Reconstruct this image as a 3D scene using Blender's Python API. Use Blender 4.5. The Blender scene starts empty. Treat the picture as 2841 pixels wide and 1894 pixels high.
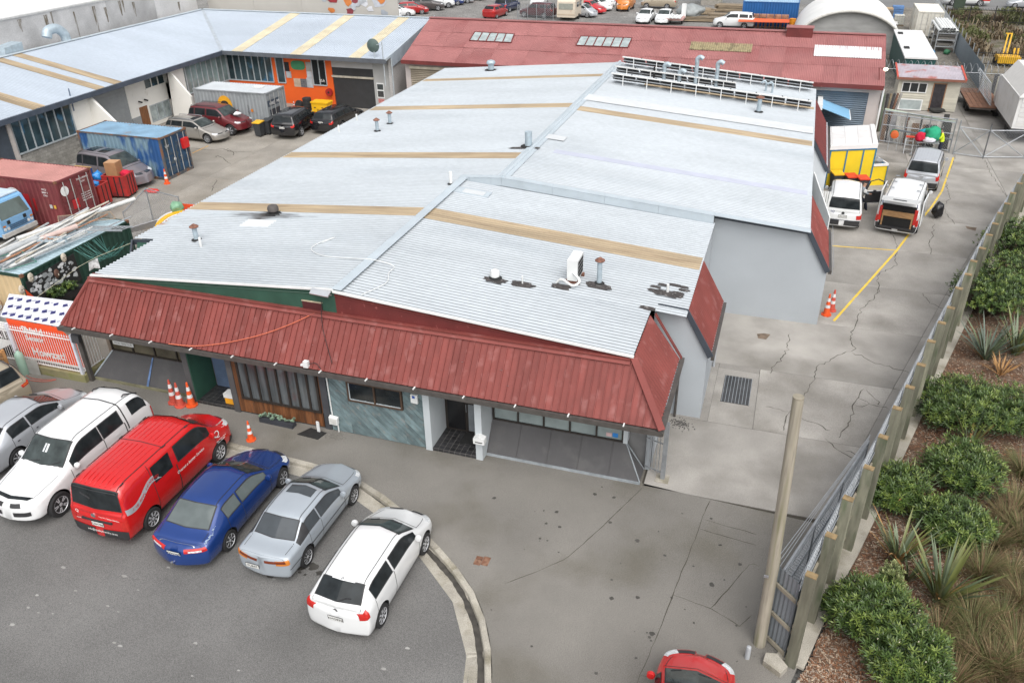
import bpy,bmesh,math,random
import numpy as np
from mathutils import Vector,Matrix,noise as mnoise
from mathutils.geometry import tessellate_polygon
random.seed(7)
SC = bpy.context.scene
COL = SC.collection
R = math.radians
PI = math.pi
# ------------------------------------------------------------------ camera
FPX,PITCH,ROLL,YAW,CAMH = 2281.,R(30.02),R(.971),R(-18.71),16.16
cam = bpy.data.cameras.new('camera'); camo = bpy.data.objects.new('camera',cam); COL.objects.link(camo)
cam.sensor_width = 36; cam.sensor_fit = 'HORIZONTAL'; cam.lens = 36 * FPX / 2841; cam.clip_end = 2000; cam.clip_start = .5
_f = Vector((math.sin(YAW) * math.cos(PITCH),math.cos(YAW) * math.cos(PITCH),-math.sin(PITCH)))
_r = Vector((math.cos(YAW),-math.sin(YAW),0)); _d = _f.cross(_r)
_r2 = _r * math.cos(ROLL) + _d * math.sin(ROLL); _d2 = _d * math.cos(ROLL) - _r * math.sin(ROLL)
camo.matrix_world = Matrix(((_r2.x,-_d2.x,-_f.x,0),(_r2.y,-_d2.y,-_f.y,0),(_r2.z,-_d2.z,-_f.z,CAMH),(0,0,0,1)))
SC.camera = camo
# ------------------------------------------------------------------ world, sun, exposure (overcast)
SUN_EL,SUN_AZ = 55,150
wd = bpy.data.worlds.new('World'); SC.world = wd; wd.use_nodes = True
nt = wd.node_tree; bg = nt.nodes['Background']
sky = nt.nodes.new('ShaderNodeTexSky'); sky.sky_type = 'NISHITA'; sky.sun_disc = False
sky.sun_elevation = R(SUN_EL); sky.sun_rotation = R(SUN_AZ); sky.air_density = 1.0; sky.dust_density = 4.0; sky.ozone_density = 1.0
hs = nt.nodes.new('ShaderNodeHueSaturation'); hs.inputs['Saturation'].default_value = .22   # cloud cover: grey-white sky
nt.links.new(sky.outputs[0],hs.inputs['Color']); nt.links.new(hs.outputs[0],bg.inputs['Color'])
bg.inputs['Strength'].default_value = .15
sl = bpy.data.lights.new('sun','SUN'); sl.energy = 1.4; sl.angle = R(80); sl.color = (1,.97,.93)
so = bpy.data.objects.new('sun',sl); COL.objects.link(so)
so.rotation_euler = (R(90 - SUN_EL),0,R(180 - SUN_AZ))
SC.view_settings.view_transform = 'Standard'; SC.view_settings.look = 'None'; SC.view_settings.gamma = 1
SC.view_settings.use_curve_mapping = False
SC.view_settings.exposure = .42
# ------------------------------------------------------------------ pixel -> place helpers (pixels of the photograph at 2352 x 1568)
KP = 2841 / 2352.
def ray(x,y):
 a,b = (x * KP - 1420.5) / FPX,(y * KP - 947.) / FPX
 return _r2 * a + _d2 * b + _f
def G(x,y,Z=0.):
 d = ray(x,y); t = (Z - CAMH) / d.z; return Vector((d.x * t,d.y * t,Z))
def GY(x,y,Y):
 d = ray(x,y); t = Y / d.y; return Vector((d.x * t,Y,CAMH + d.z * t))
def GX(x,y,X):
 d = ray(x,y); t = X / d.x; return Vector((X,d.y * t,CAMH + d.z * t))
def GP(x,y,p0,n):
 d = ray(x,y); o = Vector((0,0,CAMH)); t = (Vector(p0) - o).dot(Vector(n)) / d.dot(Vector(n)); return o + d * t
# ------------------------------------------------------------------ materials
MATS = {}
def _n(nt,t,**k):
 n = nt.nodes.new(t)
 for a,v in k.items(): setattr(n,a,v)
 return n
def mat(name,col,rough=.6,metal=0.,var=.12,scale=3.,detail=6.,spec=.5,bump=0.,bscale=40.,spk=0.,sscale=60.,col2=None,c2scale=1.2,c2lo=.5,c2hi=.62,
  stretch=(1,1,1),alpha=1.,trans=0.,coat=0.,rnd=0.,emit=0.,ior=1.5,rib=None):
 if name in MATS: return MATS[name]
 m = bpy.data.materials.new(name); m.use_nodes = True; nt = m.node_tree; b = nt.nodes['Principled BSDF']; L = nt.links
 tc = _n(nt,'ShaderNodeTexCoord'); mp = _n(nt,'ShaderNodeMapping'); mp.inputs['Scale'].default_value = stretch
 L.new(tc.outputs['Object'],mp.inputs[0])
 oi = _n(nt,'ShaderNodeObjectInfo'); ad = _n(nt,'ShaderNodeVectorMath',operation='MULTIPLY_ADD')
 ad.inputs[1].default_value = (37,23,11); L.new(oi.outputs['Random'],ad.inputs[0]); L.new(mp.outputs[0],ad.inputs[2])
 vec = ad.outputs[0]
 def nz(s,d): 
  n = _n(nt,'ShaderNodeTexNoise'); n.inputs['Scale'].default_value = s; n.inputs['Detail'].default_value = d; L.new(vec,n.inputs['Vector']); return n.outputs['Fac']
 c = tuple(col[:3])
 mix = _n(nt,'ShaderNodeMix',data_type='RGBA'); mix.inputs['A'].default_value = (*[x * (1 - var) for x in c],1); mix.inputs['B'].default_value = (*[min(1,x * (1 + var)) for x in c],1)
 r = _n(nt,'ShaderNodeMapRange'); r.inputs[1].default_value = .3; r.inputs[2].default_value = .7; L.new(nz(scale,detail),r.inputs[0]); L.new(r.outputs[0],mix.inputs['Factor'])
 out = mix.outputs['Result']
 if col2:
  r2 = _n(nt,'ShaderNodeMapRange'); r2.inputs[1].default_value = c2lo; r2.inputs[2].default_value = c2hi; L.new(nz(c2scale,8),r2.inputs[0])
  m2 = _n(nt,'ShaderNodeMix',data_type='RGBA'); m2.inputs['B'].default_value = (*col2,1); L.new(r2.outputs[0],m2.inputs['Factor']); L.new(out,m2.inputs['A']); out = m2.outputs['Result']
 if spk:
  r3 = _n(nt,'ShaderNodeMapRange'); r3.inputs[1].default_value = .3; r3.inputs[2].default_value = .7; r3.inputs[3].default_value = 1 - spk; r3.inputs[4].default_value = 1 + spk; L.new(nz(sscale,2),r3.inputs[0])
  m3 = _n(nt,'ShaderNodeVectorMath',operation='SCALE'); L.new(out,m3.inputs[0]); L.new(r3.outputs[0],m3.inputs['Scale']); out = m3.outputs[0]
 if rib:   # rib shading put into the colour: valleys darkened for contrast
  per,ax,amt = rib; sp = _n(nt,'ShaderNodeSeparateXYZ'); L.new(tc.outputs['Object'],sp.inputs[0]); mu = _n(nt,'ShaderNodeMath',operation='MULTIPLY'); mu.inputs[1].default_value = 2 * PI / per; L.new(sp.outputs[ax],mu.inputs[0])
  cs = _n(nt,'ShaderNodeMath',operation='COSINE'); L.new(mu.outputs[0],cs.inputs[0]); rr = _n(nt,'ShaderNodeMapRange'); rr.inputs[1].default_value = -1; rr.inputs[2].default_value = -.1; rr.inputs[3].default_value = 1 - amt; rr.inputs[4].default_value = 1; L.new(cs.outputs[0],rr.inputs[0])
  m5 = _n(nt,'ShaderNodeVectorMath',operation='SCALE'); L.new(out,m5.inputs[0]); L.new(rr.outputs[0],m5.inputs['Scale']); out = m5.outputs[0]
 if rnd:
  r4 = _n(nt,'ShaderNodeMapRange'); r4.inputs[3].default_value = 1 - rnd; r4.inputs[4].default_value = 1 + rnd; L.new(oi.outputs['Random'],r4.inputs[0])
  m4 = _n(nt,'ShaderNodeVectorMath',operation='SCALE'); L.new(out,m4.inputs[0]); L.new(r4.outputs[0],m4.inputs['Scale']); out = m4.outputs[0]
 L.new(out,b.inputs['Base Color'])
 b.inputs['Roughness'].default_value = rough; b.inputs['Metallic'].default_value = metal; b.inputs['Specular IOR Level'].default_value = spec; b.inputs['IOR'].default_value = ior
 if coat: b.inputs['Coat Weight'].default_value = coat; b.inputs['Coat Roughness'].default_value = .04
 if alpha < 1: b.inputs['Alpha'].default_value = alpha
 if trans: b.inputs['Transmission Weight'].default_value = trans
 if emit: b.inputs['Emission Color'].default_value = (*c,1); b.inputs['Emission Strength'].default_value = emit
 if bump:
  bp = _n(nt,'ShaderNodeBump'); bp.inputs['Strength'].default_value = bump; bp.inputs['Distance'].default_value = .02; L.new(nz(bscale,4),bp.inputs['Height']); L.new(bp.outputs[0],b.inputs['Normal'])
 MATS[name] = m; return m
# ------------------------------------------------------------------ mesh builder
class M:
 def __init__(s): s.v = []; s.f = []; s.mi = []; s.cur = 0
 def add(s,vs,fs):
  o = len(s.v); s.v += [tuple(p) for p in vs]; s.f += [tuple(i + o for i in f) for f in fs]; s.mi += [s.cur] * len(fs); return s
 def box(s,x0,x1,y0,y1,z0,z1):
  return s.add([(x0,y0,z0),(x1,y0,z0),(x1,y1,z0),(x0,y1,z0),(x0,y0,z1),(x1,y0,z1),(x1,y1,z1),(x0,y1,z1)],
                     [(0,3,2,1),(4,5,6,7),(0,1,5,4),(1,2,6,5),(2,3,7,6),(3,0,4,7)])
 def obox(s,c,ax,ay,az):
  c,ax,ay,az = map(Vector,(c,ax,ay,az)); vs = []
  for k in (-1,1):
   for a,b in ((-1,-1),(1,-1),(1,1),(-1,1)): vs.append(c + ax * a + ay * b + az * k)
  return s.add(vs,[(0,3,2,1),(4,5,6,7),(0,1,5,4),(1,2,6,5),(2,3,7,6),(3,0,4,7)])
 def bar(s,p,q,w,h,up=(0,0,1)):
  p,q = Vector(p),Vector(q); d = (q - p); L = d.length; d.normalize(); u = Vector(up)
  if abs(d.dot(u)) > .95: u = Vector((1,0,0))
  sx = d.cross(u).normalized(); u = sx.cross(d); return s.obox((p + q) / 2,sx * w / 2,d * L / 2,u * h / 2)
 def quad(s,a,b,c,d): return s.add([a,b,c,d],[(0,1,2,3)])
 def tube(s,pts,r,n=8,cap=True):
  pts = [Vector(p) for p in pts]; rs = r if isinstance(r,(list,tuple)) else [r] * len(pts); vs = []; fs = []; pu = None
  for i,p in enumerate(pts):
   d = (pts[min(i + 1,len(pts) - 1)] - pts[max(i - 1,0)]).normalized()
   u = pu if pu is not None else (Vector((0,0,1)) if abs(d.z) < .9 else Vector((1,0,0)))
   x = d.cross(u)
   if x.length < 1e-4: x = d.cross(Vector((0,1,0)))
   x.normalize(); u = x.cross(d).normalized(); pu = u
   for k in range(n): a = 2 * PI * k / n; vs.append(p + (x * math.cos(a) + u * math.sin(a)) * rs[i])
  for i in range(len(pts) - 1):
   for k in range(n): a = i * n + k; b = i * n + (k + 1) % n; fs.append((a,b,b + n,a + n))
  if cap: fs.append(tuple(range(n - 1,-1,-1))); fs.append(tuple(range((len(pts) - 1) * n,len(pts) * n)))
  return s.add(vs,fs)
 def lathe(s,c,prof,n=16,axis='z'):
  c = Vector(c); vs = []; fs = []
  for (r,z) in prof:
   for k in range(n):
    a = 2 * PI * k / n; x,y = r * math.cos(a),r * math.sin(a)
    vs.append(c + (Vector((x,y,z)) if axis == 'z' else Vector((z,x,y)) if axis == 'x' else Vector((x,z,y))))
  for i in range(len(prof) - 1):
   for k in range(n): a = i * n + k; b = i * n + (k + 1) % n; fs.append((a,b,b + n,a + n))
  fs.append(tuple(range(n - 1,-1,-1))); fs.append(tuple(range((len(prof) - 1) * n,len(prof) * n)))
  return s.add(vs,fs)
 def prism(s,poly,d):
  d = Vector(d); n = len(poly); P = [Vector(p) for p in poly]; Q = [p + d for p in P]
  tri = tessellate_polygon([P]); fs = [tuple(t) for t in tri] + [tuple(i + n for i in reversed(t)) for t in tri]
  for i in range(n): j = (i + 1) % n; fs.append((i,j,j + n,i + n))
  return s.add(P + Q,fs)
 def corr(s,O,U,V,per=.177,amp=.024,seg=8,nrm=None,ph=0.):
  O,U,V = Vector(O),Vector(U),Vector(V); N = U.cross(V).normalized()
  if N.z < 0: N = -N
  if nrm is not None: N = Vector(nrm)
  n = max(2,int(V.length / per * seg)); vs = []; fs = []
  for i in range(n + 1):
   t = i / n; o = N * (amp * math.cos(2 * PI * (t * V.length + ph) / per)); p = O + V * t + o; vs += [p,p + U]
  for i in range(n): fs.append((2 * i,2 * i + 1,2 * i + 3,2 * i + 2))
  return s.add(vs,fs)
 def obj(s,name,m,parent=None,smooth=False,ang=35,local=False,**kw):
  me = bpy.data.meshes.new(name); me.from_pydata(s.v,[],s.f); ms = m if isinstance(m,(list,tuple)) else [m]
  for x in ms: me.materials.append(x)
  if len(ms) > 1: me.polygons.foreach_set('material_index',s.mi)
  if smooth:
   me.polygons.foreach_set('use_smooth',[True] * len(me.polygons))
   if ang < 179: me.set_sharp_from_angle(angle=R(ang))
  me.update(); return link(name,me,parent,local,**kw)
WLOC = {}
def link(name,me,parent=None,local=False,label=None,cat=None,group=None,kind=None,loc=None,rot=None):
 o = bpy.data.objects.new(name,me); COL.objects.link(o)
 if parent is not None:
  o.parent = parent
  if not local:
   p = WLOC.get(parent.name,Vector((0,0,0))); o.location = -p; WLOC[o.name] = Vector((0,0,0))
  else: WLOC[o.name] = WLOC.get(parent.name,Vector((0,0,0)))
 else: WLOC[o.name] = Vector((0,0,0))
 if loc is not None:
  o.location = Vector(loc)
  WLOC[o.name] = Vector(loc) + (Vector((0,0,0)) if parent is None else WLOC.get(parent.name,Vector((0,0,0))))
 if rot is not None: o.rotation_euler = rot
 return tag(o,label,cat,group,kind)
def tag(o,label=None,cat=None,group=None,kind=None):
 for k,v in (('label',label),('category',cat),('group',group),('kind',kind)):
  if v: o[k] = v
 return o
def thing(name,loc,label,cat,group=None,rz=0):
 o = bpy.data.objects.new(name,None); COL.objects.link(o); o.empty_display_size = .3
 o.location = Vector(loc); o.rotation_euler = (0,0,rz); WLOC[o.name] = Vector(loc); return tag(o,label,cat,group)
def base_orig(o):
 """move a top-level mesh's origin to the middle of its foot"""
 me = o.data; n = len(me.vertices); a = np.empty(n * 3); me.vertices.foreach_get('co',a); a = a.reshape(-1,3)
 c = np.array([(a[:,0].min() + a[:,0].max()) / 2,(a[:,1].min() + a[:,1].max()) / 2,a[:,2].min()])
 me.vertices.foreach_set('co',(a - c).ravel()); o.location = Vector(c) + o.location; return o
def copytree(o,parent=None):
 c = o.copy(); COL.objects.link(c); c.parent = parent
 for ch in o.children: copytree(ch,c)
 return c
TMP = bpy.data.scenes.new('tmp')
def text(s,size,name,m,parent,loc,rot,ext=.002,shear=0.,align='CENTER',local=True,sx=1.,bold=0.):
 cu = bpy.data.curves.new('t','FONT'); cu.body = s; cu.size = size; cu.extrude = ext; cu.align_x = align; cu.align_y = 'CENTER'; cu.shear = shear; cu.offset = bold
 cu.resolution_u = 2
 ob = bpy.data.objects.new('t',cu); TMP.collection.objects.link(ob); TMP.view_layers[0].update(); dg = TMP.view_layers[0].depsgraph; me = bpy.data.meshes.new_from_object(ob.evaluated_get(dg))
 bpy.data.objects.remove(ob); bpy.data.curves.remove(cu); me.materials.clear(); me.materials.append(m)
 o = link(name,me,parent,local); o.rotation_euler = rot; o.location = Vector(loc) if local or parent is None else Vector(loc) - WLOC[parent.name]; o.scale = (sx,1,1)
 return o
def crs(pts,n):
 P = [Vector(p) for p in pts]; out = []
 for i in range(len(P) - 1):
  a,b,c,d = P[max(i - 1,0)],P[i],P[i + 1],P[min(i + 2,len(P) - 1)]
  for k in range(n):
   t = k / n; out.append(.5 * (2 * b + (c - a) * t + (2 * a - 5 * b + 4 * c - d) * t * t + (3 * b - a - 3 * c + d) * t ** 3))
 return out + [P[-1]]
def resample(P,step):
 out = [P[0]]; acc = 0
 for a,b in zip(P,P[1:]):
  L = (b - a).length; 
  while acc + L >= step and L > 0:
   t = (step - acc) / L; a = a + (b - a) * t; out.append(a); L = (b - a).length; acc = 0
  acc += L
 return out + [P[-1]]
def sheet(name,poly,z,m,kind='structure',parent=None,**k):
 P = [Vector((p[0],p[1],z)) for p in poly]; t = tessellate_polygon([P]); b = M(); ar = sum(P[i].x * P[(i + 1) % len(P)].y - P[(i + 1) % len(P)].x * P[i].y for i in range(len(P)))
 fs = []
 for f in t:
  a,c,d = (P[i] for i in f); fs.append(tuple(f) if (c - a).cross(d - a).z > 0 else tuple(reversed(f)))
 b.add(P,fs); return b.obj(name,m,parent,kind=kind,**k)
def ribbon(pts,w,z,b,taper=True):
 P = [Vector((p[0],p[1],0)) for p in pts]; n = len(P); vs = []
 for i,p in enumerate(P):
  d = (P[min(i + 1,n - 1)] - P[max(i - 1,0)]).normalized(); s = Vector((-d.y,d.x,0)); ww = w * (random.uniform(.4,1.3) if taper else 1)
  if taper and i in (0,n - 1): ww *= .2
  vs += [p + s * ww / 2 + Vector((0,0,z)),p - s * ww / 2 + Vector((0,0,z))]
 b.add(vs,[(2 * i + 1,2 * i + 3,2 * i + 2,2 * i) for i in range(n - 1)]); return b
def jag(pts,step=.25,amp=.07):
 P = resample([Vector((p[0],p[1],0)) for p in pts],step); out = [P[0]]
 for i in range(1,len(P) - 1):
  d = (P[i + 1] - P[i - 1]).normalized(); out.append(P[i] + Vector((-d.y,d.x,0)) * random.gauss(0,amp))
 return out + [P[-1]]
# ================================================================== materials shared
ASPH = mat('asphalt_road',(.148,.145,.14),.85,var=.16,scale=.35,detail=8,spk=.42,sscale=60,bump=.25,bscale=150,spec=.3,col2=(.19,.187,.18),c2scale=.22,c2lo=.5,c2hi=.75)
FOOT = mat('asphalt_footpath',(.185,.175,.158),.85,var=.2,scale=.3,detail=9,spk=.4,sscale=60,bump=.25,bscale=150,spec=.3,col2=(.125,.115,.092),c2scale=.33,c2lo=.52,c2hi=.74)
CONC = mat('concrete_drive',(.325,.308,.283),.85,var=.24,scale=.45,detail=10,spk=.22,sscale=60,bump=.15,bscale=90,spec=.3,col2=(.19,.178,.158),c2scale=.5,c2lo=.48,c2hi=.78,rnd=.06)
YARD = mat('concrete_yard',(.29,.268,.235),.85,var=.2,scale=.5,detail=10,spk=.25,sscale=40,bump=.15,bscale=80,spec=.3,col2=(.19,.17,.14),c2scale=.3,c2lo=.48,c2hi=.75,rnd=.06)
GRAV = mat('gravel',(.21,.205,.195),.95,var=.22,scale=.5,detail=10,spk=.55,sscale=9,spec=.2)
KERB = mat('kerb_concrete',(.36,.335,.285),.85,var=.2,scale=1.5,detail=9,spk=.25,sscale=50,rnd=.08,col2=(.2,.18,.13),c2scale=1.3,c2lo=.52,c2hi=.72)
DARKJ = mat('joint_dirt',(.06,.053,.042),.95,var=.3,scale=2)
CRK = mat('crack_dirt',(.065,.058,.045),.95,var=.3,scale=3)
STAIN = mat('damp_stain',(.06,.056,.05),.7,var=.3,scale=4)
YELP = mat('yellow_paint',(.72,.5,.06),.7,var=.15,scale=3,col2=(.35,.31,.25),c2scale=6,c2lo=.58,c2hi=.68)
MULCH = mat('mulch',(.10,.058,.036),.95,var=.4,scale=2.5,detail=10,spk=.8,sscale=28,col2=(.2,.15,.11),c2scale=1.2,c2lo=.45,c2hi=.75)
DIRT = mat('dirt',(.16,.14,.11),.95,var=.35,scale=.5,detail=10,spk=.5,sscale=7,col2=(.09,.085,.04),c2scale=.6,c2lo=.5,c2hi=.65)
RZ = -.11   # the street lies one kerb step below the footpath
# ------------------------------------------------------------------ ground and street
sheet('ground',[(-400,-60),(400,-60),(400,600),(-400,600)],-.2,GRAV)
kerb_in = crs([(-60,17.75,0),(-30,17.75,0),(-20,17.7,0),(-13.25,17.45,0),(-11.6,17.28,0),(-10.4,16.98,0),(-9.1,16.36,0),(-7.8,15.5,0),(-6.75,14.75,0),(-5.86,13.95,0),(-5.2,13.05,0),(-4.8,12.25,0),(-4.53,11.5,0),(-4.35,10.4,0),(-4.3,8.5,0),(-4.3,4,0),(-4.3,-30,0)],8)
def offs(P,d):
 out = []
 for i,p in enumerate(P):
  t = (P[min(i + 1,len(P) - 1)] - P[max(i - 1,0)]).normalized(); out.append(p + Vector((-t.y,t.x,0)) * d)
 return out
street_edge = offs(kerb_in,-.56)
sheet('street',[(p.x,p.y) for p in street_edge] + [(-60,-30)],RZ,ASPH)
foot = sheet('footpath',[(p.x,p.y) for p in kerb_in] + [(30,-30),(30,2),(1.3,12.2),(1.95,13.6),(3.3,18.6),(3.4,19.2),(-1.03,19.41),(-2.55,19.52),(-2.55,21.2),(-21.4,21.2),(-21.4,19.58),(-60,19.58)],0,FOOT)
kerb = M().box(-60,-59.9,17.4,17.6,-.15,-.12).obj('kerb',KERB,kind='structure')
kk = [p for p in resample(kerb_in,.95) if p.x > -31 and p.y > 8]
for a,b in zip(kk,kk[1:]):
 d = (b - a).normalized(); n = Vector((-d.y,d.x,0)); g = d * .006; m = M()
 a2,b2 = a + g,b - g
 sec = [(0,-.14),(0,.012),(-.11,.006),(-.15,-.02),(-.17,-.11),(-.17,-.14)]
 vs = [a2 + n * x + Vector((0,0,z)) for x,z in sec] + [b2 + n * x + Vector((0,0,z)) for x,z in sec]; k = len(sec)
 m.add(vs,[(i,i + k,(i + 1) % k + k,(i + 1) % k) for i in range(k)] + [tuple(range(k)),tuple(range(2 * k - 1,k - 1,-1))]); m.obj('kerb_stone',KERB,kerb)
k2 = [p for p in resample(kerb_in,1.9) if p.x > -31 and p.y > 8]
for a,b in zip(k2,k2[1:]):
 seg = [p for p in resample([a,a.lerp(b,.34),a.lerp(b,.67),b],9)]
 d = (b - a).normalized(); n = Vector((-d.y,d.x,0)); g = d * .008; vs = []
 for q in (a + g,b - g):
  for x,z in ((-.17,-.108),(-.3,-.122),(-.58,-.104),(-.58,-.15),(-.17,-.15)): vs.append(q + n * x + Vector((0,0,z)))
 M().add(vs,[(0,5,6,1),(1,6,7,2),(2,7,8,3),(0,1,2,3,4),(9,8,7,6,5)]).obj('channel_slab',KERB,kerb)
# seams, cracks, stains on the asphalt (flat marks)
b = M()
def zz7(x,y): return G((1400 + x / 2.26) / KP,(1200 + y / 2.26) / KP)
for pl in ([(0,945),(200,870),(385,790),(470,715),(555,640),(870,340)],[(1290,420),(1240,530),(1220,600),(1055,1015),(960,1260),(830,1568),(790,1700)],[(1055,1015),(1180,1060),(1290,1100),(1400,1165),(1475,1215),(1550,1140)],[(1290,1100),(1420,960),(1545,810),(1600,840)],[(1240,540),(1400,585),(1582,638)],[(1220,600),(1400,655),(1582,705)],[(850,1520),(990,1535),(1100,1560)]):
 ribbon(jag([zz7(*p) for p in pl],.2,.006),.022,.003,b)
b.obj('asphalt_seam',CRK,foot)
b = M()
for i in range(60):
 x,y = random.uniform(-7,1.5),random.uniform(11,19); r = abs(random.gauss(.02,.025)) + .008
 if y < 16 and x < -4.4 + (y - 11.5) * -.2 - 1.2: continue
 b.add([Vector((x + r * math.cos(a) * random.uniform(.7,1.2),y + r * math.sin(a) * random.uniform(.7,1.2),.003)) for a in [k * PI / 4 for k in range(8)]],[tuple(range(8))])
for (px,py,r) in ((925,1258,.075),(908,1281,.045),(917,1302,.03),(892,1252,.025),(824,1411,.035),(268,676,.03),(345,590,.05)):
 c = zz7(px,py); b.add([Vector((c.x + r * math.cos(a) * random.uniform(.8,1.1),c.y + r * math.sin(a) * random.uniform(.8,1.1),.0035)) for a in [k * PI / 5 for k in range(10)]],[tuple(range(10))])
b.obj('oil_spots',STAIN,foot)
b = M(); random.seed(5)
for i in range(22):   # oil drips behind the grey sedan, tar marks
 c = G(700 + random.gauss(-35,40),1300 + random.gauss(5,14),RZ); r = random.uniform(.03,.13)
 b.add([Vector((c.x + r * 1.4 * math.cos(a) * random.uniform(.6,1.2),c.y + r * math.sin(a) * random.uniform(.6,1.2),RZ + .003 + i * .0002)) for a in [k * PI / 5 for k in range(10)]],[tuple(range(10))])
b.obj('oil_drips',STAIN,bpy.data.objects['street'])
b = M()
for i in range(26):
 c = Vector((random.uniform(-17,-6),random.uniform(9.5,13),0)); r = random.uniform(.015,.05)
 b.add([Vector((c.x + r * 2 * math.cos(a) * random.uniform(.6,1.2),c.y + r * math.sin(a) * random.uniform(.6,1.2),RZ + .003)) for a in [k * PI / 4 for k in range(8)]],[tuple(range(8))])
b.obj('pale_scuffs',mat('scuff',(.3,.295,.28),.9,var=.2),bpy.data.objects['street'])
# dirt in the channel
b = M(); ch = [p for p in resample(offs(kerb_in,-.27),.12) if p.y < 16 and p.y > 9]
vs = []
for i,p in enumerate(ch):
 w = .05 + .07 * abs(mnoise.noise((i * .13,3,1))) + .03 * random.random(); t = (ch[min(i + 1,len(ch) - 1)] - ch[max(0,i - 1)]).normalized(); n = Vector((-t.y,t.x,0)); vs += [p + n * w + Vector((0,0,-.104)),p - n * w * .9 + Vector((0,0,-.1115))]
b.add(vs,[(2 * i + 1,2 * i + 3,2 * i + 2,2 * i) for i in range(len(ch) - 1)]).obj('gutter_silt',mat('silt',(.055,.05,.043),.9,var=.4,scale=5,detail=8),kerb)
# twin valve covers on the footpath
RUST = mat('rusty_iron',(.16,.075,.045),.8,var=.35,scale=9,col2=(.25,.14,.09),c2scale=6)
t = thing('valve_cover',(-6.05,15.05,0),'rusty square twin valve covers set in the footpath','valve cover')
for i in (0,1):
 M().box(-6.25 + i * .2,-6.06 + i * .2,14.88 + i * .04,15.2 + i * .04,-.02,.008).obj('lid',RUST,t)
# ------------------------------------------------------------------ driveway slabs
FEN = [(1.2,12.6),(1.92,14.1),(2.34,15.57),(2.74,16.91),(3.36,18.71),(3.95,20.69),(5.93,27.29),(9.18,37.77),(12.81,48.39),(13.6,51)]
def fx(y):
 for a,c in zip(FEN,FEN[1:]):
  if a[1] <= y <= c[1]: return a[0] + (c[0] - a[0]) * (y - a[1]) / (c[1] - a[1])
 return FEN[-1][0] + (y - FEN[-1][1]) * .33
drive = sheet('driveway',[(-2.6,19.3),(3.2,19.1),(14,51),(20,62),(20,72),(1,72),(1,31),(-2.6,31)],-.03,DARKJ)
jy = [19.42,23.3,27.2,31.45,35.6,40.0,44.6,49.4,54.2,58.0,62.5,67,71]
def slab(poly,par,m,z=0.,name='concrete_slab'):
 c = sum((Vector((p[0],p[1],0)) for p in poly),Vector()) / len(poly)
 P = []
 for p in poly:
  v = Vector((p[0],p[1],0)); P.append(v + (c - v).normalized() * .011)
 M().prism([(p.x,p.y,z - .05) for p in P],(0,0,.05)).obj(name,m,par)
for i in range(len(jy) - 1):
 y0,y1 = jy[i],jy[i + 1]; xl = -2.5 if y1 < 32 else 1.2
 e0,e1 = fx(y0) - .95,fx(y1) - .95
 mid = [(-1.3 + .327 * (y - 19.4)) for y in (y0,y1)]
 if y1 < 31.5:
  if i == 1:
   slab([(xl,y0),(-1.05,y0),(-1.05,y1),(xl,y1)],drive,CONC); slab([(-1.05,y0),(.42,y0),(.42,y1 - .35),(-1.05,y1 - .3)],drive,CONC)
   slab([(-1.05,y1 - .3),(.42,y1 - .35),(.42,y1),(-1.05,y1)],drive,CONC); slab([(.42,y0),(e0,y0),(e1,y1),(.42,y1)],drive,CONC)
  else: slab([(xl,y0),(e0,y0),(e1,y1),(xl,y1)],drive,CONC)
  slab([(e0,y0),(fx(y0) + .3,y0),(fx(y1) + .3,y1),(e1,y1)],drive,CONC)
 else:
  if y1 < 52:
   slab([(xl,y0),(e0,y0),(e1,y1),(xl,y1)],drive,CONC); slab([(e0,y0),(fx(y0) + .3,y0),(fx(y1) + .3,y1),(e1,y1)],drive,CONC)
  else:
   slab([(xl,y0),(7.5,y0),(7.5,y1),(xl,y1)],drive,CONC); slab([(7.5,y0),(12.2,y0),(12.2,y1),(7.5,y1)],drive,CONC); slab([(12.2,y0),(19.5,y0),(19.5,y1),(12.2,y1)],drive,CONC)
b = M(); random.seed(11)
def q4(x,y): return G((2100 + x / 3.174) / KP,(800 + y / 3.174) / KP)
def q8(x,y): return G((2100 + x / 3.174) / KP,(400 + y / 3.174) / KP)
CR4 = [[(1075,0),(1030,90),(910,180),(880,300),(845,360),(830,440),(850,545),(700,590),(640,640),(525,680),(500,800),(415,935),(330,1050),(250,1110),(230,1250)],[(840,565),(1000,640),(1180,690),(1340,745)],[(940,885),(890,965),(850,1020),(840,1110),(790,1220),(705,1310)],[(890,965),(940,985),(990,1015),(1060,1030),(1160,1060)],[(850,1020),(930,1050),(990,1015)],[(960,890),(1060,980),(1090,1030)],[(600,1320),(680,1395),(850,1490)],[(780,1430),(920,1465)],[(285,400),(265,540),(200,640),(140,690),(120,750)],[(1460,40),(1530,130),(1665,195)],[(380,1130),(520,1190),(650,1250)],[(70,1040),(180,1060),(280,1085)]]
CR8 = [[(1175,775),(1215,830),(1235,920),(1225,1000),(1225,1075),(1130,1110),(1080,1130),(1055,1190),(1075,1250),(1070,1300)],[(1655,330),(1690,420),(1700,480),(1650,530),(1660,600),(1700,650),(1745,705)],[(1750,95),(1715,190),(1680,270),(1660,330)],[(1565,700),(1550,790),(1515,880),(1540,970)],[(2005,140),(2060,260),(2140,380),(2230,500)]]
for C,f in ((CR4,q4),(CR8,q8)):
 for pl in C: ribbon(jag([f(*p) for p in pl],.16,.035),.03,.004,b)
b.obj('crack',CRK,drive)
b = M()
for C,f in (([[(1835,720),(1850,745),(1925,765),(1935,735),(1880,730)]],q8),([[(0,400),(60,395),(120,405),(80,450),(10,440)]],q4)):
 for pl in C: b.add([f(*p) + Vector((0,0,.0045)) for p in pl],[tuple(range(len(pl)))])
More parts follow.
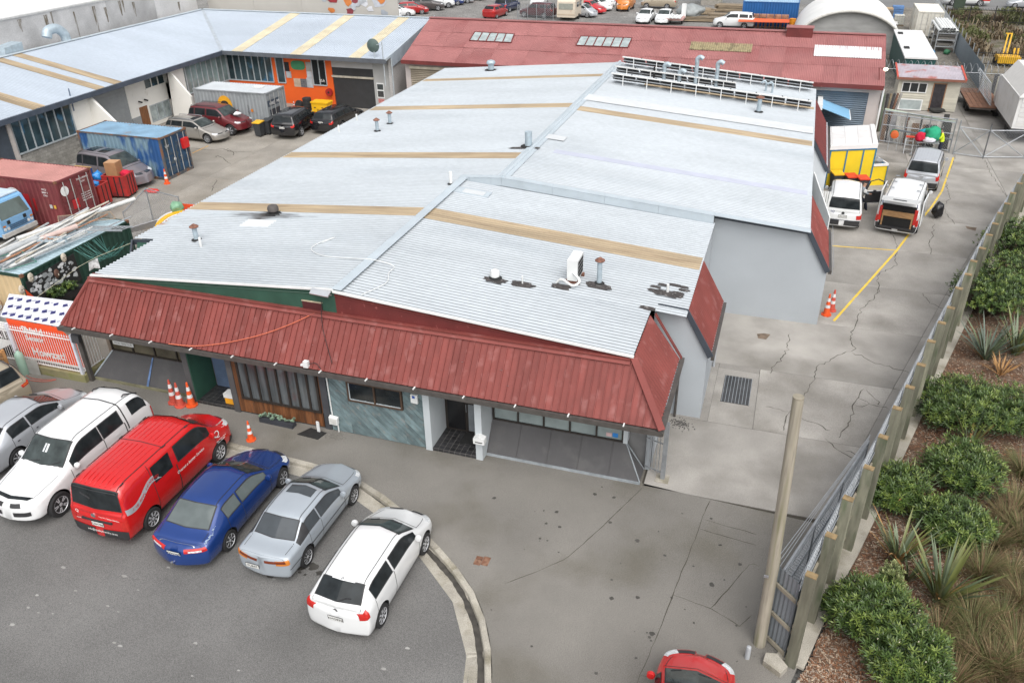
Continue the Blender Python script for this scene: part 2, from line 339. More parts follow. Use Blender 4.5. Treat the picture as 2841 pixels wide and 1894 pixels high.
b.obj('pothole_patch',mat('patch',(.15,.11,.08),.9,var=.4,scale=5),drive)
# moss-dark damp at the foot of the grey wall
# yellow lane paint
b = M(); ln = [G(1915,737),G(2060,575),G(2090,535),G(2140,475),G(2163,440),G(2190,362)]
ribbon([Vector((p.x,p.y,0)) for p in ln],.1,.006,b,False); b.obj('lane_line',YELP,drive)
b = M(); ribbon([G(1912,565),G(2058,575)],.09,.0065,b,False); b.obj('lane_line',YELP,drive)
# floor drain grate in its slab
STEEL = mat('galvanised_steel',(.36,.38,.4),.45,.6,var=.15,scale=4)
t = thing('drain_grate',(-.27,25.5,0),'dark barred drain grate set flush in the concrete drive','drain grate')
M().box(-.76,.2,24.64,26.42,-.02,.004).obj('pit',mat('pit_dark',(.05,.052,.055),.6,var=.4,scale=3),t)
for i in range(9):
 x = -.74 + i * .115; M().box(x,x + .02,24.66,26.4,.004,.016).obj('bar',STEEL,t)
# ------------------------------------------------------------------ left yard slabs
yard = sheet('yard',[(-47,19.2),(-22,19.2),(-22,63),(-47,63)],-.03,DARKJ)
xs = [-46,-40,-33.05,-27.6,-21.5]; ys = [19.6,24.5,30.3,35.4,40.2,45.1,50.0,55.0,62]
for i in range(4):
 for j in range(8): slab([(xs[i],ys[j]),(xs[i + 1],ys[j]),(xs[i + 1],ys[j + 1]),(xs[i],ys[j + 1])],yard,YARD)
b = M(); random.seed(3)
def w5(x,y): return G((x / 3.3357) / KP,(400 + y / 3.3357) / KP)
for pl in ([(1800,40),(1950,60),(2060,45),(2150,70)],[(1980,130),(2010,105),(2080,140),(2130,185)],[(2060,45),(2165,80),(2160,105)],[(2000,330),(1975,390),(1955,440)],[(2335,70),(2160,72),(2100,40)]): ribbon(jag([w5(*p) for p in pl],.2,.05),.04,.004,b)
b.obj('crack',CRK,yard)
b = M(); ribbon([w5(1780,85),w5(1930,15)],.09,.005,b,False); ribbon([G(825 - 7,306),G(875,308)],.1,.005,b,False); ribbon([w5(215,845),w5(370,755)],.1,.005,b,False); b.obj('parking_line',mat('orange_paint',(.5,.27,.06),.8,var=.3,scale=5),yard)
# ------------------------------------------------------------------ beyond the buildings
sheet('car_park',[(-58,66),(5,66),(5,140),(-58,140)],-.02,GRAV)
sheet('storage_yard',[(5,62),(14.4,72),(14.9,135),(5,135)],-.015,mat('yard_gravel',(.18,.165,.14),.95,var=.3,scale=.6,detail=10,spk=.5,sscale=8))
sheet('road',[(-60,121.5),(160,118.5),(160,140),(-60,140)],-.01,mat('far_asphalt',(.17,.17,.168),.9,var=.12,scale=.4,spk=.3,sscale=12))
sheet('vacant_lot',[(14.2,73),(60,73),(60,119),(14.9,121)],-.012,DIRT)
sheet('garden_bed',[(1.6,12),(2.1,13.4),(3.6,18.6),(4.2,20.6),(6.2,27.2),(9.4,37.7),(13.0,48.3),(14.5,55),(60,55),(60,0),(-1,0)],.012,MULCH)
# ================================================================== main workshop building
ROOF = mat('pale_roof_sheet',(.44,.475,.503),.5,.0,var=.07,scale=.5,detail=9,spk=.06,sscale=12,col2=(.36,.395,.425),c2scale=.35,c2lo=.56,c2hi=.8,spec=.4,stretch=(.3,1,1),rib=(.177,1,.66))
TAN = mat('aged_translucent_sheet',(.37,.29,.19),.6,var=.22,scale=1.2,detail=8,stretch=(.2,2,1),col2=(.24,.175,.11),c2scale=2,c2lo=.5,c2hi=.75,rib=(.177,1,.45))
REDP = mat('red_roof_paint',(.2,.05,.042),.62,var=.16,scale=.9,detail=9,spk=.12,sscale=70,col2=(.28,.11,.1),c2scale=2.2,c2lo=.56,c2hi=.75,rnd=.1,spec=.35)
REDD = mat('red_fascia_paint',(.14,.026,.024),.6,var=.15,scale=1.5,spk=.1,sscale=60,col2=(.3,.09,.08),c2scale=9,c2lo=.66,c2hi=.72)
GREY = mat('grey_plaster',(.4,.43,.455),.8,var=.06,scale=.5,detail=8,spk=.06,sscale=50,bump=.08,bscale=70)
WHT = mat('white_paint',(.72,.73,.72),.55,var=.07,scale=1.5)
FASC = mat('dark_blue_fascia',(.05,.06,.075),.5,var=.12,scale=3)
FLASH = mat('pale_flashing',(.47,.53,.57),.45,.1,var=.08,scale=1.5)
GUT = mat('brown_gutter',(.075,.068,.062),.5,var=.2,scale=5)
GREEN = mat('dark_green_paint',(.028,.085,.058),.6,var=.14,scale=2)
DKGREY = mat('dark_grey_cladding',(.075,.073,.075),.7,var=.1,scale=1.2,spk=.1,sscale=60,col2=(.09,.088,.088),c2scale=1.5)
FRAME = mat('dark_window_frame',(.03,.024,.02),.45,var=.2,scale=6)
GLASSF = mat('frosted_glass',(.26,.31,.31),.18,var=.2,scale=1.5,spec=.6)
GLASSD = mat('dark_glass',(.02,.024,.026),.06,var=.4,scale=1.2,spec=.7)
GLASSC = mat('curtained_glass',(.085,.095,.1),.12,var=.5,scale=1.0,detail=3,stretch=(6,1,.5),spec=.7)
BLK = mat('black_rubber',(.018,.018,.018),.75,var=.25,scale=8)
TAR = mat('tar_patch',(.055,.048,.046),.75,var=.4,scale=6,col2=(.2,.19,.18),c2scale=9,c2lo=.6,c2hi=.66)
wb = thing('workshop_building',(-10.8,37,0),'low pale ribbed roof workshop with red sloping eaves and grey walls','building')
XR,XL,XF = -10.8,-23.15,-12.6            # main ridge, left eave, ridge of the front units
ZL = lambda x: 4.0 + (x - XL) / (XR - XL)     # left plane
ZRm = lambda x: 4.0 + (1.49 - x) / (1.49 - XR) # right plane of the rear block
ZF0 = ZL(XF)
ZFr = lambda x: 4.0 + (ZF0 - .05 - 4.0) * (-2.05 - x) / (-2.05 - XF)
Y0,YV,YB = 19.95,31.0,54.7
VX = lambda x0,z0,x1,z1: Vector((x1 - x0,0,z1 - z0))
def roofsheet(x0,z0,x1,z1,y0,y1,m,name='roof_sheet',par=wb,lift=0.,per=.177,amp=.027,seg=8):
 return M().corr((x0,y0,z0 + lift),VX(x0,z0,x1,z1),(0,y1 - y0,0),per,amp,seg,None,y0).obj(name,m,par,smooth=True,ang=180)
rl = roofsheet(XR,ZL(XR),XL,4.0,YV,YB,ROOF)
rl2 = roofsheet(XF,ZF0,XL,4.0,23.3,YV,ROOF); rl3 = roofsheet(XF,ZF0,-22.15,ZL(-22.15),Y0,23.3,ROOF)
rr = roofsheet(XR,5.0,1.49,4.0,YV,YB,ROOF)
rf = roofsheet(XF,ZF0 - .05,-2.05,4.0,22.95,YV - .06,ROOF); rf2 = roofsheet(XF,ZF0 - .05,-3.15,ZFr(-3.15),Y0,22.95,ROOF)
nL = Vector((-(1.0) / (XR - XL),0,1)); nR = Vector((1.0 / (1.49 - XR),0,1)); nF = Vector(((ZF0 - 4.05) / (-2.05 - XF),0,1))
def onL(x,y): return GP(x,y,(XR,0,5.0),nL)
def onR(x,y): return GP(x,y,(XR,0,5.0),nR)
def onF(x,y): return GP(x,y,(XF,0,ZF0 - .05),nF)
# aged tan translucent strips follow the ribs
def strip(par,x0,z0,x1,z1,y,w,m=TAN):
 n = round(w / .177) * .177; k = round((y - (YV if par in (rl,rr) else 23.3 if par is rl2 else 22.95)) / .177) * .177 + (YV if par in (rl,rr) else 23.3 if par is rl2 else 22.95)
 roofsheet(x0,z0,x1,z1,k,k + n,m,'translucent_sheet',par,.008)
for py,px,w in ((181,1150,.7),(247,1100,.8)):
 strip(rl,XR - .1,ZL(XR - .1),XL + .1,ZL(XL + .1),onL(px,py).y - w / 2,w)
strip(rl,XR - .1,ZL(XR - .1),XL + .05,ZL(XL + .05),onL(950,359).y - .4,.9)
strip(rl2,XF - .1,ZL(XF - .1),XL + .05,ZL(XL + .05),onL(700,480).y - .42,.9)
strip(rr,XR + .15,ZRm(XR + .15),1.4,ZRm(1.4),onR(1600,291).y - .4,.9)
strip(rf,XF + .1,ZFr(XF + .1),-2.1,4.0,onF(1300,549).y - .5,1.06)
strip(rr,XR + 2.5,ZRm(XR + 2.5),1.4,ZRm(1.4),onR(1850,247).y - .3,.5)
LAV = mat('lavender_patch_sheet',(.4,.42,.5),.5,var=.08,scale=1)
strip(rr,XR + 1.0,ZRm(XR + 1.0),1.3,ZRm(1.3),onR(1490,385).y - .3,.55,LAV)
# bright flashing band below the solar frames, front edges, ridges
BAND = mat('bright_flashing',(.62,.64,.65),.4,.0,var=.05,scale=2)
p0,p1 = onR(1390,215),onR(1868,282)
M().obox(((XR + 1.5) / 2,45.15,ZRm((XR + 1.5) / 2) + .045),VX(XR + .15,ZRm(XR + .15),1.5,4.0) / 2,(0,.62,0),(0,0,.012)).obj('flashing_band',BAND,wb)
m = M(); m.tube([(XR,YV,5.03),(XR,YB + .05,5.03)],.1,10); m.obox((XR - .14,(YV + YB) / 2,5.03),(.13,0,.012),(0,(YB - YV) / 2,0),(0,0,.008)); m.obox((XR + .14,(YV + YB) / 2,5.03),(.13,0,-.012),(0,(YB - YV) / 2,0),(0,0,.008)); m.obj('ridge_cap',FLASH,wb,smooth=True)
M().obox((XF + .12,(Y0 + YV) / 2,ZF0 + .035),(.16,0,-.01),(0,(YV - Y0) / 2,0),(0,0,.012)).obj('ridge_cap',FLASH,wb)
m = M()
for xa,xb in ((XF - .1,XR),(XR,-2.1)):
 za,zb = (ZL(xa) if xb == XR else 5.0),(5.0 if xb == XR else ZRm(-2.1))
 for q0,q1 in zip([xa + (xb - xa) * i / 4 for i in range(4)],[xa + (xb - xa) * (i + 1) / 4 - .008 for i in range(4)]):
  f = lambda x: za + (zb - za) * (x - xa) / (xb - xa)
  m.obox(((q0 + q1) / 2,YV + .05,(f(q0) + f(q1)) / 2 + .04),((q1 - q0) / 2,0,(f(q1) - f(q0)) / 2),(0,.16,0),(0,0,.012))
  m.prism([(q0,YV - .1,f(q0) + .05),(q1,YV - .1,f(q1) + .05),(q1,YV - .1,f(q1) - .3),(q0,YV - .1,f(q0) - .3)],(0,.03,0))
m.obj('step_flashing',FLASH,wb)
m = M(); m.obox((-.3,YV + .05,(ZRm(-2.1) + 4) / 2 + .04),(1.8,0,-(ZRm(-2.1) - 4) / 2),(0,.16,0),(0,0,.012)); m.obj('verge_cap',FLASH,wb)
# ---- walls
m = M(); m.prism([(-2.12,31.32,0),(2.36,31.32,0),(2.36,31.32,2.45),(1.5,31.32,4.0),(-2.12,31.32,4.27)],(0,.18,0)); gw = m.obj('front_wall',GREY,wb)
m = M(); m.prism([(-2.12,31.28,4.3),(1.5,31.28,4.03),(1.47,31.28,3.83),(-2.12,31.28,4.1)],(0,-.05,0)); m.prism([(1.5,31.28,4.03),(2.46,31.28,2.42),(2.3,31.28,2.3),(1.4,31.28,3.83)],(0,-.06,0)); m.obj('verge_fascia',FASC,wb)
m = M(); m.box(2.2,2.36,31.5,35.5,0,2.45); m.box(1.36,1.48,31.5,54.6,0,3.95); m.box(2.2,2.36,43.8,52.2,0,2.7); m.box(-23.0,1.48,54.5,54.62,0,3.95); m.box(-23.0,-22.85,23.4,54.5,0,3.9); m.box(-22.0,-21.85,20.2,23.4,0,3.9); m.box(-22.9,-21.9,23.3,23.45,0,3.9); m.obj('side_wall',GREY,wb)
for y in (31.5,43.75): M().prism([(1.48,y + (0 if y > 40 else 4),0),(2.36,y + (0 if y > 40 else 4),0),(2.36,y + (0 if y > 40 else 4),2.45),(1.48,y + (0 if y > 40 else 4),3.95)],(0,.08,0)).obj('gable_cheek',mat('white_cheek',(.6,.63,.65),.7,var=.08,scale=1),wb)
M().prism([(1.5,43.72,4.0),(2.44,43.72,2.5),(2.3,43.72,2.36),(1.4,43.72,3.83)],(0,-.05,0)).obj('verge_fascia',FASC,wb)
# front wing on the drive side
m = M(); m.prism([(-2.42,23.42,0),(-1.31,23.42,0),(-1.31,23.42,2.5),(-2.1,23.42,3.95),(-3.1,23.42,4.05),(-3.1,23.42,3.0)],(0,.15,0)); m.box(-1.46,-1.31,23.57,27.3,0,2.5); m.box(-2.25,-2.1,27.2,31.3,0,3.93); m.box(-2.6,-2.45,20.2,23.42,0,2.5); m.obj('wing_wall',GREY,wb)
m = M(); m.prism([(-3.0,23.38,4.12),(-2.05,23.38,4.05),(-2.1,23.38,3.87),(-3.0,23.38,3.95)],(0,-.05,0)); m.prism([(-2.05,23.38,4.05),(-1.12,23.38,2.52),(-1.28,23.38,2.4),(-2.14,23.38,3.9)],(0,-.06,0)); m.obj('verge_fascia',FASC,wb)
# ---- mansard faces: ribbed trays in front, corrugated on the drive side
ZT,ZG,YG = 4.0,2.6,18.78
mans = M().prism([(-22.2,Y0 + .03,ZT - .06),(-3.2,Y0 + .03,ZT - .06),(-2.2,YG + .06,ZG - .06),(-22.85,YG + .06,ZG - .06)],(0,.05,-.05)).obj('front_mansard',REDD,wb)
TP = .205; k = 0; x = -22.85
N1 = Vector((0,ZG - ZT,YG - Y0)).normalized() * -1
if N1.z < 0: N1 = -N1
N1 = Vector((0,-(ZT - ZG),(Y0 - YG))).normalized()
def P1(x,t): return Vector((x,Y0 + (YG - Y0) * t,ZT + (ZG - ZT) * t))
while x < -2.12:
 x1 = min(x + TP,-2.1)
 def top(xx):
  if xx < -22.15: return (-22.15 - xx) / .7
  if xx > -3.15: return (xx + 3.15) / 1.07
  return 0.
 m = M(); t0,t1 = min(.985,top(x)),min(.985,top(x1)); r = .022; h = .042
 A,Bv,C,D = P1(x + r,t0),P1(x1 - .004,t1),P1(x1 - .004,1),P1(x + r,1)
 m.quad(A,D,C,Bv)
 a,d = P1(x,t0),P1(x,1); m.add([a,a + N1 * h,A + N1 * h,A,d,d + N1 * h,D + N1 * h,D],[(0,4,5,1),(1,5,6,2),(2,6,7,3),(4,7,6,5),(0,1,2,3)])
 m.obj('roof_tray',REDP,mans); x += TP
m = M(); m.obox((-12.7,Y0 - .04,ZT + .03),(9.5,0,0),(0,.1,-.02),(0,0,.015)); m.obox((-12.7,Y0 - .1,ZT - .03),(9.5,0,0),(0,.06,.07),(0,.012,-.01)); m.obj('apron_flashing',REDP,wb)
m = M(); m.bar(P1(-3.12,0) + Vector((.0,0,.05)),Vector((-2.02,18.72,2.63)),.22,.03,(.5,-.5,.7)); m.obj('hip_cap',REDP,wb)
m = M(); m.bar(P1(-22.17,0) + Vector((0,0,.05)),Vector((-22.87,18.8,2.63)),.14,.05,(-.3,-.5,.7)); m.obj('hip_cap',REDP,wb)
def sidemansard(xt,zt,xb,zb,y0,y1,clip=None,name='side_mansard',m=REDP):
 U = Vector((xb - xt,0,zb - zt)); n = Vector((zt - zb,0,xb - xt)).normalized(); b = M()
 if clip is None: b.corr((xt,y0,zt),U,(0,y1 - y0,0),.177,.026,8,n)
 else:
  nn = int((y1 - y0) / .177 * 8); vs = []; fs = []
  for i in range(nn + 1):
   y = y0 + (y1 - y0) * i / nn; o = n * (.026 * math.cos(2 * PI * (y - y0) / .177)); t0 = max(0,min(.98,(clip - y) / (clip - y0) if y < clip else 0)); vs += [Vector((xt,y,zt)) + U * t0 + o,Vector((xb,y,zb)) + o]
  b.add(vs,[(2 * i,2 * i + 1,2 * i + 3,2 * i + 2) for i in range(nn)])
 return b.obj(name,m,wb,smooth=True,ang=180)
sidemansard(-3.15,4.0,-2.12,2.58,18.8,22.75,clip=Y0)
sidemansard(-2.05,4.0,-1.2,2.52,23.36,27.25)
sidemansard(1.49,4.0,2.4,2.45,31.28,35.3)
sidemansard(1.49,4.0,2.4,2.5,43.74,52.1,m=REDD)
M().bar((-3.0,22.86,4.0),(-2.06,22.86,2.55),.16,.03,(.5,0,.7)).obj('barge_flashing',REDP,wb)
# green / red gable triangle above the front mansard
m = M(); m.prism([(-21.2,Y0 + .06,4.0),(XF,Y0 + .06,4.0),(XF,Y0 + .06,ZF0 - .02),(-21.2,Y0 + .06,ZL(-21.2) - .02)],(0,.05,0)); m.obj('gable_fascia',GREEN,wb)
m = M(); m.box(-22.15,-21.2,Y0 + .05,Y0 + .1,3.95,ZL(-21.6)); m.obj('gable_fascia',REDD,wb)
m = M(); m.prism([(XF,Y0 + .06,4.0),(-3.15,Y0 + .06,4.0),(-3.15,Y0 + .06,ZFr(-3.15) - .02),(XF,Y0 + .06,ZF0 - .07)],(0,.05,0)); gf = m.obj('gable_fascia',REDD,wb)
m = M(); m.bar((XF,Y0 + .03,ZF0 - .2),(-5,Y0 + .03,ZFr(-5) - .13),.02,.02); m.obj('fascia_bead',REDP,gf)
m = M(); m.bar((XF,Y0 + .03,ZF0 - .17),(-20,Y0 + .03,ZL(-20) - .14),.02,.015); m.obj('fascia_bead',mat('pale_green_bead',(.1,.18,.14),.6),wb)
# front verge edge of roof
m = M(); m.bar((-22.15,Y0 - .02,ZL(-22.15) + .01),(XF,Y0 - .02,ZF0 + .02),.08,.06); m.bar((XF,Y0 - .02,ZF0 - .04),(-3.12,Y0 - .02,ZFr(-3.15) + .02),.08,.06); m.obj('verge_cap',WHT,wb)
# left eave edge step (dark blue barge)
m = M(); m.bar((-22.2,21.9,3.82),(-23.2,23.2,3.86),.06,.22); m.bar((-23.2,23.22,3.86),(-22.2,23.3,3.95),.06,.2); m.obj('barge_board',FASC,wb)
M().prism([(-22.05,22.0,3.85),(-23.0,23.25,3.85),(-22.05,23.25,3.85)],(0,0,.03)).obj('soffit',GREEN,wb)
# gutters
m = M(); m.box(-22.95,-2.0,YG - .13,YG + .0,ZG - .15,ZG - .03); m.box(-22.95,-2.0,YG - .135,YG - .115,ZG - .15,ZG + .0); m.obj('front_gutter',GUT,wb)
m = M(); m.box(-22.9,-2.1,YG + .002,20.15,ZG - .17,ZG - .13); m.obj('soffit',mat('soffit_board',(.32,.31,.29),.8,var=.1),wb)
for i in range(13): M().box(-22.3 + i * 1.6,-22.26 + i * 1.6,YG - .14,YG + .02,ZG - .02,ZG + .01).obj('gutter_bracket',WHT,wb)
for q in ((-2.1,-1.97,18.7,22.9,ZG - .17,ZG - .04),(-1.19,-1.08,23.3,27.3,2.36,2.48),(2.4,2.52,31.25,35.6,2.28,2.42),(2.4,2.52,43.7,52.3,2.3,2.45)): M().box(*q).obj('side_gutter',GUT,wb)
M().tube([(-2.08,22.8,2.45),(-2.14,23.25,2.2),(-2.14,23.28,0)],.045,8).obj('downpipe',GUT,wb,smooth=True)
M().tube([(-1.22,26.9,2.4),(-1.24,26.9,0)],.045,8).obj('downpipe',mat('grey_pipe',(.4,.42,.44),.5),wb,smooth=True)
m = M()
for i in range(22): y = 31.4 + i * .18; m.bar((2.53,y,2.42),(2.53,y + .1,2.42),.012,.02)
m.bar((2.56,31.2,2.3),(2.56,35.6,2.3),.015,.015); m.bar((2.56,31.2,2.6),(2.56,35.6,2.6),.015,.015); m.obj('gutter_guard',STEEL,wb)
# ------------------------------------------------------------------ the street front
FY = 19.2
bw = M().box(-22.6,-2.45,20.35,20.5,0,2.6).obj('rear_wall',mat('grey_back_wall',(.2,.2,.2),.8),wb)  # plain grey wall behind the street front
def window(x0,x1,y,z0,z1,n,glass,par=wb,fr=.05,dep=.07,frame=FRAME,gaps=None,glasses=None,sill=None):
 w = M(); w.box(x0,x1,y - dep,y + .02,z0,z0 + fr).box(x0,x1,y - dep,y + .02,z1 - fr,z1).box(x0,x0 + fr,y - dep,y + .02,z0 + fr,z1 - fr).box(x1 - fr,x1,y - dep,y + .02,z0 + fr,z1 - fr)
 for i in range(1,n): xx = x0 + (x1 - x0) * i / n; w.box(xx - fr / 2,xx + fr / 2,y - dep,y + .02,z0 + fr,z1 - fr)
 o = w.obj('window',frame,par)
 for i in range(n):
  a = x0 + (x1 - x0) * i / n + fr * .5; c = x0 + (x1 - x0) * (i + 1) / n - fr * .5
  M().box(a,c,y - .02,y - .008,z0 + fr * .8,z1 - fr * .8).obj('pane',glasses[i] if glasses else glass,o)
 return o
# diagonal weatherboards (each board cut to the wall rectangle)
PLK = mat('blue_grey_stained_board',(.14,.195,.205),.8,var=.35,scale=2.5,detail=8,stretch=(1,1,1),rnd=.28,col2=(.2,.21,.2),c2scale=4,c2lo=.55,c2hi=.7)
wall = M().box(-12.85,-9.46,FY + .02,FY + .14,0,2.6).obj('boarded_wall',mat('board_backing',(.05,.06,.06),.9),wb)
def clip(poly,a,b,c):   # keep a*x+b*z<=c
 out = []
 for i in range(len(poly)):
  p,q = poly[i],poly[(i + 1) % len(poly)]; dp,dq = a * p[0] + b * p[1] - c,a * q[0] + b * q[1] - c
  if dp <= 0: out.append(p)
  if dp * dq < 0: t = dp / (dp - dq); out.append((p[0] + (q[0] - p[0]) * t,p[1] + (q[1] - p[1]) * t))
 return out
bwid = .135; s2 = math.sqrt(.5)
for i in range(-2,34):
 # boards run from top left down to the right at 45 degrees
 c0 = (-12.85) * s2 + 0 * s2 + i * bwid; c1 = c0 + bwid - .012
 base = [(-12.84,.02),(-9.47,.02),(-9.47,2.5),(-12.84,2.5)]
 pl = clip(clip(base,s2,s2,c1),-s2,-s2,-c0)
 for hole in ((-12.1,-10.14,1.33,2.12),):
  parts = [clip(pl,1,0,hole[0]),clip(pl,-1,0,-hole[1]),clip(clip(clip(pl,-1,0,-hole[0]),1,0,hole[1]),0,1,hole[2]),clip(clip(clip(pl,-1,0,-hole[0]),1,0,hole[1]),0,-1,-hole[3])]
  for q in parts:
   q2 = []
   for p in q:
    if not q2 or (abs(p[0] - q2[-1][0]) + abs(p[1] - q2[-1][1])) > 1e-4: q2.append(p)
   if len(q2) >= 3: M().prism([(p[0],FY - .012 + .014 * (i % 2) * .3,p[1]) for p in q2],(0,.025,0)).obj('board',PLK,wall)
BRN = mat('brown_timber_frame',(.075,.045,.028),.55,var=.25,scale=6)
window(-12.08,-10.16,FY - .005,1.35,2.1,2,GLASSD,frame=BRN)
m = M(); m.box(-12.02,-10.22,FY - .045,FY - .03,1.4,1.43); m.box(-12.03,-12.0,FY - .045,FY - .03,1.43,2.05); m.obj('window_trim',mat('pale_trim',(.45,.5,.52),.6),wb)
M().box(-13.1,-12.86,FY - .03,FY + .14,0,2.6).obj('corner_board',mat('charcoal_board',(.055,.058,.065),.7,var=.15),wb)
M().tube([(-12.78,FY - .045,2.45),(-12.76,FY - .045,.5)],.022,8).obj('conduit',WHT,wb); M().tube([(-12.6,FY - .045,.4),(-12.6,FY - .045,0)],.022,8).obj('conduit',WHT,wb)
t = thing('meter_box',(-12.68,FY - .08,.3),'white meter box fixed low on the diagonal boards','meter box'); m = M(); m.prism([(-12.86,FY - .14,.32),(-12.56,FY - .14,.32),(-12.56,FY - .14,.56),(-12.86,FY - .14,.6)],(0,.12,.03)); m.obj('case',WHT,t); M().box(-12.83,-12.59,FY - .147,FY - .141,.35,.55).obj('lid',mat('offwhite',(.6,.6,.57),.5),t)
t = thing('alarm_box',(-9.7,FY - .06,1.85),'small white alarm box with blue badge under the red eave','alarm box'); M().prism([(-9.83,FY - .1,1.75),(-9.6,FY - .1,1.73),(-9.6,FY - .1,2.05),(-9.83,FY - .1,2.05)],(0,.07,0)).obj('case',WHT,t); M().box(-9.77,-9.68,FY - .11,FY - .101,1.93,2.02).obj('badge',mat('blue_badge',(.03,.1,.4),.5),t)
# pillars, porch
for x0,x1,y1 in ((-9.44,-9.22,20.3),(-7.73,-7.51,20.3)): M().box(x0,x1,FY - .08,y1,0,2.5).obj('pillar',mat('pale_grey_paint',(.5,.54,.56),.7,var=.06,scale=1),wb)
TILE = mat('dark_porch_tile',(.028,.028,.03),.35,var=.3,scale=6,rnd=.3); GRT = mat('tile_grout',(.22,.21,.2),.9)
def porch(x0,x1,y0,y1,nx,ny,z=.1):
 f = M().box(x0,x1,y0,y1,0,z).obj('porch_floor',GRT,wb); dx,dy = (x1 - x0) / nx,(y1 - y0) / ny; pr = None
 for i in range(nx):
  for j in range(ny): M().box(x0 + i * dx + .006,x0 + (i + 1) * dx - .006,y0 + j * dy + .006,y0 + (j + 1) * dy - .006,z,z + .006).obj('tile',TILE,f)
 for i in range(nx): M().box(x0 + i * dx + .006,x0 + (i + 1) * dx - .006,y0 - .006,y0,.005,z - .004).obj('tile',TILE,f)
porch(-9.22,-7.73,FY - .05,20.3,8,6); porch(-18.2,-16.6,FY + .02,20.3,8,6)
dr = thing_part = M().box(-9.2,-7.75,20.28,20.36,.1,2.5).obj('entrance_screen',FRAME,wb)
M().box(-9.12,-8.52,20.265,20.28,.16,1.25).obj('door_panel',mat('black_panel',(.012,.012,.013),.25),dr); M().box(-8.4,-7.82,20.265,20.28,.16,1.2).obj('door_panel',mat('grey_door_glass',(.2,.22,.235),.2,var=.2,scale=2),dr)
for a,c in ((-9.12,-8.52),(-8.4,-7.82)): M().box(a,c,20.265,20.28,1.38,2.3).obj('pane',GLASSF,dr)
M().tube([(-8.46,20.24,.9),(-8.46,20.24,1.2)],.012,6).obj('handle',STEEL,dr)
M().box(-8.5,-7.78,19.62,20.2,.108,.122).obj('door_mat',BLK,label='black rubber mat on the tiled porch by the grey glass door',cat='mat')
t = thing('letterbox',(-7.6,19.05,.75),'white letterbox fixed to the pale pillar beside the porch','letterbox'); M().prism([(-7.72,18.9,.78),(-7.36,18.9,.78),(-7.36,18.9,.98),(-7.54,18.9,1.05),(-7.72,18.9,.98)],(0,.22,0)).obj('case',WHT,t); M().box(-7.66,-7.42,18.893,18.899,.84,.87).obj('slot',BLK,t)
def apron(x0,x1,xa,xb,name='sloping_apron'):
 m = M(); P = [(x0,19.45,.06),(x1,19.45,.06),(xb,20.1,.97),(xa,20.1,.97)]; m.prism(P,(0,.03,-.03)); o = m.obj(name,DKGREY,wb); return o
ap = apron(-7.5,-2.62,-7.5,-3.22); M().prism([(-2.62,19.46,.05),(-2.6,20.12,.05),(-3.22,20.11,.96)],(-.03,.0,0)).obj('apron_cheek',DKGREY,wb)
m = M(); m.bar((-7.5,19.43,.04),(-2.6,19.43,.04),.04,.08); m.bar((-2.61,19.44,.07),(-3.21,20.09,.98),.03,.03); m.bar((-2.6,20.12,.06),(-3.2,20.12,.97),.03,.03); m.bar((-7.5,20.08,.99),(-3.2,20.08,.99),.05,.03); m.obj('apron_trim',mat('grey_trim',(.3,.33,.35),.6,var=.2,scale=4),wb)
ap2 = apron(-22.9,-18.42,-22.3,-18.42); m = M(); m.bar((-22.9,19.43,.05),(-18.45,19.43,.05),.05,.1); m.obj('apron_trim',mat('mossy_sill',(.2,.19,.12),.9,var=.3,scale=3),wb)
M().bar((-22.92,19.44,.08),(-22.3,20.1,1.0),.04,.04).obj('apron_trim',FLASH,wb)
for i in range(1,5): x = -7.5 + i * .98; M().bar((x,19.445,.095),(min(x,-3.3),20.09,.993),.012,.012).obj('apron_batten',DKGREY,ap)
m = M(); m.quad((-20.55,19.444,.105),(-20.45,19.444,.105),(-20.5,20.05,.955),(-20.56,20.05,.955)); m.obj('blue_streak',mat('blue_smear',(.1,.17,.32),.7,var=.3,scale=5),ap2)
window(-7.47,-3.28,20.1,.98,2.45,5,GLASSF); M().box(-3.28,-3.15,20.0,20.3,.98,2.45).obj('window_post',mat('pale_grey_paint',(.5,.54,.56)),wb)
M().box(-3.62,-3.46,20.068,20.078,1.1,1.25).obj('sticker',mat('blue_sticker',(.03,.22,.6),.4),wb); M().box(-3.82,-3.65,20.068,20.078,1.1,1.23).obj('sticker',mat('pink_sticker',(.65,.45,.45),.5),wb)
GLB = mat('brown_glass',(.1,.088,.06),.12,var=.4,scale=1.5,spec=.7)
window(-22.3,-18.45,20.1,.99,2.45,4,GLB); sg = M().box(-22.15,-21.25,20.02,20.05,1.28,1.42).obj('shop_sign',WHT,label='narrow white sign strip in the window above the left apron',cat='sign')
text('FACIAL PERFECTION',.085,'lettering',FRAME,sg,(-21.7,20.018,1.35),(R(90),0,0),local=True)
# left recess, green cheek, blue door, grey posts
M().box(-18.42,-18.2,FY - .02,20.3,0,2.5).obj('pier',DKGREY,wb); M().box(-18.2,-18.17,FY,20.3,.1,2.5).obj('recess_cheek',GREEN,wb)
dd = M().box(-18.1,-16.62,20.26,20.33,.1,2.5).obj('door',mat('dusty_blue_door',(.1,.15,.24),.7,var=.2,scale=2),wb); M().box(-16.8,-16.76,20.22,20.26,1.0,1.12).obj('handle',STEEL,dd)
M().box(-16.62,-16.4,FY - .05,20.3,0,2.5).obj('post',DKGREY,wb)
WOOD = mat('oiled_timber_board',(.19,.075,.028),.6,var=.35,scale=3,detail=8,stretch=(4,4,.4),rnd=.3,col2=(.09,.04,.02),c2scale=3,c2lo=.5,c2hi=.7)
tw = M().box(-16.4,-13.1,FY + .02,FY + .14,0,2.5).obj('timber_wall',mat('board_backing',(.05,.06,.06),.9),wb)
x = -16.4
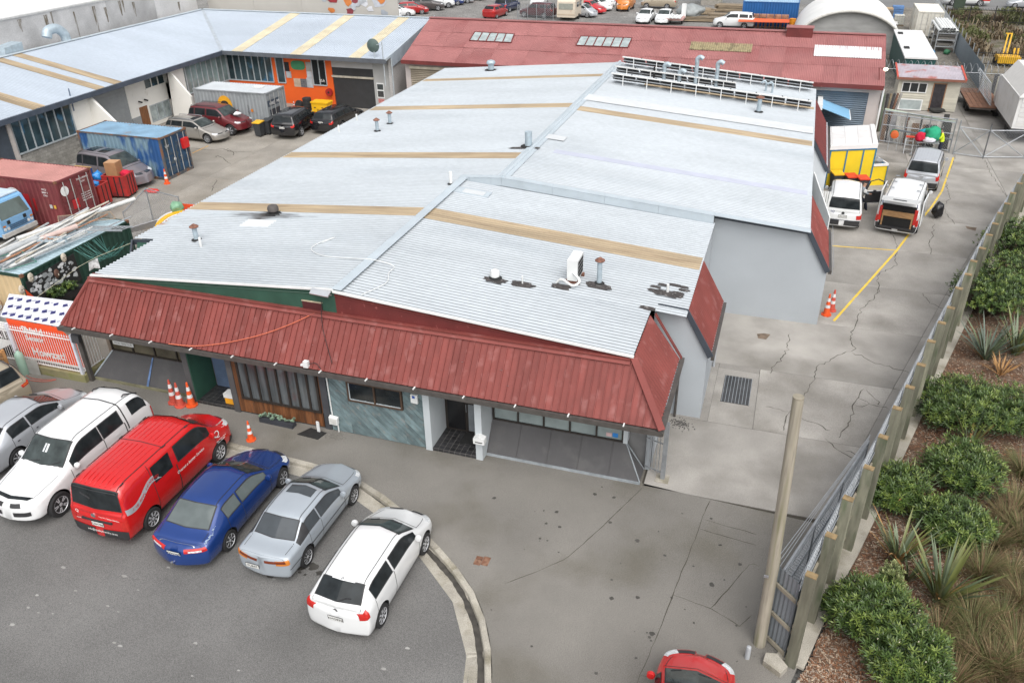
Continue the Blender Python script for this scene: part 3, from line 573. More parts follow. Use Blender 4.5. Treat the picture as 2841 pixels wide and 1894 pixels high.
while x < -13.12: M().box(x + .003,min(x + .1,-13.1) - .003,FY - .01,FY + .018,.06,.62).obj('board',WOOD,tw); x += .1
M().box(-16.4,-16.2,FY - .01,FY + .018,.62,2.5).obj('board',WOOD,tw); M().box(-13.14,-13.0,FY - .01,FY + .018,.06,2.5).obj('board',WOOD,tw)
window(-16.2,-13.15,FY - .01,.63,2.5,8,GLASSC,fr=.07)
m = M(); m.box(-22.95,-22.8,19.25,19.38,0,2.5); m.obj('post',GUT,wb)
# ------------------------------------------------------------------ things on the roofs of the workshop
GALV = mat('weathered_galv_pipe',(.42,.5,.55),.5,.3,var=.15,scale=4); CAPR = mat('rusty_cap',(.2,.09,.06),.7,var=.4,scale=8)
def ventpipe(p,h,r,label,cap='cone',m=GALV,capm=CAPR,cat='vent pipe',base=True):
 t = thing('roof_vent',p,label,cat); x,y,z = p
 M().tube([(x,y,z - .05),(x,y,z + h)],r,12).obj('pipe',m,t,smooth=True)
 if cap == 'cone': M().lathe((x,y,z + h),[(r * 1.9,-.02),(r * 1.95,.01),(r * .3,.11)],14).obj('cap',capm,t,smooth=True)
 if cap == 'dome': M().lathe((x,y,z + h),[(r * 1.45,-.12),(r * 1.5,-.02),(r * 1.2,.08),(r * .3,.13)],14).obj('cap',capm,t,smooth=True)
 if cap == 'elbow': M().tube(crs([(x,y,z + h - .02),(x,y,z + h + .18),(x + .16,y - .03,z + h + .3),(x + .34,y - .05,z + h + .2)],5),r * 1.12,12).obj('cowl',capm,t,smooth=True)
 if base: M().lathe((x,y,z),[(r * 2.2,.03),(r * 1.2,.07)],10).obj('boot',BLK,t)
 return t
def patch(c,w,d,seed,plane_n,name='tar_patch',par=wb,m=TAR,ring=False):
 random.seed(seed); b = M(); n = 22; vs = []
 for i in range(n):
  a = 2 * PI * i / n; rr = random.uniform(.75,1.1); x,y = c.x + w * rr * math.copysign(abs(math.cos(a)) ** .6,math.cos(a)),c.y + d * rr * math.copysign(abs(math.sin(a)) ** .6,math.sin(a))
  z = c.z - (plane_n.x * (x - c.x)) / plane_n.z + .03; vs.append(Vector((x,y,z)))
 b.add(vs + [Vector((c.x,c.y,c.z + .034))],[(i,(i + 1) % n,n) for i in range(n)]); return b.obj(name,m,par)
ventpipe(onF(1137,640),.22,.11,'white mushroom vent on a tar patch, leftmost on the front roof','dome',WHT,WHT); patch(onF(1138,645),.42,.2,1,nF)
patch(onF(1200,655),.42,.2,2,nF); M().tube([onF(1200,653),onF(1200,653) + Vector((0,0,.3))],.025,8).obj('roof_stub',WHT,wb)
patch(onF(1290,660),.33,.2,3,nF); patch(onF(1375,658),.5,.22,4,nF); patch(onF(1533,676),.5,.22,6,nF); patch(onF(1487,709),.3,.14,7,nF)
for a in range(9): patch(onF(1536 + 36 * math.cos(a * .7 - 3.3),666 + 11 * math.sin(a * .7 - 3.3)),.2,.1,20 + a,nF)
M().tube([onF(1533,672),onF(1533,672) + Vector((0,0,.3))],.045,8).obj('roof_stub',WHT,wb,smooth=True)
ventpipe(onF(1376,652),.85,.085,'pale blue vent pipe with rusty cap beside the heat pump','cone')
ventpipe(onL(452,552),.55,.09,'pale vent pipe with rusty cap on the left front roof','cone')
ventpipe(onL(629,492),.28,.15,'sooty black mushroom vent beside the tan strip','dome',mat('sooty',(.03,.028,.027),.8),mat('soot_cap',(.09,.08,.075),.7))
ventpipe(onL(867,302),.6,.09,'pale vent pipe with rusty cap, nearer of two on the left roof','cone'); ventpipe(onL(896,285),.6,.09,'pale vent pipe with rusty cap, farther of two on the left roof','cone')
ventpipe(onL(1128,162),.55,.2,'grey mushroom vent near the rear edge of the left roof','dome',GALV,GALV)
ventpipe(onL(1214,337),.7,.17,'open grey flue pipe beside the main ridge',None,GALV); patch(onL(1205,341),.8,.16,9,nL)
ventpipe(onL(1036,424),.55,.07,'thin white vent pipe at the end of the step flashing',None,WHT)
for x,y in ((820,277),(779,303),(462,552 + 14)): ventpipe(onL(x,y),.35,.05,{820: 'short white pipe at the left roof edge, farther one',779: 'short white pipe at the left roof edge, nearer one',462: 'small white stub pipe below the rusty capped vent at front left'}[x],None,WHT,base=False)
for x,y,h,lb,cp,mm in ((1501,190,.9,'thin black flue beside the solar frames',None,BLK),(1524,192,.85,'grey elbow vent next to the black flue','elbow',GALV),(1559,197,.6,'short grey elbow vent, third of the row behind the solar frames','elbow',GALV),(1596,203,1.5,'tall grey elbow vent behind the solar frames','elbow',GALV),(1643,208,1.35,'grey elbow vent, rightmost of the rear row','elbow',GALV)):
 ventpipe(onR(x,y),h,.115 if cp else .06,lb,cp,mm,GALV)
ventpipe(onR(1742,258),.8,.12,'pale vent pipe with rusty cap among the solar frames','cone')
for x,y,lb in ((1758,211,'left of two bent grey pipes among solar frames'),(1773,214,'right of two bent grey pipes among solar frames')):
 p = onR(x,y); t = M().tube(crs([p,p + Vector((0,0,.45)),p + Vector((-.12,0,.62)),p + Vector((-.3,0,.5))],5),.06,10).obj('bent_pipe',GALV,smooth=True,label=lb,cat='pipe')
# soot on ribs below the black vent, rust stains
def fademat(name,c,xc,ln):
 m = mat(name,c,.75,var=.35,scale=2,stretch=(.3,4,1)); nt = m.node_tree; b = nt.nodes['Principled BSDF']; L = nt.links; src = b.inputs['Base Color'].links[0].from_socket
 tc = _n(nt,'ShaderNodeTexCoord'); sp = _n(nt,'ShaderNodeSeparateXYZ'); L.new(tc.outputs['Object'],sp.inputs[0]); a = _n(nt,'ShaderNodeMath',operation='SUBTRACT'); a.inputs[1].default_value = xc; L.new(sp.outputs[0],a.inputs[0]); ab = _n(nt,'ShaderNodeMath',operation='ABSOLUTE'); L.new(a.outputs[0],ab.inputs[0])
 mp = _n(nt,'ShaderNodeMapping'); mp.inputs['Scale'].default_value = (1,9,1); L.new(tc.outputs['Object'],mp.inputs[0]); nz = _n(nt,'ShaderNodeTexNoise'); nz.inputs['Scale'].default_value = 1.3; nz.inputs['Detail'].default_value = 6; L.new(mp.outputs[0],nz.inputs['Vector'])
 ma = _n(nt,'ShaderNodeMath',operation='MULTIPLY_ADD'); ma.inputs[1].default_value = ln * 1.6; L.new(nz.outputs[0],ma.inputs[0]); L.new(ab.outputs[0],ma.inputs[2]); r = _n(nt,'ShaderNodeMapRange'); r.inputs[1].default_value = ln * .7; r.inputs[2].default_value = ln * 1.7; L.new(ma.outputs[0],r.inputs[0])
 mx = _n(nt,'ShaderNodeMix',data_type='RGBA'); L.new(r.outputs[0],mx.inputs['Factor']); L.new(src,mx.inputs['A']); mx.inputs['B'].default_value = (.42,.46,.49,1); L.new(mx.outputs['Result'],b.inputs['Base Color']); return m
yb = round((onL(629,492).y - 23.3) / .177) * .177 + 23.3
sx_ = onL(629,492).x
for k,ln in enumerate((.7,2.2,3.0,2.0,.8)):
 x0,x1 = max(XL + .05,sx_ - ln * 1.3),min(XF - .1,sx_ + ln * 1.4); y = yb - .177 * (k - 1); roofsheet(x1,ZL(x1),x0,ZL(x0),y,y + .17,fademat('soot%d' % k,(.045,.042,.04),sx_ - .3,ln),'soot_streak',rl2,.009)
for i in range(6):
 y = 24.6 + i * .354 + .1; roofsheet(-22.0 + .3 * (i % 3),ZL(-22.0),XL + .02,ZL(XL + .02),y,y + .1,fademat('rust_streak',(.36,.2,.11),XL,.8),'rust_stain',rl2,.009)
NT = mat('new_sheet',(.58,.6,.61),.4,var=.04); p = onL(590,513); roofsheet(p.x + .7,ZL(p.x + .7),p.x - .6,ZL(p.x - .6),p.y - .3,p.y + .35,NT,'patch_sheet',rl2,.012)
p = onR(1273,318); M().obox(p + Vector((.1,0,.05)),VX(0,0,.45,-.036),(0,.32,0),(0,0,.01)).obj('patch_sheet',NT,wb)
p = onF(1085,443); M().obox(p + Vector((0,0,.04)),VX(0,0,.75,-.06),(0,.3,0),(0,0,.015)).obj('patch_sheet',FLASH,wb); M().obox(p + Vector((.1,-.05,.06)),VX(0,0,.45,-.036),(0,.2,0),(0,0,.01)).obj('patch_sheet',NT,wb)
# heat pump outdoor unit
p = onF(1318,645); t = thing('heat_pump_unit',p + Vector((0,0,.02)),'white heat pump outdoor unit standing on the front roof','heat pump'); x,y,z = p
M().box(x - .16,x + .18,y - .3,y + .5,z + .14,z + .86).obj('case',WHT,t)
for i in range(4):
 for j in range(4): M().box(x + .181,x + .19,y - .2 + i * .17,y - .06 + i * .17,z + .2 + j * .15,z + .32 + j * .15).obj('grille_slot',BLK,t)
for yy in (y - .25,y + .4): M().box(x - .22,x + .25,yy,yy + .06,z,z + .14).obj('foot',CAPR,t)
M().tube(crs([Vector((x + .05,y - .31,z + .45)),Vector((x + .3,y - .45,z + .25)),Vector((x + .1,y - .55,z + .1)),Vector((x - .3,y - .4,z + .2)),Vector((x - .5,y - .35,z + .02))],6),.04,8).obj('hose',WHT,t,smooth=True)
# tilted solar water frames: each row rail, tubes, legs
ALU = mat('aluminium',(.62,.64,.66),.35,.7,var=.08); DARKP = mat('solar_dark',(.035,.037,.045),.3,var=.2,scale=2)
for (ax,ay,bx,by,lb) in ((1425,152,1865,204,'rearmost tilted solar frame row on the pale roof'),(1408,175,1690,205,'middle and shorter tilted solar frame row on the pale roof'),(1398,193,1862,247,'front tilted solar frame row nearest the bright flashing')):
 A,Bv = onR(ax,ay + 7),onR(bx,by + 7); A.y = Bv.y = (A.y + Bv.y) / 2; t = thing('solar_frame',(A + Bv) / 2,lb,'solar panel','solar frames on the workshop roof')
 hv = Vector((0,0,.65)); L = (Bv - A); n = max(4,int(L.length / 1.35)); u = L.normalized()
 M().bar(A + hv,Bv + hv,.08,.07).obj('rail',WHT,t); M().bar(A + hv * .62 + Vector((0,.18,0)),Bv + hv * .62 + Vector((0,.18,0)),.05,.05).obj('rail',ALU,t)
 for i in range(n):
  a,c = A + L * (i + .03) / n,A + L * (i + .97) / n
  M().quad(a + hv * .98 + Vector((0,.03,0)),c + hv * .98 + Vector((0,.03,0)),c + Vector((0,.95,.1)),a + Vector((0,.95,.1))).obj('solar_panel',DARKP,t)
  M().quad(a + hv * .72 + Vector((0,.12,0)),c + hv * .72 + Vector((0,.12,0)),c + hv * .42 + Vector((0,.3,0)),a + hv * .42 + Vector((0,.3,0))).obj('shade_strip',GUT,t)  # added dark strip standing in for the shade under the panels
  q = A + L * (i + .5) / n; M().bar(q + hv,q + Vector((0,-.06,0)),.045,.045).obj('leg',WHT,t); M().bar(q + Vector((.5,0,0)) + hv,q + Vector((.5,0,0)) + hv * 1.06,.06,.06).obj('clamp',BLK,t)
# wires, floodlight and aerial on the roof corner
t = thing('floodlight',onL(735,672) + Vector((0,-.2,.1)),'flat white floodlight tray above the green fascia','floodlight'); c = GY(735,672,19.7); M().obox(c,(.32,0,-.02),(0,.1,.05),(0,-.01,.02)).obj('tray',ALU,t); M().bar(c,c + Vector((.2,.3,-.2)),.04,.04).obj('bracket',ALU,t)
m = M(); m.tube(crs([onF(830,680) + Vector((0,0,.05)),onF(865,665) + Vector((0,0,.05)),onF(890,650) + Vector((0,0,.05)),onF(893,630) + Vector((0,0,.05)),onF(905,615) + Vector((0,0,.06)),onL(860,600) + Vector((0,0,.05)),onL(800,596) + Vector((0,0,.05)),onL(742,590) + Vector((0,0,.05)),onL(715,575) + Vector((0,0,.05)),onL(735,560) + Vector((0,0,.05)),onL(770,548) + Vector((0,0,.05)),onL(740,560) + Vector((0,0,.05))],5),.013,5); m.obj('cable',WHT,label='loose white cable looped over the left and front roofs',cat='cable')
def onM(x,y): return GP(x,y,P1(0,0),N1)
m = M(); m.tube(crs([onM(728,718) + N1 * .06,onM(670,745) + N1 * .06,onM(600,770) + N1 * .06,onM(520,788) + N1 * .06,onM(450,795) + N1 * .06,onM(390,790) + N1 * .06],6),.016,5); m.obj('orange_cable',mat('orange_cord',(.62,.16,.09),.6),label='orange extension cord sagging across the red front slope',cat='cord')
m = M(); m.tube(crs([GY(738,690,19.9),onM(742,745) + N1 * .06,onM(752,790) + N1 * .06,onM(765,835) + N1 * .06],6),.01,5); m.obj('black_cable',BLK,label='thin black cable dropping down the red front slope',cat='cable')
t = thing('roof_sensor',onM(705,845),'small white sensor with cables at the red slope gutter','sensor'); c = onM(705,842); M().box(c.x - .08,c.x + .08,c.y - .08,c.y + .05,c.z,c.z + .22).obj('case',WHT,t); M().box(c.x - .2,c.x - .08,c.y - .05,c.y + .03,c.z + .02,c.z + .08).obj('arm',WHT,t); M().tube(crs([c + Vector((.05,0,.1)),c + Vector((.3,.05,.15)),c + Vector((.5,0,.0))],5),.012,5).obj('lead',BLK,t)
m = M(); c = GY(718,703,Y0 + .04); m.box(c.x - .35,c.x + .35,Y0 + .02,Y0 + .05,c.z - .16,c.z + .16); o = m.obj('hatch',mat('maroon_hatch',(.08,.018,.02),.5),wb); M().box(c.x - .37,c.x + .37,Y0 + .015,Y0 + .055,c.z + .15,c.z + .18).obj('hatch_trim',mat('cream_trim',(.5,.42,.3),.7),o)
# white scuffs on red paint
random.seed(9); b = M()
for i in range(60):
 x = random.uniform(-22,-3.3); t_ = random.choice((.01,.02,random.random())); q = P1(x,t_) + N1 * .046; s = random.uniform(.006,.02); b.obox(q,(s * random.uniform(1,4),0,0),(0,s * .6,-s * .8),N1 * .002)
b.obj('paint_chips',mat('paint_chip',(.6,.56,.54),.8),wb)
# ================================================================== vehicles
def paint(name,c,rough=.28,metal=.0,var=.03): return mat('paint_' + name,c,rough,metal,var=var,scale=2,coat=.8,spec=.5)
CGL = mat('car_glass',(.02,.024,.026),.04,var=.4,scale=3,spec=.3); CGL2 = mat('windscreen_glass',(.045,.056,.055),.05,var=.45,scale=3,spec=.4)
TYRE = mat('tyre',(.022,.022,.023),.8,var=.2,scale=10); RIM = mat('alloy_rim',(.55,.56,.58),.35,.25,var=.1); HUBD = mat('wheel_well',(.008,.008,.008),.9)
TRIM = mat('black_plastic',(.03,.03,.032),.55,var=.2,scale=6); SEAM = mat('panel_gap',(.02,.02,.02),.8)
TAILR = mat('red_lamp',(.5,.02,.015),.15,spec=.7,var=.2,scale=8); LAMP = mat('clear_lamp',(.6,.62,.63),.1,spec=.8,var=.3,scale=20); AMB = mat('amber_lamp',(.6,.2,.03),.2,spec=.6)
PLATE = mat('plate_white',(.75,.75,.72),.4); PLT = mat('plate_text',(.02,.02,.02),.5); CHR = mat('chrome',(.7,.7,.72),.12,1.0)
_WM = {}
def wheel_meshes(style):
 if style in _WM: return _WM[style]
 t = M(); t.lathe((0,0,0),[(.62,-.3),(.66,-.34),(.9,-.36),(.985,-.3),(1,-.18),(1,.18),(.985,.3),(.9,.36),(.66,.34),(.62,.3)],28,'x')
 r = M(); r.cur = 1; r.lathe((0,0,0),[(.66,-.1),(.66,.1)],24,'x'); r.cur = 0
 prof = [(.56,.2),(.64,.34),(.68,.34),(.66,.2)]
 n = 24; vs = []; fs = []
 for (q,z) in prof:
  for k in range(n): a = 2 * PI * k / n; vs.append((z,q * math.cos(a),q * math.sin(a)))
 for i in range(3):
  for k in range(n): a = i * n + k; b = i * n + (k + 1) % n; fs.append((a,b,b + n,a + n))
 r.add(vs,fs); r.lathe((.2,0,0),[(.16,0),(.16,.1),(.06,.13)],12,'x')
 ns,tw,wd = {'five': (5,.0,.15),'seven': (7,.0,.11),'ten': (10,.0,.06),'cap': (8,.0,.16),'mesh': (12,.25,.045)}[style]
 for k in range(ns):
  a = 2 * PI * k / ns
  for s in ((-1,1) if style in ('five','mesh') else (0,)):
   a0 = a + s * .1; d0 = Vector((0,math.cos(a0),math.sin(a0))); d1 = Vector((0,math.cos(a + s * (.16 if style == 'five' else tw)),math.sin(a + s * (.16 if style == 'five' else tw))))
   r.bar(Vector((.27,0,0)) + d0 * .12,Vector((.29,0,0)) + d1 * .6,wd * (.6 if style == 'five' else 1),.05,(1,0,0))
 out = []
 for b,ms in ((t,[TYRE]),(r,[RIM,HUBD])):
  me = bpy.data.meshes.new('wheel_mesh'); me.from_pydata(b.v,[],b.f)
  for x in ms: me.materials.append(x)
  if len(ms) > 1: me.polygons.foreach_set('material_index',b.mi)
  me.polygons.foreach_set('use_smooth',[True] * len(me.polygons)); me.set_sharp_from_angle(angle=R(40)); out.append(me)
 _WM[style] = out; return out
class Car:
 def __init__(s,p):
  s.p = p; L,W,H = p['L'],p['W'],p['H']; w = W / 2; f = L / 2
  zh0,zh1,zc,zb,zd,zt = p['zh0'],p['zh1'],p['zc'],p['zb'],p['zd'],p['zt']
  yc,yrf,yrr,ybl = p['yc'],p['yrf'],p['yrr'],p['ybl']; yb = p.get('yb',(yrf + yrr) / 2 - .05); rw = p.get('rw',.74) * w; cr = p.get('crown',.05); nr = p.get('nr',.14); tr = p.get('tr',.12); bb = p.get('bb',.06)
  g = p.get('gc',.2); zm = p.get('zm',.55); ns = p.get('nose',.14); ts = p.get('tail',.08); hw = p.get('hw',.8); dw = p.get('dw',.8); belt_h = p.get('belt_h',zh0 - .1)
  tuck = p.get('tuck',.0)
  # per column: y, half width, [z1,z2,z3,z4,z5], x4 fraction, y4 shift, y5 shift
  C = [
   (f,.14 * w,g + .06,.42,belt_h - .06,zh0 - .08,zh0 - .07,.1 * w,-.02,0,None),
   (f - nr,.88 * w,g + .04,.46,belt_h - .03,zh0 - .05,zh0 - .02,.68 * w,-.06,.1,None),
   (f - nr - .38,.98 * w,g,zm,belt_h + .02,zh0 + .02,zh0 + .05,hw * w * .97,-.05,.05,None),
   (yc + .02,w,g,zm,zb - .04,zc,zh1 + .03,(hw + .05) * w,0,p.get('wsb',.14),None),
   (yrf,w,g,zm,zb,H - .06,H - .015,rw,0,.1,None),
   (yb,w,g,zm,zb + .01,H - .05,H + .0,rw * 1.01,0,0,None),
   (yrr,w,g,zm,zb + .015,H - .07,H - .025,rw * p.get('rrw',.98),0,-.06,None),
   (ybl,.99 * w,g,zm,p.get('zb2',zb - .01),zd,zd + .01,dw * w,0,-.1,None),
   (-f + tr + p.get('tb',.16),.97 * w,g + .02,zm,zt - p.get('td',.06),zt,zt + .015,(dw - .02) * w,0,-.06,None),
   (-f + tr,.93 * w,g + .06,zm - .04,zt - .12,zt - .05,zt - .04,(dw - .06) * w,.0,-.05,None),
   (-f,.14 * w,g + .08,zm - .05,zt - .16,zt - .08,zt - .08,.1 * w,.02,0,None)]
  G3 = np.zeros((len(C),6,3))
  for i,(y,ww,z1,z2,z3,z4,z5,x4,s4,s5,_) in enumerate(C):
   x1 = ww * (.93 if 1 < i < 9 else .97)
   G3[i,0] = (0,y,z1 - .02); G3[i,1] = (x1,y,z1); G3[i,2] = (ww,y,z2); G3[i,3] = (ww * (.965 if i not in (0,10) else .95),y,z3)
   G3[i,4] = (x4,y + s4,z4); G3[i,5] = (0,y + s5,z5)
  # bumper ends lean
  for r_ in (3,4,5):
   G3[0,r_,1] -= ns * (.25 if r_ == 3 else 1); G3[1,r_,1] -= ns * (.2 if r_ == 3 else .7)
   G3[10,r_,1] += ts * (.25 if r_ == 3 else 1); G3[9,r_,1] += ts * (.2 if r_ == 3 else .7)
  s.g = G3; s.K = len(C)
  for k,v in p.get('fix',{}).items(): s.g[k] = v
 def S(s,U,V,wu=.42,wv=.36):
  U = np.asarray(U,float); V = np.asarray(V,float); out = 0; cnt = 0
  for du in (-.5,-.25,0,.25,.5):
   for dv in (-.5,-.25,0,.25,.5):
    wq = wu + .5 * np.clip(np.maximum(2.9 - U,U - 7.2),0,1); u = np.clip(U + du * wq * np.clip(np.minimum(U,s.K - 1 - U) / (wq * .5),0,1),0,s.K - 1 - 1e-6); v0 = V + dv * wv * np.clip(np.minimum(V,5 - V) / (wv * .5) + .0,0,1); v = np.clip(v0,0,5 - 1e-6)
    i = u.astype(int); j = v.astype(int); a1 = (u - i); ay = np.where(i == 0,a1 ** 2,np.where(i == s.K - 2,1 - (1 - a1) ** 2,a1)); a = np.stack([a1,ay,a1],-1); b = (v - j)[...,None]
    out = out + (s.g[i,j] * (1 - a) + s.g[i + 1,j] * a) * (1 - b) + (s.g[i,j + 1] * (1 - a) + s.g[i + 1,j + 1] * a) * b; cnt += 1
  return out / cnt
 def nrm(s,U,V):
  e = .03; a = s.S(np.clip(U + e,0,s.K - 1.001),V) - s.S(np.clip(U - e,0,99),V); b = s.S(U,np.clip(np.asarray(V) + e,0,5)) - s.S(U,np.clip(np.asarray(V) - e,0,5))
  n = np.cross(b,a); n /= (np.linalg.norm(n,axis=-1,keepdims=True) + 1e-9); return n
 def pt(s,u,v,off=0.,side=1):
  p = s.S([u],[v])[0] + s.nrm(np.array([u]),np.array([v]))[0] * off; return Vector((p[0] * side,p[1],p[2]))
 def taily(s,z,x=0.):
  u = 10 - .9 * min(1,abs(x) / (s.p['W'] * .42)) if x else 9.99; V = np.linspace(1,4.2,80); P = s.S(np.full(80,u),V); k = np.argsort(P[:,2]); return float(np.interp(z,P[k,2],P[k,1]))
 def patch(s,u0,u1,v0,v1,off=.006,nu=8,nv=5,side=1,thick=0.,quadfn=None):
  """surface patch; v1>5 mirrors across the centre line"""
  us = np.linspace(0,1,nu + 1); vs = np.linspace(0,1,nv + 1); b = M(); UU,VV = np.meshgrid(us,vs,indexing='ij')
  if quadfn: U,V = quadfn(UU,VV)
  else: U,V = u0 + (u1 - u0) * UU,v0 + (v1 - v0) * VV
  mir = V > 5; Vq = np.where(mir,10 - V,V); P = s.S(U,Vq) + s.nrm(U,Vq) * off; P[...,0] *= np.where(mir,-1,1) * side
  P[np.abs(V - 5) < 1e-6,0] = 0
  vl = [tuple(x) for x in P.reshape(-1,3)]; nvv = nv + 1; fs = []
  for i in range(nu):
   for j in range(nv):
    f = (i * nvv + j,i * nvv + j + 1,(i + 1) * nvv + j + 1,(i + 1) * nvv + j); fs.append(f if side < 0 else f[::-1])
  b.add(vl,fs); return b
def _apply_bool(o,cutter):
 md = o.modifiers.new('b','BOOLEAN'); md.operation = 'DIFFERENCE'; md.object = cutter; md.solver = 'EXACT'
 try: md.material_mode = 'TRANSFER'
 except Exception: pass
 for q in (o,cutter): TMP.collection.objects.link(q)
 par = o.parent; o.parent = None; TMP.view_layers[0].update(); dg = TMP.view_layers[0].depsgraph; me = bpy.data.meshes.new_from_object(o.evaluated_get(dg)); o.modifiers.clear(); old = o.data; o.data = me; bpy.data.meshes.remove(old); TMP.collection.objects.unlink(o); TMP.collection.objects.unlink(cutter); o.parent = par
def make_car(name,p,pm,loc,rz,label,cat,group=None,wheels='five',near=True,doors=2,plate=None,sunroof=False,roofrails=False,bumper=None,glass=None,wscreen=None,rearlights='side',headm=None,tailm=None,feats=None,wmir=None):
 t = thing(name,loc,label,cat,group,rz); c = Car(p); L,W,H = p['L'],p['W'],p['H']; res = 4 if near else 2; glass = glass or CGL; wscreen = wscreen or CGL2
 wr = p.get('wr',.32); wf = p.get('yf',L / 2 - p.get('fo',.85)); wrr = p.get('yr',wf - p['wb'])
 # body shell
 ne = (c.K - 1) * res; nv = 5 * res; U,V = np.meshgrid(np.linspace(0,c.K - 1,ne + 1),np.linspace(0,5,nv + 1),indexing='ij'); P = c.S(U,V)
 ring = 2 * nv; b = M(); vl = []
 for i in range(ne + 1):
  for j in range(nv + 1): vl.append(tuple(P[i,j]))
  for j in range(nv - 1,0,-1): q = P[i,j]; vl.append((-q[0],q[1],q[2]))
 fs = []
 for i in range(ne):
  for j in range(ring): a = i * ring + j; d = i * ring + (j + 1) % ring; fs.append((a,a + ring,d + ring,d))
 fs.append(tuple(range(ring))); fs.append(tuple(range((ne + 1) * ring - 1,ne * ring - 1,-1)))
 b.add(vl,fs); body = b.obj('body',pm,t,smooth=True,ang=58,local=True)
 if near:
  bm = bmesh.new(); bm.from_mesh(body.data); bmesh.ops.recalc_face_normals(bm,faces=bm.faces); bm.to_mesh(body.data); bm.free()
  cu = M()
  for yy in (wf,wrr):
   for sx in (-1,1): cu.lathe((sx * W * .5 - (.22 if sx > 0 else .08),yy,wr + .02),[(wr + .055,0),(wr + .055,.3)],24,'x')
  co = cu.obj('cut',HUBD,None); co.data.update()
  bmc = bmesh.new(); bmc.from_mesh(co.data); bmesh.ops.recalc_face_normals(bmc,faces=bmc.faces); bmc.to_mesh(co.data); bmc.free()
  _apply_bool(body,co); bpy.data.objects.remove(co)
  body.data.polygons.foreach_set('use_smooth',[True] * len(body.data.polygons)); body.data.set_sharp_from_angle(angle=R(58))
 tm,rm = wheel_meshes(wheels)
 for sx in (-1,1):
  for yy in (wf,wrr):
   o = link('wheel',tm,t,True); o.location = (sx * (W / 2 - .115),yy,wr); o.scale = (wr * .92 if sx > 0 else -wr * .92,wr,wr)
   if near: r = link('rim',rm,o,True)
   else: r = link('rim',rm,o,True)
 def part(bm_,nm,m,par=t,**k): return bm_.obj(nm,m,par,smooth=True,ang=60,local=True,**k)
 # glass
 x = p.get('wsu',(3.14,3.9)); part(c.patch(x[0] - .04,x[1] + .04,4.04,5.96,.006,8,12),'windscreen_seal',TRIM); ws = part(c.patch(*x,4.1,5.9,.011,8,12),'windscreen',wscreen)
 if near:
  for sg in (-1,1):
   a = c.pt(x[0] + .02,4.55,.02,sg); d = c.pt(x[0] + .12,4.95 if sg > 0 else 4.25,.02,sg); part(M().bar(a,d,.02,.015),'wiper',TRIM,ws)
 x = p.get('rgu',(6.12,6.9))
 if x:
  vv = p.get('rgv',4.12); part(c.patch(x[0] - .04,x[1] + .04,vv - .06,10 - vv + .06,.006,8,12),'rear_seal',TRIM); part(c.patch(*x,vv,10 - vv,.011,8,12),'rear_window',glass)
 for sg in (1,-1):
  for k,(u0,u1) in enumerate(p['side']):
   qf = None
   if p.get('raked',True) and u1 > 6.0:   # last window tapers with the pillar
    pass
   part(c.patch(u0 - .03,u1 + .03,3.1,3.84,.005,10,6,sg),'window_seal',TRIM) if near else None
   part(c.patch(u0,u1,3.16,3.78,.01,10,6,sg),'side_window',glass)
  if near:
   for u in p['seams']: part(c.patch(u - .012,u + .012,1.15,3.1,.0025,1,14,sg),'door_gap',SEAM)
   part(c.patch(3.0,p.get('sillu',7.2),1.22,1.26,.0025,24,1,sg),'sill_gap',SEAM)
   for u in p['handles']: part(c.patch(u - .07,u + .07,2.7,2.78,.028,3,1,sg),'door_handle',p.get('hm',pm))
  hl = p.get('head',(.75,1.75,3.05,3.75)); part(c.patch(*hl,.006,6,4,sg),'headlight',headm or LAMP)
  tl = p.get('taill',(8.3,9.4,2.6,3.5)); o = part(c.patch(*tl,.008,6,6,sg),'tail_light',tailm or TAILR)
  if near and p.get('tamber'): part(c.patch(*p['tamber'],.011,3,3,sg),'indicator',p.get('tambm',AMB),o)
  mu = p.get('mu',3.42); q = c.pt(mu,3.12,.12,sg); part(M().lathe((0,0,0),[(.02,-.07),(.085,-.06),(.1,.0),(.07,.05),(.02,.06)],10,'y'),'mirror',wmir or pm).location = q
 if near:
  part(c.patch(2.9,2.94,4.0,6.0,.003,1,12),'bonnet_gap',SEAM)
  part(c.patch(1.35,2.9,4.02,4.05,.003,10,1,1),'bonnet_gap',SEAM); part(c.patch(1.35,2.9,4.02,4.05,.003,10,1,-1),'bonnet_gap',SEAM)
  part(c.patch(7.05,8.0,4.03,4.06,.003,8,1,1),'boot_gap',SEAM); part(c.patch(7.05,8.0,4.03,4.06,.003,8,1,-1),'boot_gap',SEAM)
  part(c.patch(8.9,8.94,3.0,7.0,.003,1,14),'boot_gap',SEAM) if p.get('bootline',True) else None
  for sg in (1,-1): part(c.patch(3.95,6.1,4.12,4.15,.004,16,1,sg),'roof_ditch',SEAM)
 gr = p.get('grille',(.05,.75,3.25,3.75))
 if gr:
  part(c.patch(gr[0],gr[1],gr[2],gr[3],.006,4,3,1),'grille',TRIM); part(c.patch(gr[0],gr[1],gr[2],gr[3],.006,4,3,-1),'grille',TRIM)
 if bumper:
  for sg in (1,-1):
   part(c.patch(8.25,10,.95,p.get('bv',1.85),.012,8,4,sg),'rear_bumper',bumper); part(c.patch(0,1.7,.95,p.get('bvf',1.7),.012,8,4,sg),'front_bumper',bumper)
   part(c.patch(1.9,8.2,.95,1.35,.008,30,2,sg),'side_skirt',bumper) if p.get('skirt') else None
 ye = -L / 2
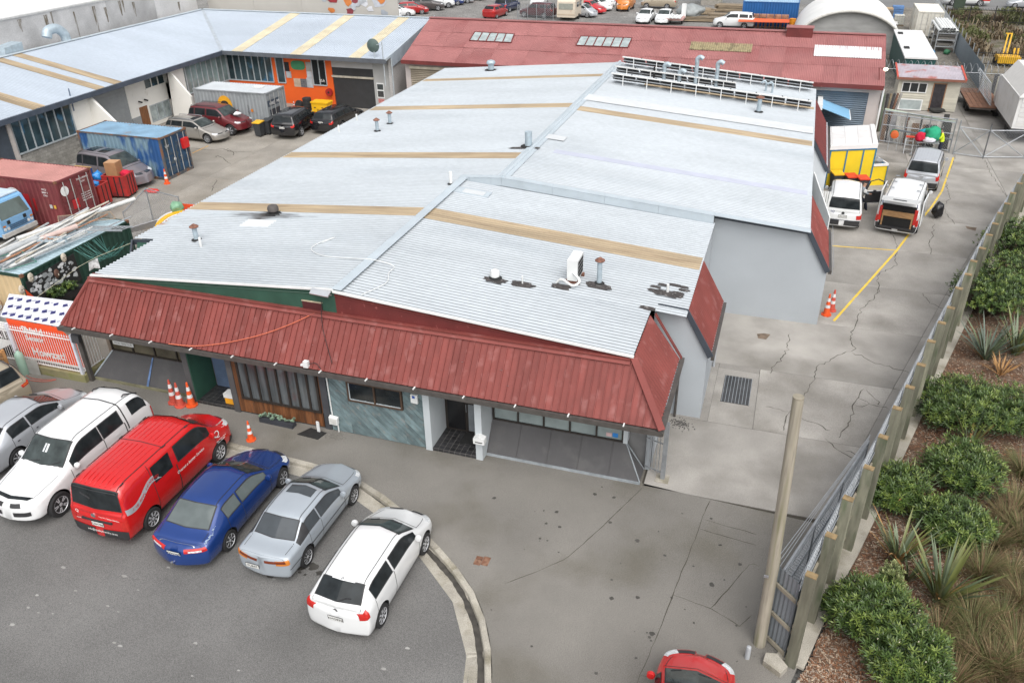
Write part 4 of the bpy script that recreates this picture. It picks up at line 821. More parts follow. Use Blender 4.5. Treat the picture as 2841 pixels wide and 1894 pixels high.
 if plate:
  z = p.get('pz',.78); yq = c.taily(z) - .012; rx = R(90 + p.get('prx',6)); pl = part(M().box(-.19,.19,-.065,.065,-.004,.004),'number_plate',PLATE); pl.location = (p.get('px',0),yq,z); pl.rotation_euler = (rx,0,0); part(M().box(-.205,.205,-.08,.08,-.01,-.005),'plate_frame',TRIM,pl)
  text(plate,.115,'plate_number',PLT,pl,(0,0,.006),(0,0,0),.001,sx=.95)
 if sunroof: part(c.patch(4.12,4.62,4.35,5.65,.008,5,8),'sunroof',glass)
 if roofrails:
  for sg in (1,-1): part(M().tube([c.pt(4.2,4.18,.02,sg),c.pt(4.3,4.18,.06,sg),c.pt(5.0,4.18,.06,sg),c.pt(6.0,4.18,.06,sg),c.pt(6.1,4.18,.02,sg)],.02,6),'roof_rail',TRIM if roofrails is True else roofrails)
 if feats: feats(t,c,part)
 return t,c
# ---- kinds
def hatch(**k):
 d = dict(L=4.22,W=1.76,H=1.515,wb=2.6,fo=.88,zh0=.78,zh1=1.0,zc=1.0,zb=.98,zd=1.1,zt=1.02,yc=1.02,yrf=.25,yrr=-1.45,ybl=-1.93,yb=-.55,rw=.7,tb=.03,tr=.1,nose=.2,tail=.06,dw=.8,side=[(3.35,4.93),(5.07,6.15)],seams=[3.25,5.0,6.2],handles=[4.75,5.9],taill=(7.05,9.2,2.7,3.75),pz=.7,bootline=True); d.update(k); return d
def sedan(**k):
 d = dict(L=4.55,W=1.74,H=1.42,wb=2.6,fo=.88,zh0=.72,zh1=.92,zc=.93,zb=.92,zd=.98,zt=.96,yc=.95,yrf=.2,yrr=-1.0,ybl=-1.6,yb=-.45,rw=.72,tb=.1,tr=.1,nose=.12,tail=.05,dw=.82,side=[(3.35,4.93),(5.07,6.1)],seams=[3.25,5.0,6.15],handles=[4.75,5.9],taill=(8.25,9.5,2.7,3.6),pz=.62); d.update(k); return d
def suv(**k):
 d = dict(L=4.6,W=1.82,H=1.7,wb=2.65,fo=.88,zh0=.92,zh1=1.1,zc=1.1,zb=1.08,zd=1.12,zt=1.05,yc=1.02,yrf=.4,yrr=-1.95,ybl=-2.12,yb=-.5,rw=.77,rrw=.97,tb=.02,tr=.08,nose=.14,tail=.03,dw=.86,wr=.36,gc=.28,zm=.68,side=[(3.35,4.93),(5.07,5.72),(5.8,6.4)],seams=[3.25,5.0,5.75],handles=[4.75,5.6],taill=(7.1,9.2,2.7,3.5),pz=.85); d.update(k); return d
def van(**k):
 d = dict(L=5.26,W=1.95,H=1.99,wb=3.21,fo=1.08,zh0=1.02,zh1=1.22,zc=1.25,zb=1.18,zd=1.22,zt=1.1,yc=1.75,yrf=1.05,yrr=-2.42,ybl=-2.5,yb=.15,rw=.85,rrw=.99,tb=.0,tr=.08,nose=.12,tail=.02,dw=.93,wr=.34,gc=.24,zm=.7,nr=.2,side=[(3.4,4.85)],seams=[3.2,4.93],handles=[4.75],taill=(7.2,9.1,1.9,3.0),pz=.72,bootline=False,sillu=8.0); d.update(k); return d
# ------------------------------------------------------------------ cars parked along the kerb
WHITEP = paint('white',(.74,.75,.75)); LET = mat('white_lettering',(.78,.76,.74),.5); LETD = mat('dark_lettering',(.06,.07,.1),.5)
def f_hatch(t,c,part):
 part(c.patch(6.0,6.3,4.5,5.5,.01,2,4),'spoiler_lip',WHITEP); q = c.pt(6.05,4.98,.02); part(M().tube([q,q + Vector((0,-.03,.06)),q + Vector((0,-.12,.1))],.008,6),'aerial',TRIM)
 a = c.pt(6.92,4.95,.02); part(M().tube([a,c.pt(6.75,4.7,.02),c.pt(6.72,4.5,.02)],.014,6),'rear_wiper',TRIM)
 part(c.patch(6.68,6.86,4.25,4.45,.01,2,2,1),'window_sticker',mat('blue_sticker',(.03,.22,.6)))
 part(M().lathe((0,c.taily(.93) - .006,.93),[(.055,-.005),(.055,.005)],14,'y'),'emblem',CHR)
make_car('hatchback',hatch(),WHITEP,(-8.53,13.83 - .05,RZ),R(-.5),'white hatchback with red tail lamps parked nearest the curving kerb','car','cars parked along the kerb','cap',plate='KHG835',feats=f_hatch)
GREYB = paint('grey_blue',(.38,.42,.46),.25,.15)
def f_laser(t,c,part):
 q = c.patch(9.0,9.9,2.75,7.25,.01,6,12); part(c.patch(8.9,10,2.8,3.25,.009,8,3,1),'tail_panel',mat('brown_lamp',(.16,.035,.015),.2,spec=.6)); part(c.patch(8.9,10,2.8,3.25,.009,8,3,-1),'tail_panel',mat('brown_lamp',(.16,.035,.015)))
 for sg in (1,-1): part(c.patch(6.1,7.0,3.1,3.95,.006,4,4,sg),'pillar_trim',TRIM)
 for sg in (1,-1): part(c.patch(1.8,8.6,2.02,2.1,.008,30,1,sg),'rub_strip',TRIM)
make_car('sedan',sedan(L=4.38,W=1.67,H=1.385,zh0=.72,zh1=.88,zc=.9,zb=.88,zd=.93,zt=.92,tail=.03,nose=.06,ybl=-1.5,yrr=-.95,taill=(8.4,9.5,2.6,3.35),pz=.5,px=-.28,wr=.3,py=-2.235),GREYB,(-11.3,14.93,RZ),R(-.5),'grey blue sedan with sunroof and full width tail lamp panel','car','cars parked along the kerb','ten',plate='PU847',sunroof=True,tailm=AMB,feats=f_laser,glass=mat('grey_car_glass',(.06,.068,.075),.06,spec=.4))
BLUEP = paint('deep_blue',(.012,.045,.2),.25,.2)
def f_falcon(t,c,part):
 part(c.patch(9.28,9.34,3.6,6.4,.012,2,12),'boot_chrome',CHR); part(M().tube([(-.05,-2.42,.36),(-.05,-2.52,.36),(-.05,-2.53,.42)],.035,8),'tow_ball',CHR)
 random.seed(4); b = M()
 for i in range(26):
  u = 6.7 + i * .055; q = c.pt(u,3.72 + .1 * math.sin(i * .8) + random.uniform(-.05,.05),.004); b.lathe(q,[(random.uniform(.008,.04),0),(.004,.003)],6)
 part(b,'peeled_lacquer',mat('peel',(.3,.38,.5),.8)); b.f
make_car('sedan',sedan(L=4.9,W=1.86,H=1.45,wb=2.79,fo=.95,zh0=.68,zh1=.9,zc=.92,zb=.9,zd=.97,zt=.9,yc=1.05,yrf=.25,yrr=-1.05,ybl=-1.78,yb=-.5,rw=.7,nose=.22,tail=.14,nr=.28,tr=.24,taill=(8.5,9.75,2.75,3.4),pz=.66,py=-2.44,tamber=(9.0,9.6,2.8,3.0),tambm=LAMP,prx=14,wr=.31),BLUEP,(-13.8,14.8,RZ),R(1.2),'deep blue rounded sedan with peeling lacquer beside the red van','car','cars parked along the kerb','seven',plate='KGG369',feats=f_falcon,glass=mat('pale_car_glass',(.11,.13,.13),.07,spec=.5))
REDC = paint('signal_red',(.55,.012,.012),.25); SILR = mat('silver_ribbon',(.5,.52,.54),.35,.3)
def f_hiace(t,c,part):
 for i in range(9):
  v = 4.35 + i * .163; a = [c.pt(u,v if v <= 5 else 10 - v,.004,1 if v <= 5 else -1) for u in np.linspace(4.25,5.05,6)] if False else None
 for i in range(7):
  v = 4.4 + i * .2; sg = 1 if v <= 5 else -1; vv = v if v <= 5 else 10 - v
  for u0,u1 in ((4.12,4.95),(5.1,6.05)): part(M().tube([c.pt(u,vv,.002,sg) for u in np.linspace(u0,u1,8)],.016,6),'roof_rib',REDC)
 part(c.patch(5.02,5.035,4.1,5.9,.003,1,10),'roof_seam',SEAM)
 for sg in (1,-1): part(c.patch(5.02,5.42,3.12,3.8,.008,6,4,sg),'side_window',CGL); part(c.patch(5.45,5.46,1.2,4.0,.003,1,12,sg),'door_gap',SEAM)
 # waving silver ribbon and lettering on the side
 y0,y1 = -2.45,-.95; n = 30; b = M(); X = .985; pts = []
 for i in range(n + 1):
  f = i / n; y = y0 + (y1 - y0) * f; z = 1.22 - .12 * math.sin(f * 2 * PI * .95 + .2) + .14 * f; wd = .1
  def sx(zz): q = np.linspace(2,4,40); return None
  pts.append((y,z))
 def surfx(y,z):
  us = np.interp(-y,[-c.g[i,2,1] for i in range(11)],range(11)); vs_ = np.linspace(1.5,4,60); P = c.S(np.full(60,us),vs_); return float(np.interp(z,P[:,2],P[:,0]))
 for (y,z) in pts: b.v += [(surfx(y,z - .09) + .008,y,z - .09),(surfx(y,z + .09) + .008,y,z + .09)]
 b.f = [(2 * i,2 * i + 2,2 * i + 3,2 * i + 1) for i in range(n)]; b.mi = [0] * n; part(b,'silver_ribbon',SILR)
 s_ = "I'VE BEEN LAUNDERED"
 RT = mat('red_lettering',(.55,.02,.02),.5)
 for i,ch in enumerate(s_):
  f = .16 + .76 * i / (len(s_) - 1); y = y0 + (y1 - y0) * f; k = int(f * n); z = pts[k][1]; a = math.atan2(pts[min(k + 1,n)][1] - pts[k][1],(y1 - y0) / n)
  if ch != ' ': text(ch,.12,'letter',RT,t,(surfx(y,z) + .016,y,z),(R(90) ,-a * 0,R(90)),.001,.15)
 for txt,sz,y,z,sh in (('Overall a better Service',.13,.25,.98,.3),('Q',.34,1.55,1.02,.0),('Quality Laundry',.085,1.98,1.1,.1),('Services Ltd',.085,1.98,1.01,.1),('Unit, Tuckers Place',.06,1.7,.78,0),('Phone 338 8881',.06,1.7,.71,0)):
  text(txt,sz,'lettering',LET,t,(surfx(y,z) + .012,y,z),(R(85),0,R(90)),.001,sh)
 part(M().box(-.5,.5,c.taily(.86) - .02,c.taily(.86) + .04,.83,.89),'tailgate_trim',TRIM)
 for txt,sz,x,z in (('Q',.14,-.66,1.03),('Overall a better Service..',.07,.42,.98),('info@qualitylaundry.co.nz',.095,.1,.5),('HIACE',.05,-.65,.8)): text(txt,sz,'lettering',LET,t,(x,c.taily(z,x) - .015,z),(R(88),0,0),.001)
 part(M().lathe((-.1,c.taily(1.0) - .01,1.0),[(.075,-.01),(.075,.01)],16,'y'),'emblem',CHR)
 a = c.pt(6.1,4.7,.02,-1); part(M().bar((-.35,-2.56,1.72),(-.02,-2.6,1.62),.03,.02),'rear_wiper',TRIM)
 for sg in (1,-1):
  for u in (4.2,5.0,5.9): q = c.pt(u,4.1,.012,sg); part(M().box(-.012,.012,-.07,.07,-.01,.01),'roof_mount',TRIM).location = q
make_car('delivery_van',van(yc=1.55,yrf=.85,yb=-.35,yrr=-2.38,ybl=-2.47,rgu=(6.15,6.97),rgv=4.1,zd=1.18,zt=1.08,zb=1.16,tail=.02,pz=.74,py=-2.665,prx=2,seams=[3.15,4.93],handles=[4.72,5.2]),REDC,(-16.45,15.25,RZ),R(.6),'bright red laundry delivery van with ribbed roof and white lettering','van','cars parked along the kerb','cap',plate='QSH788',bumper=TRIM,feats=f_hiace,tailm=TAILR)
def f_ute(t,c,part):
 # canopy over the tray: front joint, side glass
 part(c.patch(5.5,5.53,2.5,7.5,.004,1,20),'canopy_gap',SEAM)
 for sg in (1,-1):
  part(c.patch(5.68,6.62,3.16,3.82,.008,8,5,sg),'canopy_window',CGL)
  part(M().tube([c.pt(5.75,4.22,.015,sg),c.pt(5.8,4.22,.06,sg),c.pt(6.4,4.22,.06,sg),c.pt(6.45,4.22,.015,sg)],.022,6),'roof_rail',TRIM)
 part(c.patch(1.0,1.45,4.05,5.95,.012,3,10),'bonnet_protector',CGL)
 for sg in (1,-1): part(c.patch(.1,.9,2.2,2.55,.012,5,2,sg),'fog_grille',TRIM)
 part(c.patch(3.5,3.75,4.9,5.1,.012,3,3),'mirror_housing',LAMP)
ut = van(L=5.25,W=1.94,H=1.83,wb=3.1,fo=.92,zh0=.98,zh1=1.13,zc=1.15,zb=1.12,zd=1.3,zt=1.12,yc=1.15,yrf=.4,yb=-.6,yrr=-2.2,ybl=-2.45,rw=.76,wr=.385,gc=.32,zm=.72,side=[(3.38,4.75),(4.83,5.4)],seams=[3.22,4.79,5.45],handles=[4.6,5.2],rgu=(6.15,6.9),rgv=4.2,nr=.16,hw=.82,head=(.55,1.75,3.0,3.72),grille=(.02,.5,2.95,3.75))
make_car('pickup_truck',ut,WHITEP,(-19.42,14.95,RZ),R(180.8),'white double cab pickup with canopy, nose towards the street','pickup','cars parked along the kerb','five',feats=f_ute)
SILV = paint('silver',(.5,.52,.55),.3,.35)
make_car('sedan',sedan(L=4.5,W=1.72,H=1.47,zh0=.74,zh1=.96,zc=.97,zb=.95,yc=1.05,yrf=.2,yrr=-1.1,ybl=-1.75,rw=.71,hm=CHR,nose=.18),SILV,(-22.35,15.9,RZ),R(1),'silver sedan at the left edge, nose towards the building','car','cars parked along the kerb','seven',near=True)
BEIGE = paint('champagne',(.42,.36,.27),.35,.25)
make_car('four_wheel_drive',suv(L=4.6,W=1.84,H=1.74,taill=(7.6,9.3,2.75,3.5),tamber=(8.4,9.2,2.95,3.1)),BEIGE,(-26.15,17.2,RZ),R(78),'champagne four wheel drive with dark tailgate glass at left edge','car',None,'five',roofrails=True,bumper=paint('champagne_dark',(.4,.33,.23)))
make_car('hatchback',hatch(L=4.1,W=1.72,zh0=.82,nose=.28,nr=.2),REDC,(-.15,11.3,0),R(-2),'red car whose bonnet enters the picture at the bottom edge','car',None,'five')
# ------------------------------------------------------------------ vans on the drive
def f_caddy(t,c,part):
 text('info@qualitylaundry.co.nz',.1,'lettering',LETD,t,(.05,c.taily(.6) - .02,.6),(R(88),0,0),.001); text('1Q',.16,'lettering',mat('navy_lettering',(.03,.05,.2)),t,(-.5,c.taily(.98,-.5) - .02,.98),(R(88),0,0),.001)
 part(M().lathe((0,c.taily(.95) - .01,.95),[(.07,-.01),(.07,.01)],14,'y'),'emblem',TRIM)
cad = van(L=4.4,W=1.79,H=1.82,wb=2.68,fo=.88,zh0=.9,zh1=1.08,zc=1.1,zb=1.08,zd=1.12,zt=1.0,yc=1.25,yrf=.6,yb=-.3,yrr=-1.98,ybl=-2.08,rw=.8,wr=.32,rgu=(6.15,6.95),side=[(3.4,4.9),(5.05,5.7)],seams=[3.2,4.97,5.8],handles=[4.75,5.2],taill=(7.2,9.2,2.0,2.95),pz=.78,py=-2.225,prx=3)
tv,cc = make_car('delivery_van',cad,WHITEP,(3.48,44.0,0),R(-3),'small white van with its driver door open beside the red eave','van','vans on the concrete drive','cap',plate='LKL210',bumper=TRIM,feats=f_caddy)
for o_ in [WHITEP]:
 b = M(); b.prism([(1.0,1.25,.4),(1.95,1.65,.4),(1.95,1.65,1.08),(1.0,1.25,1.08)],(.02,-.05,0)); dn = b.obj('open_door',WHITEP,tv,local=True)
 M().tube([(1.0,1.22,1.08),(1.15,1.25,1.6),(1.5,1.42,1.7),(1.8,1.55,1.55),(1.95,1.63,1.1)],.03,6).obj('door_frame',TRIM,dn,local=True); M().prism([(1.0,1.17,.45),(1.93,1.58,.45),(1.93,1.58,1.05),(1.0,1.17,1.05)],(.01,-.02,0)).obj('door_lining',TRIM,dn,local=True)
 M().box(1.35,1.5,1.2,1.3,1.0,1.15).obj('mirror',TRIM,dn,local=True)
WOODP = mat('plywood',(.35,.2,.09),.7,var=.25,scale=4,stretch=(1,6,6))
def f_transit(t,c,part):
 L = 4.97
 part(M().box(-.78,.78,-2.5,-2.46,.45,1.62),'load_opening',mat('load_dark',(.012,.012,.012),.9))
 part(M().box(-.76,.76,-2.495,-2.47,1.3,1.6),'load_panel',mat('hardboard',(.12,.08,.05),.8)); m = M(); m.box(-.7,.72,-2.56,-2.5,1.02,1.3); part(m,'shelf',WOODP); 
 for x in (-.7,.64): part(M().box(x,x + .07,-2.53,-2.5,.5,1.05),'shelf_leg',WOODP)
 part(M().box(-.74,.74,-2.6,-2.5,.44,.52),'load_floor',TRIM)
 g_ = M(); g_.prism([(-.85,-2.42,1.93),(.85,-2.42,1.93),(.8,-3.35,2.06),(-.8,-3.35,2.06)],(0,0,.05)); part(g_,'open_tailgate',WHITEP); part(M().box(-.3,.3,-3.25,-3.2,2.115,2.14),'rear_wiper',TRIM)
 for sg in (1,-1): part(M().box(sg * .8 - .07,sg * .8 + .07,-2.53,-2.47,.75,1.5),'tail_light',TAILR); part(M().tube([(sg * .78,-2.45,1.6),(sg * .78,-2.9,1.98)],.018,6),'gas_strut',mat('blue_strut',(.06,.12,.35)))
 for i,y in enumerate((.9,-.1,-1.1)):
  for sg in (1,-1): part(M().box(sg * .62 - .1,sg * .62 + .1,y - .03,y + .03,1.985,2.02),'roof_mount',STEEL)
 part(M().prism([(1.02,-1.9,.5),(1.06,-.45,.5),(1.02,-.45,1.75),(.98,-1.9,1.75)],(.05,0,0)),'sliding_door',WHITEP); part(M().box(.97,.985,-.42,.35,.45,1.7),'door_opening',mat('load_dark',(.012,.012,.012),.9))
 part(M().box(-1.08,-1.02,-.9,.6,.5,1.75),'sliding_door',WHITEP)
tr = van(L=4.97,W=1.99,H=1.98,wb=2.93,fo=1.0,yc=1.6,yrf=.9,yb=-.1,yrr=-2.3,ybl=-2.4,rgu=None,rw=.82,taill=(7.3,8.9,1.9,2.9),wr=.34)
tt,_ = make_car('delivery_van',tr,WHITEP,(6.35,44.25,0),R(-11.5),'white van with raised tailgate and plywood shelf inside','van','vans on the concrete drive','cap',bumper=TRIM,feats=f_transit)
def f_sc(t,c,part):
 for i in range(7): v = 4.4 + i * .2; sg = 1 if v <= 5 else -1; part(M().tube([c.pt(u,v if v <= 5 else 10 - v,.002,sg) for u in np.linspace(4.15,6.0,8)],.012,6),'roof_rib',SILV)
make_car('delivery_van',van(L=4.4,W=1.83,H=1.82,wb=2.68,fo=.88,zh0=.9,zh1=1.08,zc=1.1,zb=1.08,zd=1.12,zt=1.0,yc=1.25,yrf=.6,yb=-.3,yrr=-1.95,ybl=-2.06,rw=.8,rgu=(6.15,6.95),side=[(3.4,4.9),(5.05,5.8)],seams=[3.2,4.97,5.85],handles=[4.75,5.3],taill=(6.9,9.0,2.3,3.9)),SILV,(8.0,51.05,0),R(-11),'silver van with ribbed roof behind the open white van','van','vans on the concrete drive','cap',bumper=TRIM,feats=f_sc)
# laundry heap and bags around the vans
# ------------------------------------------------------------------ left yard cars
mpv = van(L=4.84,W=1.83,H=1.9,wb=2.95,fo=.95,zh0=.98,zh1=1.2,zc=1.15,zb=1.08,yc=1.35,yrf=.3,yb=-.4,yrr=-2.1,ybl=-2.28,rw=.76,zd=1.2,side=[(3.3,4.9),(5.05,5.72),(5.8,6.4)],seams=[3.15,4.97,5.76],handles=[4.75,5.15],wr=.34,nose=.3,head=(.8,1.8,3.0,3.9),grille=(.02,.7,3.1,4.0))
MAUV = paint('mauve_grey',(.25,.225,.24),.3,.4)
def f_mpv(t,c,part):
 part(c.patch(4.6,5.2,4.4,5.6,.008,5,8),'sunroof',CGL); part(c.patch(5.4,5.75,4.4,5.6,.008,4,8),'sunroof',CGL)
 for i in range(4): part(c.patch(.05,.68,3.2 + i * .2,3.26 + i * .2,.012,4,1,1),'grille_bar',CHR); part(c.patch(.05,.68,3.2 + i * .2,3.26 + i * .2,.012,4,1,-1),'grille_bar',CHR)
make_car('people_mover',mpv,MAUV,(-37.7,37.95,0),R(-97),'mauve grey people mover with two sunroofs beside blue container','car','cars in the left yard','seven',feats=f_mpv)
wag = suv(L=4.6,W=1.77,H=1.46,zh0=.74,zh1=.95,zc=.97,zb=.95,zd=1.0,zt=.95,wr=.33,gc=.2,zm=.55,yrf=.25,yc=1.0,yrr=-1.85,ybl=-2.1,rw=.73)
make_car('station_wagon',wag,paint('pale_gold_silver',(.36,.34,.31),.3,.4),(-38.95,47.1,0),R(-93),'silver grey station wagon in front of the white wall','car','cars in the left yard','mesh',sunroof=True,roofrails=STEEL,grille=None) if False else make_car('station_wagon',wag,paint('pale_gold_silver',(.36,.34,.31),.3,.4),(-38.75,47.1,0),R(-93),'silver grey station wagon in front of the white wall','car','cars in the left yard','mesh',sunroof=True,roofrails=STEEL)
MARO = paint('maroon',(.13,.016,.02),.3)
def f_prado(t,c,part):
 for sg in (1,-1): part(c.patch(1.6,8.2,.95,1.7,.01,30,3,sg),'lower_cladding',mat('grey_cladding',(.2,.21,.22),.5))
 part(M().lathe((0,1.55,1.3),[(.1,-.05),(.28,.0),(.3,.06),(.1,.18)],10),'bonnet_bundle',mat('white_cloth',(.65,.65,.65),.9,var=.4,scale=6)); part(M().lathe((.1,1.3,1.35),[(.1,-.05),(.2,.05),(.08,.2)],10),'bonnet_bundle',BLK)
make_car('four_wheel_drive',suv(L=4.7,W=1.85,H=1.86,zh0=1.02,zh1=1.2,zc=1.2,zb=1.18,zd=1.2,zt=1.15,wr=.39,gc=.38,side=[(3.35,4.9),(5.05,5.65),(5.75,6.45)]),MARO,(-38.35,49.25,0),R(-94),'maroon four wheel drive with a cloth bundle on its bonnet','car','cars in the left yard','five',roofrails=True,feats=f_prado)
BLKP = paint('black',(.012,.012,.014),.22)
make_car('four_wheel_drive',suv(L=4.64,W=1.81,H=1.7,tail=.1),BLKP,(-33.0,50.6,0),R(6),'black four wheel drive with red tail lamps by the grey container','car','cars in the left yard','five',plate='GGU186')
make_car('station_wagon',suv(L=4.9,W=1.88,H=1.5,zh0=.76,zh1=.98,zc=1.0,zb=.98,zd=1.02,zt=.95,wr=.34,gc=.2,zm=.55,yrr=-1.9,ybl=-2.2,rw=.72),BLKP,(-30.75,52.6,0),R(-2),'black station wagon half hidden by the workshop roof','car','cars in the left yard','five',plate='HFM332',sunroof=True)
# ------------------------------------------------------------------ back lot cars (small in the picture)
def far(kind,pm,x,y,rz,label,**k): make_car(kind[1],kind[0],pm,(x,y,0),R(rz),label,'car','cars in the rear car park','five',near=False,**k)
H_,S_,U_ = (hatch(),'hatchback'),(sedan(),'sedan'),(suv(),'four_wheel_drive')
far(H_,paint('dark_red',(.35,.012,.012)),-36.0,102.2,-8,'red hatchback seen from behind, alone on the gravel'); far(U_,paint('navy',(.012,.02,.07)),-36.1,107.2,-8,'navy wagon just beyond the lone red hatchback')
far((suv(H=1.75),'four_wheel_drive'),paint('burgundy',(.08,.012,.016)),-30.9,103.2,82,'burgundy four wheel drive with pale roof behind the mesh fence'); far(U_,WHITEP,-33.2,111.5,-175,'white car behind the burgundy four wheel drive')
far(S_,WHITEP,-49.2,97.8,-68,'white sedan nearest the pale factory roof edge'); far(S_,WHITEP,-48.3,99.9,-68,'second white sedan from the factory roof edge')
far((hatch(H=1.46),'hatchback'),paint('dark_red',(.35,.012,.012)),-47.3,102.3,-68,'red hatchback in the angled row by the mural'); far((suv(L=5.0,H=1.75),'four_wheel_drive'),paint('brown_grey',(.07,.06,.058)),-46.8,105.3,-66,'brown grey four wheel drive in the angled row by the mural')
far(U_,WHITEP,-46.2,108.0,-66,'white crossover in the angled row beyond the brown one'); far(S_,paint('royal_blue',(.02,.04,.15)),-45.8,110.4,-68,'blue coupe in the angled row, second from its far end'); far(S_,SILV,-45.2,112.6,-70,'silver grey sedan near the far end of the angled row'); far(H_,REDC,-44.2,115.6,-72,'bright red car at the far end of the angled row')
far((hatch(L=3.8,W=1.65),'hatchback'),SILV,-25.6,104.9,-105,'small silver hatchback next to the caravan'); far((hatch(L=4.1,H=1.5,yc=.6,yrf=.1,nose=.4),'hatchback'),paint('cherry',(.5,.015,.02)),-25.3,107.8,-108,'rounded red car beside the small silver hatchback'); far(H_,WHITEP,-25.1,110.4,-108,'white hatchback behind the rounded red car'); far(H_,WHITEP,-25.5,114.0,-108,'farther white hatchback near the orange microvan'); far(H_,REDC,-25.6,116.8,-108,'red car at the back of the right hand row')
far((van(L=3.9,W=1.66,H=1.72,wb=2.45,fo=.7,yc=1.2,yrf=.65,yb=0,yrr=-1.75,ybl=-1.85,zh0=.95,side=[(3.4,4.9),(5.05,6.2)],seams=[],handles=[]),'microvan'),paint('orange',(.6,.2,.03)),-21.6,111.3,176,'orange microvan facing the camera'); far((suv(L=4.65,H=1.72),'four_wheel_drive'),BEIGE,-17.7,113.6,88,'beige four wheel drive side on behind the white sedans')
far(S_,WHITEP,-17.5,102.9,178,'white sedan facing the camera behind the red roof'); far(S_,WHITEP,-15.3,103.0,179,'white car to the right of the facing white sedan'); far(U_,WHITEP,-7.2,101.0,90,'white four wheel drive in front of the pallet stack')
far((van(L=5.3,W=1.9,H=1.8,wb=3.1,yc=.8,yrf=.2,yb=-.4,yrr=-.95,ybl=-1.15,zd=1.1,zt=1.08,zh0=1.05,side=[(3.35,4.9)],seams=[],handles=[],wr=.4,gc=.35),'pickup_truck'),WHITEP,19.5,124.2,90,'white pickup parked on the far road'); far(S_,SILV,26.2,123.4,90,'silver sedan parked on the far road at the right edge')
# ================================================================== left factory (L-shaped), red warehouse, tall concrete building
def z1(x,y): return (x / 3.3357 / KP,y / 3.3357 / KP)
def z2(x,y): return ((700 + x / 3.3357) / KP,y / 3.3357 / KP)
def z3(x,y): return ((1400 + x / 3.3357) / KP,y / 3.3357 / KP)
def z4(x,y): return ((2100 + x / 3.174) / KP,y / 3.174 / KP)
def r6(x,y): return ((2050 + x / 5.227) / KP,y / 5.227 / KP)
def r7(x,y): return ((2400 + x / 5.333) / KP,y / 5.333 / KP)
def r8(x,y): return ((2380 + x / 5.102) / KP,(180 + y / 5.102) / KP)
FROOF = mat('factory_roof_sheet',(.4,.45,.51),.5,var=.07,scale=.4,detail=8,stretch=(.3,1,1),spk=.05,sscale=10,col2=(.35,.395,.45),c2scale=.3,c2lo=.5,c2hi=.8)
YSTR = mat('pale_yellow_translucent',(.56,.5,.36),.55,var=.15,scale=1,detail=8)
CWALL = mat('weathered_concrete',(.42,.41,.4),.85,var=.2,scale=.35,detail=10,spk=.15,sscale=20,col2=(.3,.29,.28),c2scale=.5,c2lo=.5,c2hi=.75)
WHITEW = mat('off_white_wall',(.8,.78,.73),.8,var=.06,scale=.5,col2=(.55,.5,.43),c2scale=1.2,c2lo=.62,c2hi=.75)
ORNG = mat('orange_wall',(.75,.115,.015),.6,var=.06,scale=1)
FGL = mat('factory_glass',(.035,.06,.07),.1,var=.6,scale=.8,detail=4,spec=.7,col2=(.05,.17,.3),c2scale=.7,c2lo=.56,c2hi=.66)
MULL = mat('steel_mullion',(.4,.44,.46),.5,var=.15); ROLG = mat('grey_roller_door',(.33,.35,.36),.5,.2,var=.08); ROLD = mat('charcoal_roller_door',(.035,.036,.038),.55,var=.15,scale=2)
FX,FZ,RX_,RZ_ = -42.7,4.0,-50.9,5.5; OY,ORY = 56.5,65.7
fb = thing('factory_building',(-45,50,0),'L-shaped factory with pale blue grey roof, white bays and orange front','building')
def splitcorr(xf,m,name,par,axis,lo,hi,per=.2,amp=.02,lift=0.,seg=6):
 n = int((hi - lo) / per * seg); b = M(); vs = []
 for i in range(n + 1):
  t = lo + (hi - lo) * i / n; (p,q) = xf(t); o = Vector((0,0,amp * math.cos(2 * PI * t / per) + lift)); vs += [Vector(p) + o,Vector(q) + o]
 b.add(vs,[(2 * i,2 * i + 2,2 * i + 3,2 * i + 1) for i in range(n)]); return b.obj(name,m,par,smooth=True,ang=180)
def lplane(y):
 f = max(0.,(y - OY) / (ORY - OY)); return ((FX + (RX_ - FX) * f,y,FZ + (RZ_ - FZ) * f),(RX_,y,RZ_))
def oplane(x):
 f = max(0.,(FX - x) / (FX - RX_)); return ((x,OY + (ORY - OY) * f,FZ + (RZ_ - FZ) * f),(x,ORY,RZ_))
fl = splitcorr(lplane,FROOF,'roof_sheet',fb,'y',22,ORY); fo = splitcorr(oplane,FROOF,'roof_sheet',fb,'x',RX_,-28.6)
for q in ((870,812),(1045,762),(318,990)):
 y = G(*z1(*q),4.05).y; splitcorr(lplane,TAN,'translucent_sheet',fl,'y',round((y - .45) / .2) * .2,round((y + .45) / .2) * .2,lift=.012)
for q in ((430,492),(965,527)):
 x = G(*z2(*q),4.05).x; splitcorr(oplane,YSTR,'translucent_sheet',fo,'x',round((x - .5) / .2) * .2,round((x + .5) / .2) * .2,lift=.012)
x = G(*z1(2230,460),4.05).x; splitcorr(oplane,YSTR,'translucent_sheet',fo,'x',round((x - .5) / .2) * .2,round((x + .5) / .2) * .2,lift=.012)
m = M(); m.quad((RX_,22,RZ_ - .02),(RX_,ORY,RZ_ - .02),(RX_ - 3.5,ORY + 3.5,4.7),(RX_ - 3.5,22,4.7)); m.obj('back_slope',FROOF,fb); m = M(); m.quad((RX_,ORY,RZ_ - .02),(-28.6,ORY,RZ_ - .02),(-28.6,ORY + 4,4.7),(RX_ - 3.5,ORY + 4,4.7)); m.obj('back_slope',FROOF,fb)
m = M(); m.bar((RX_,22,RZ_ + .03),(RX_,ORY,RZ_ + .03),.4,.03); m.obj('ridge_cap',FLASH,fb); M().bar((RX_,ORY,RZ_ + .03),(-28.5,ORY,RZ_ + .03),.4,.03).obj('ridge_cap',FLASH,fb)
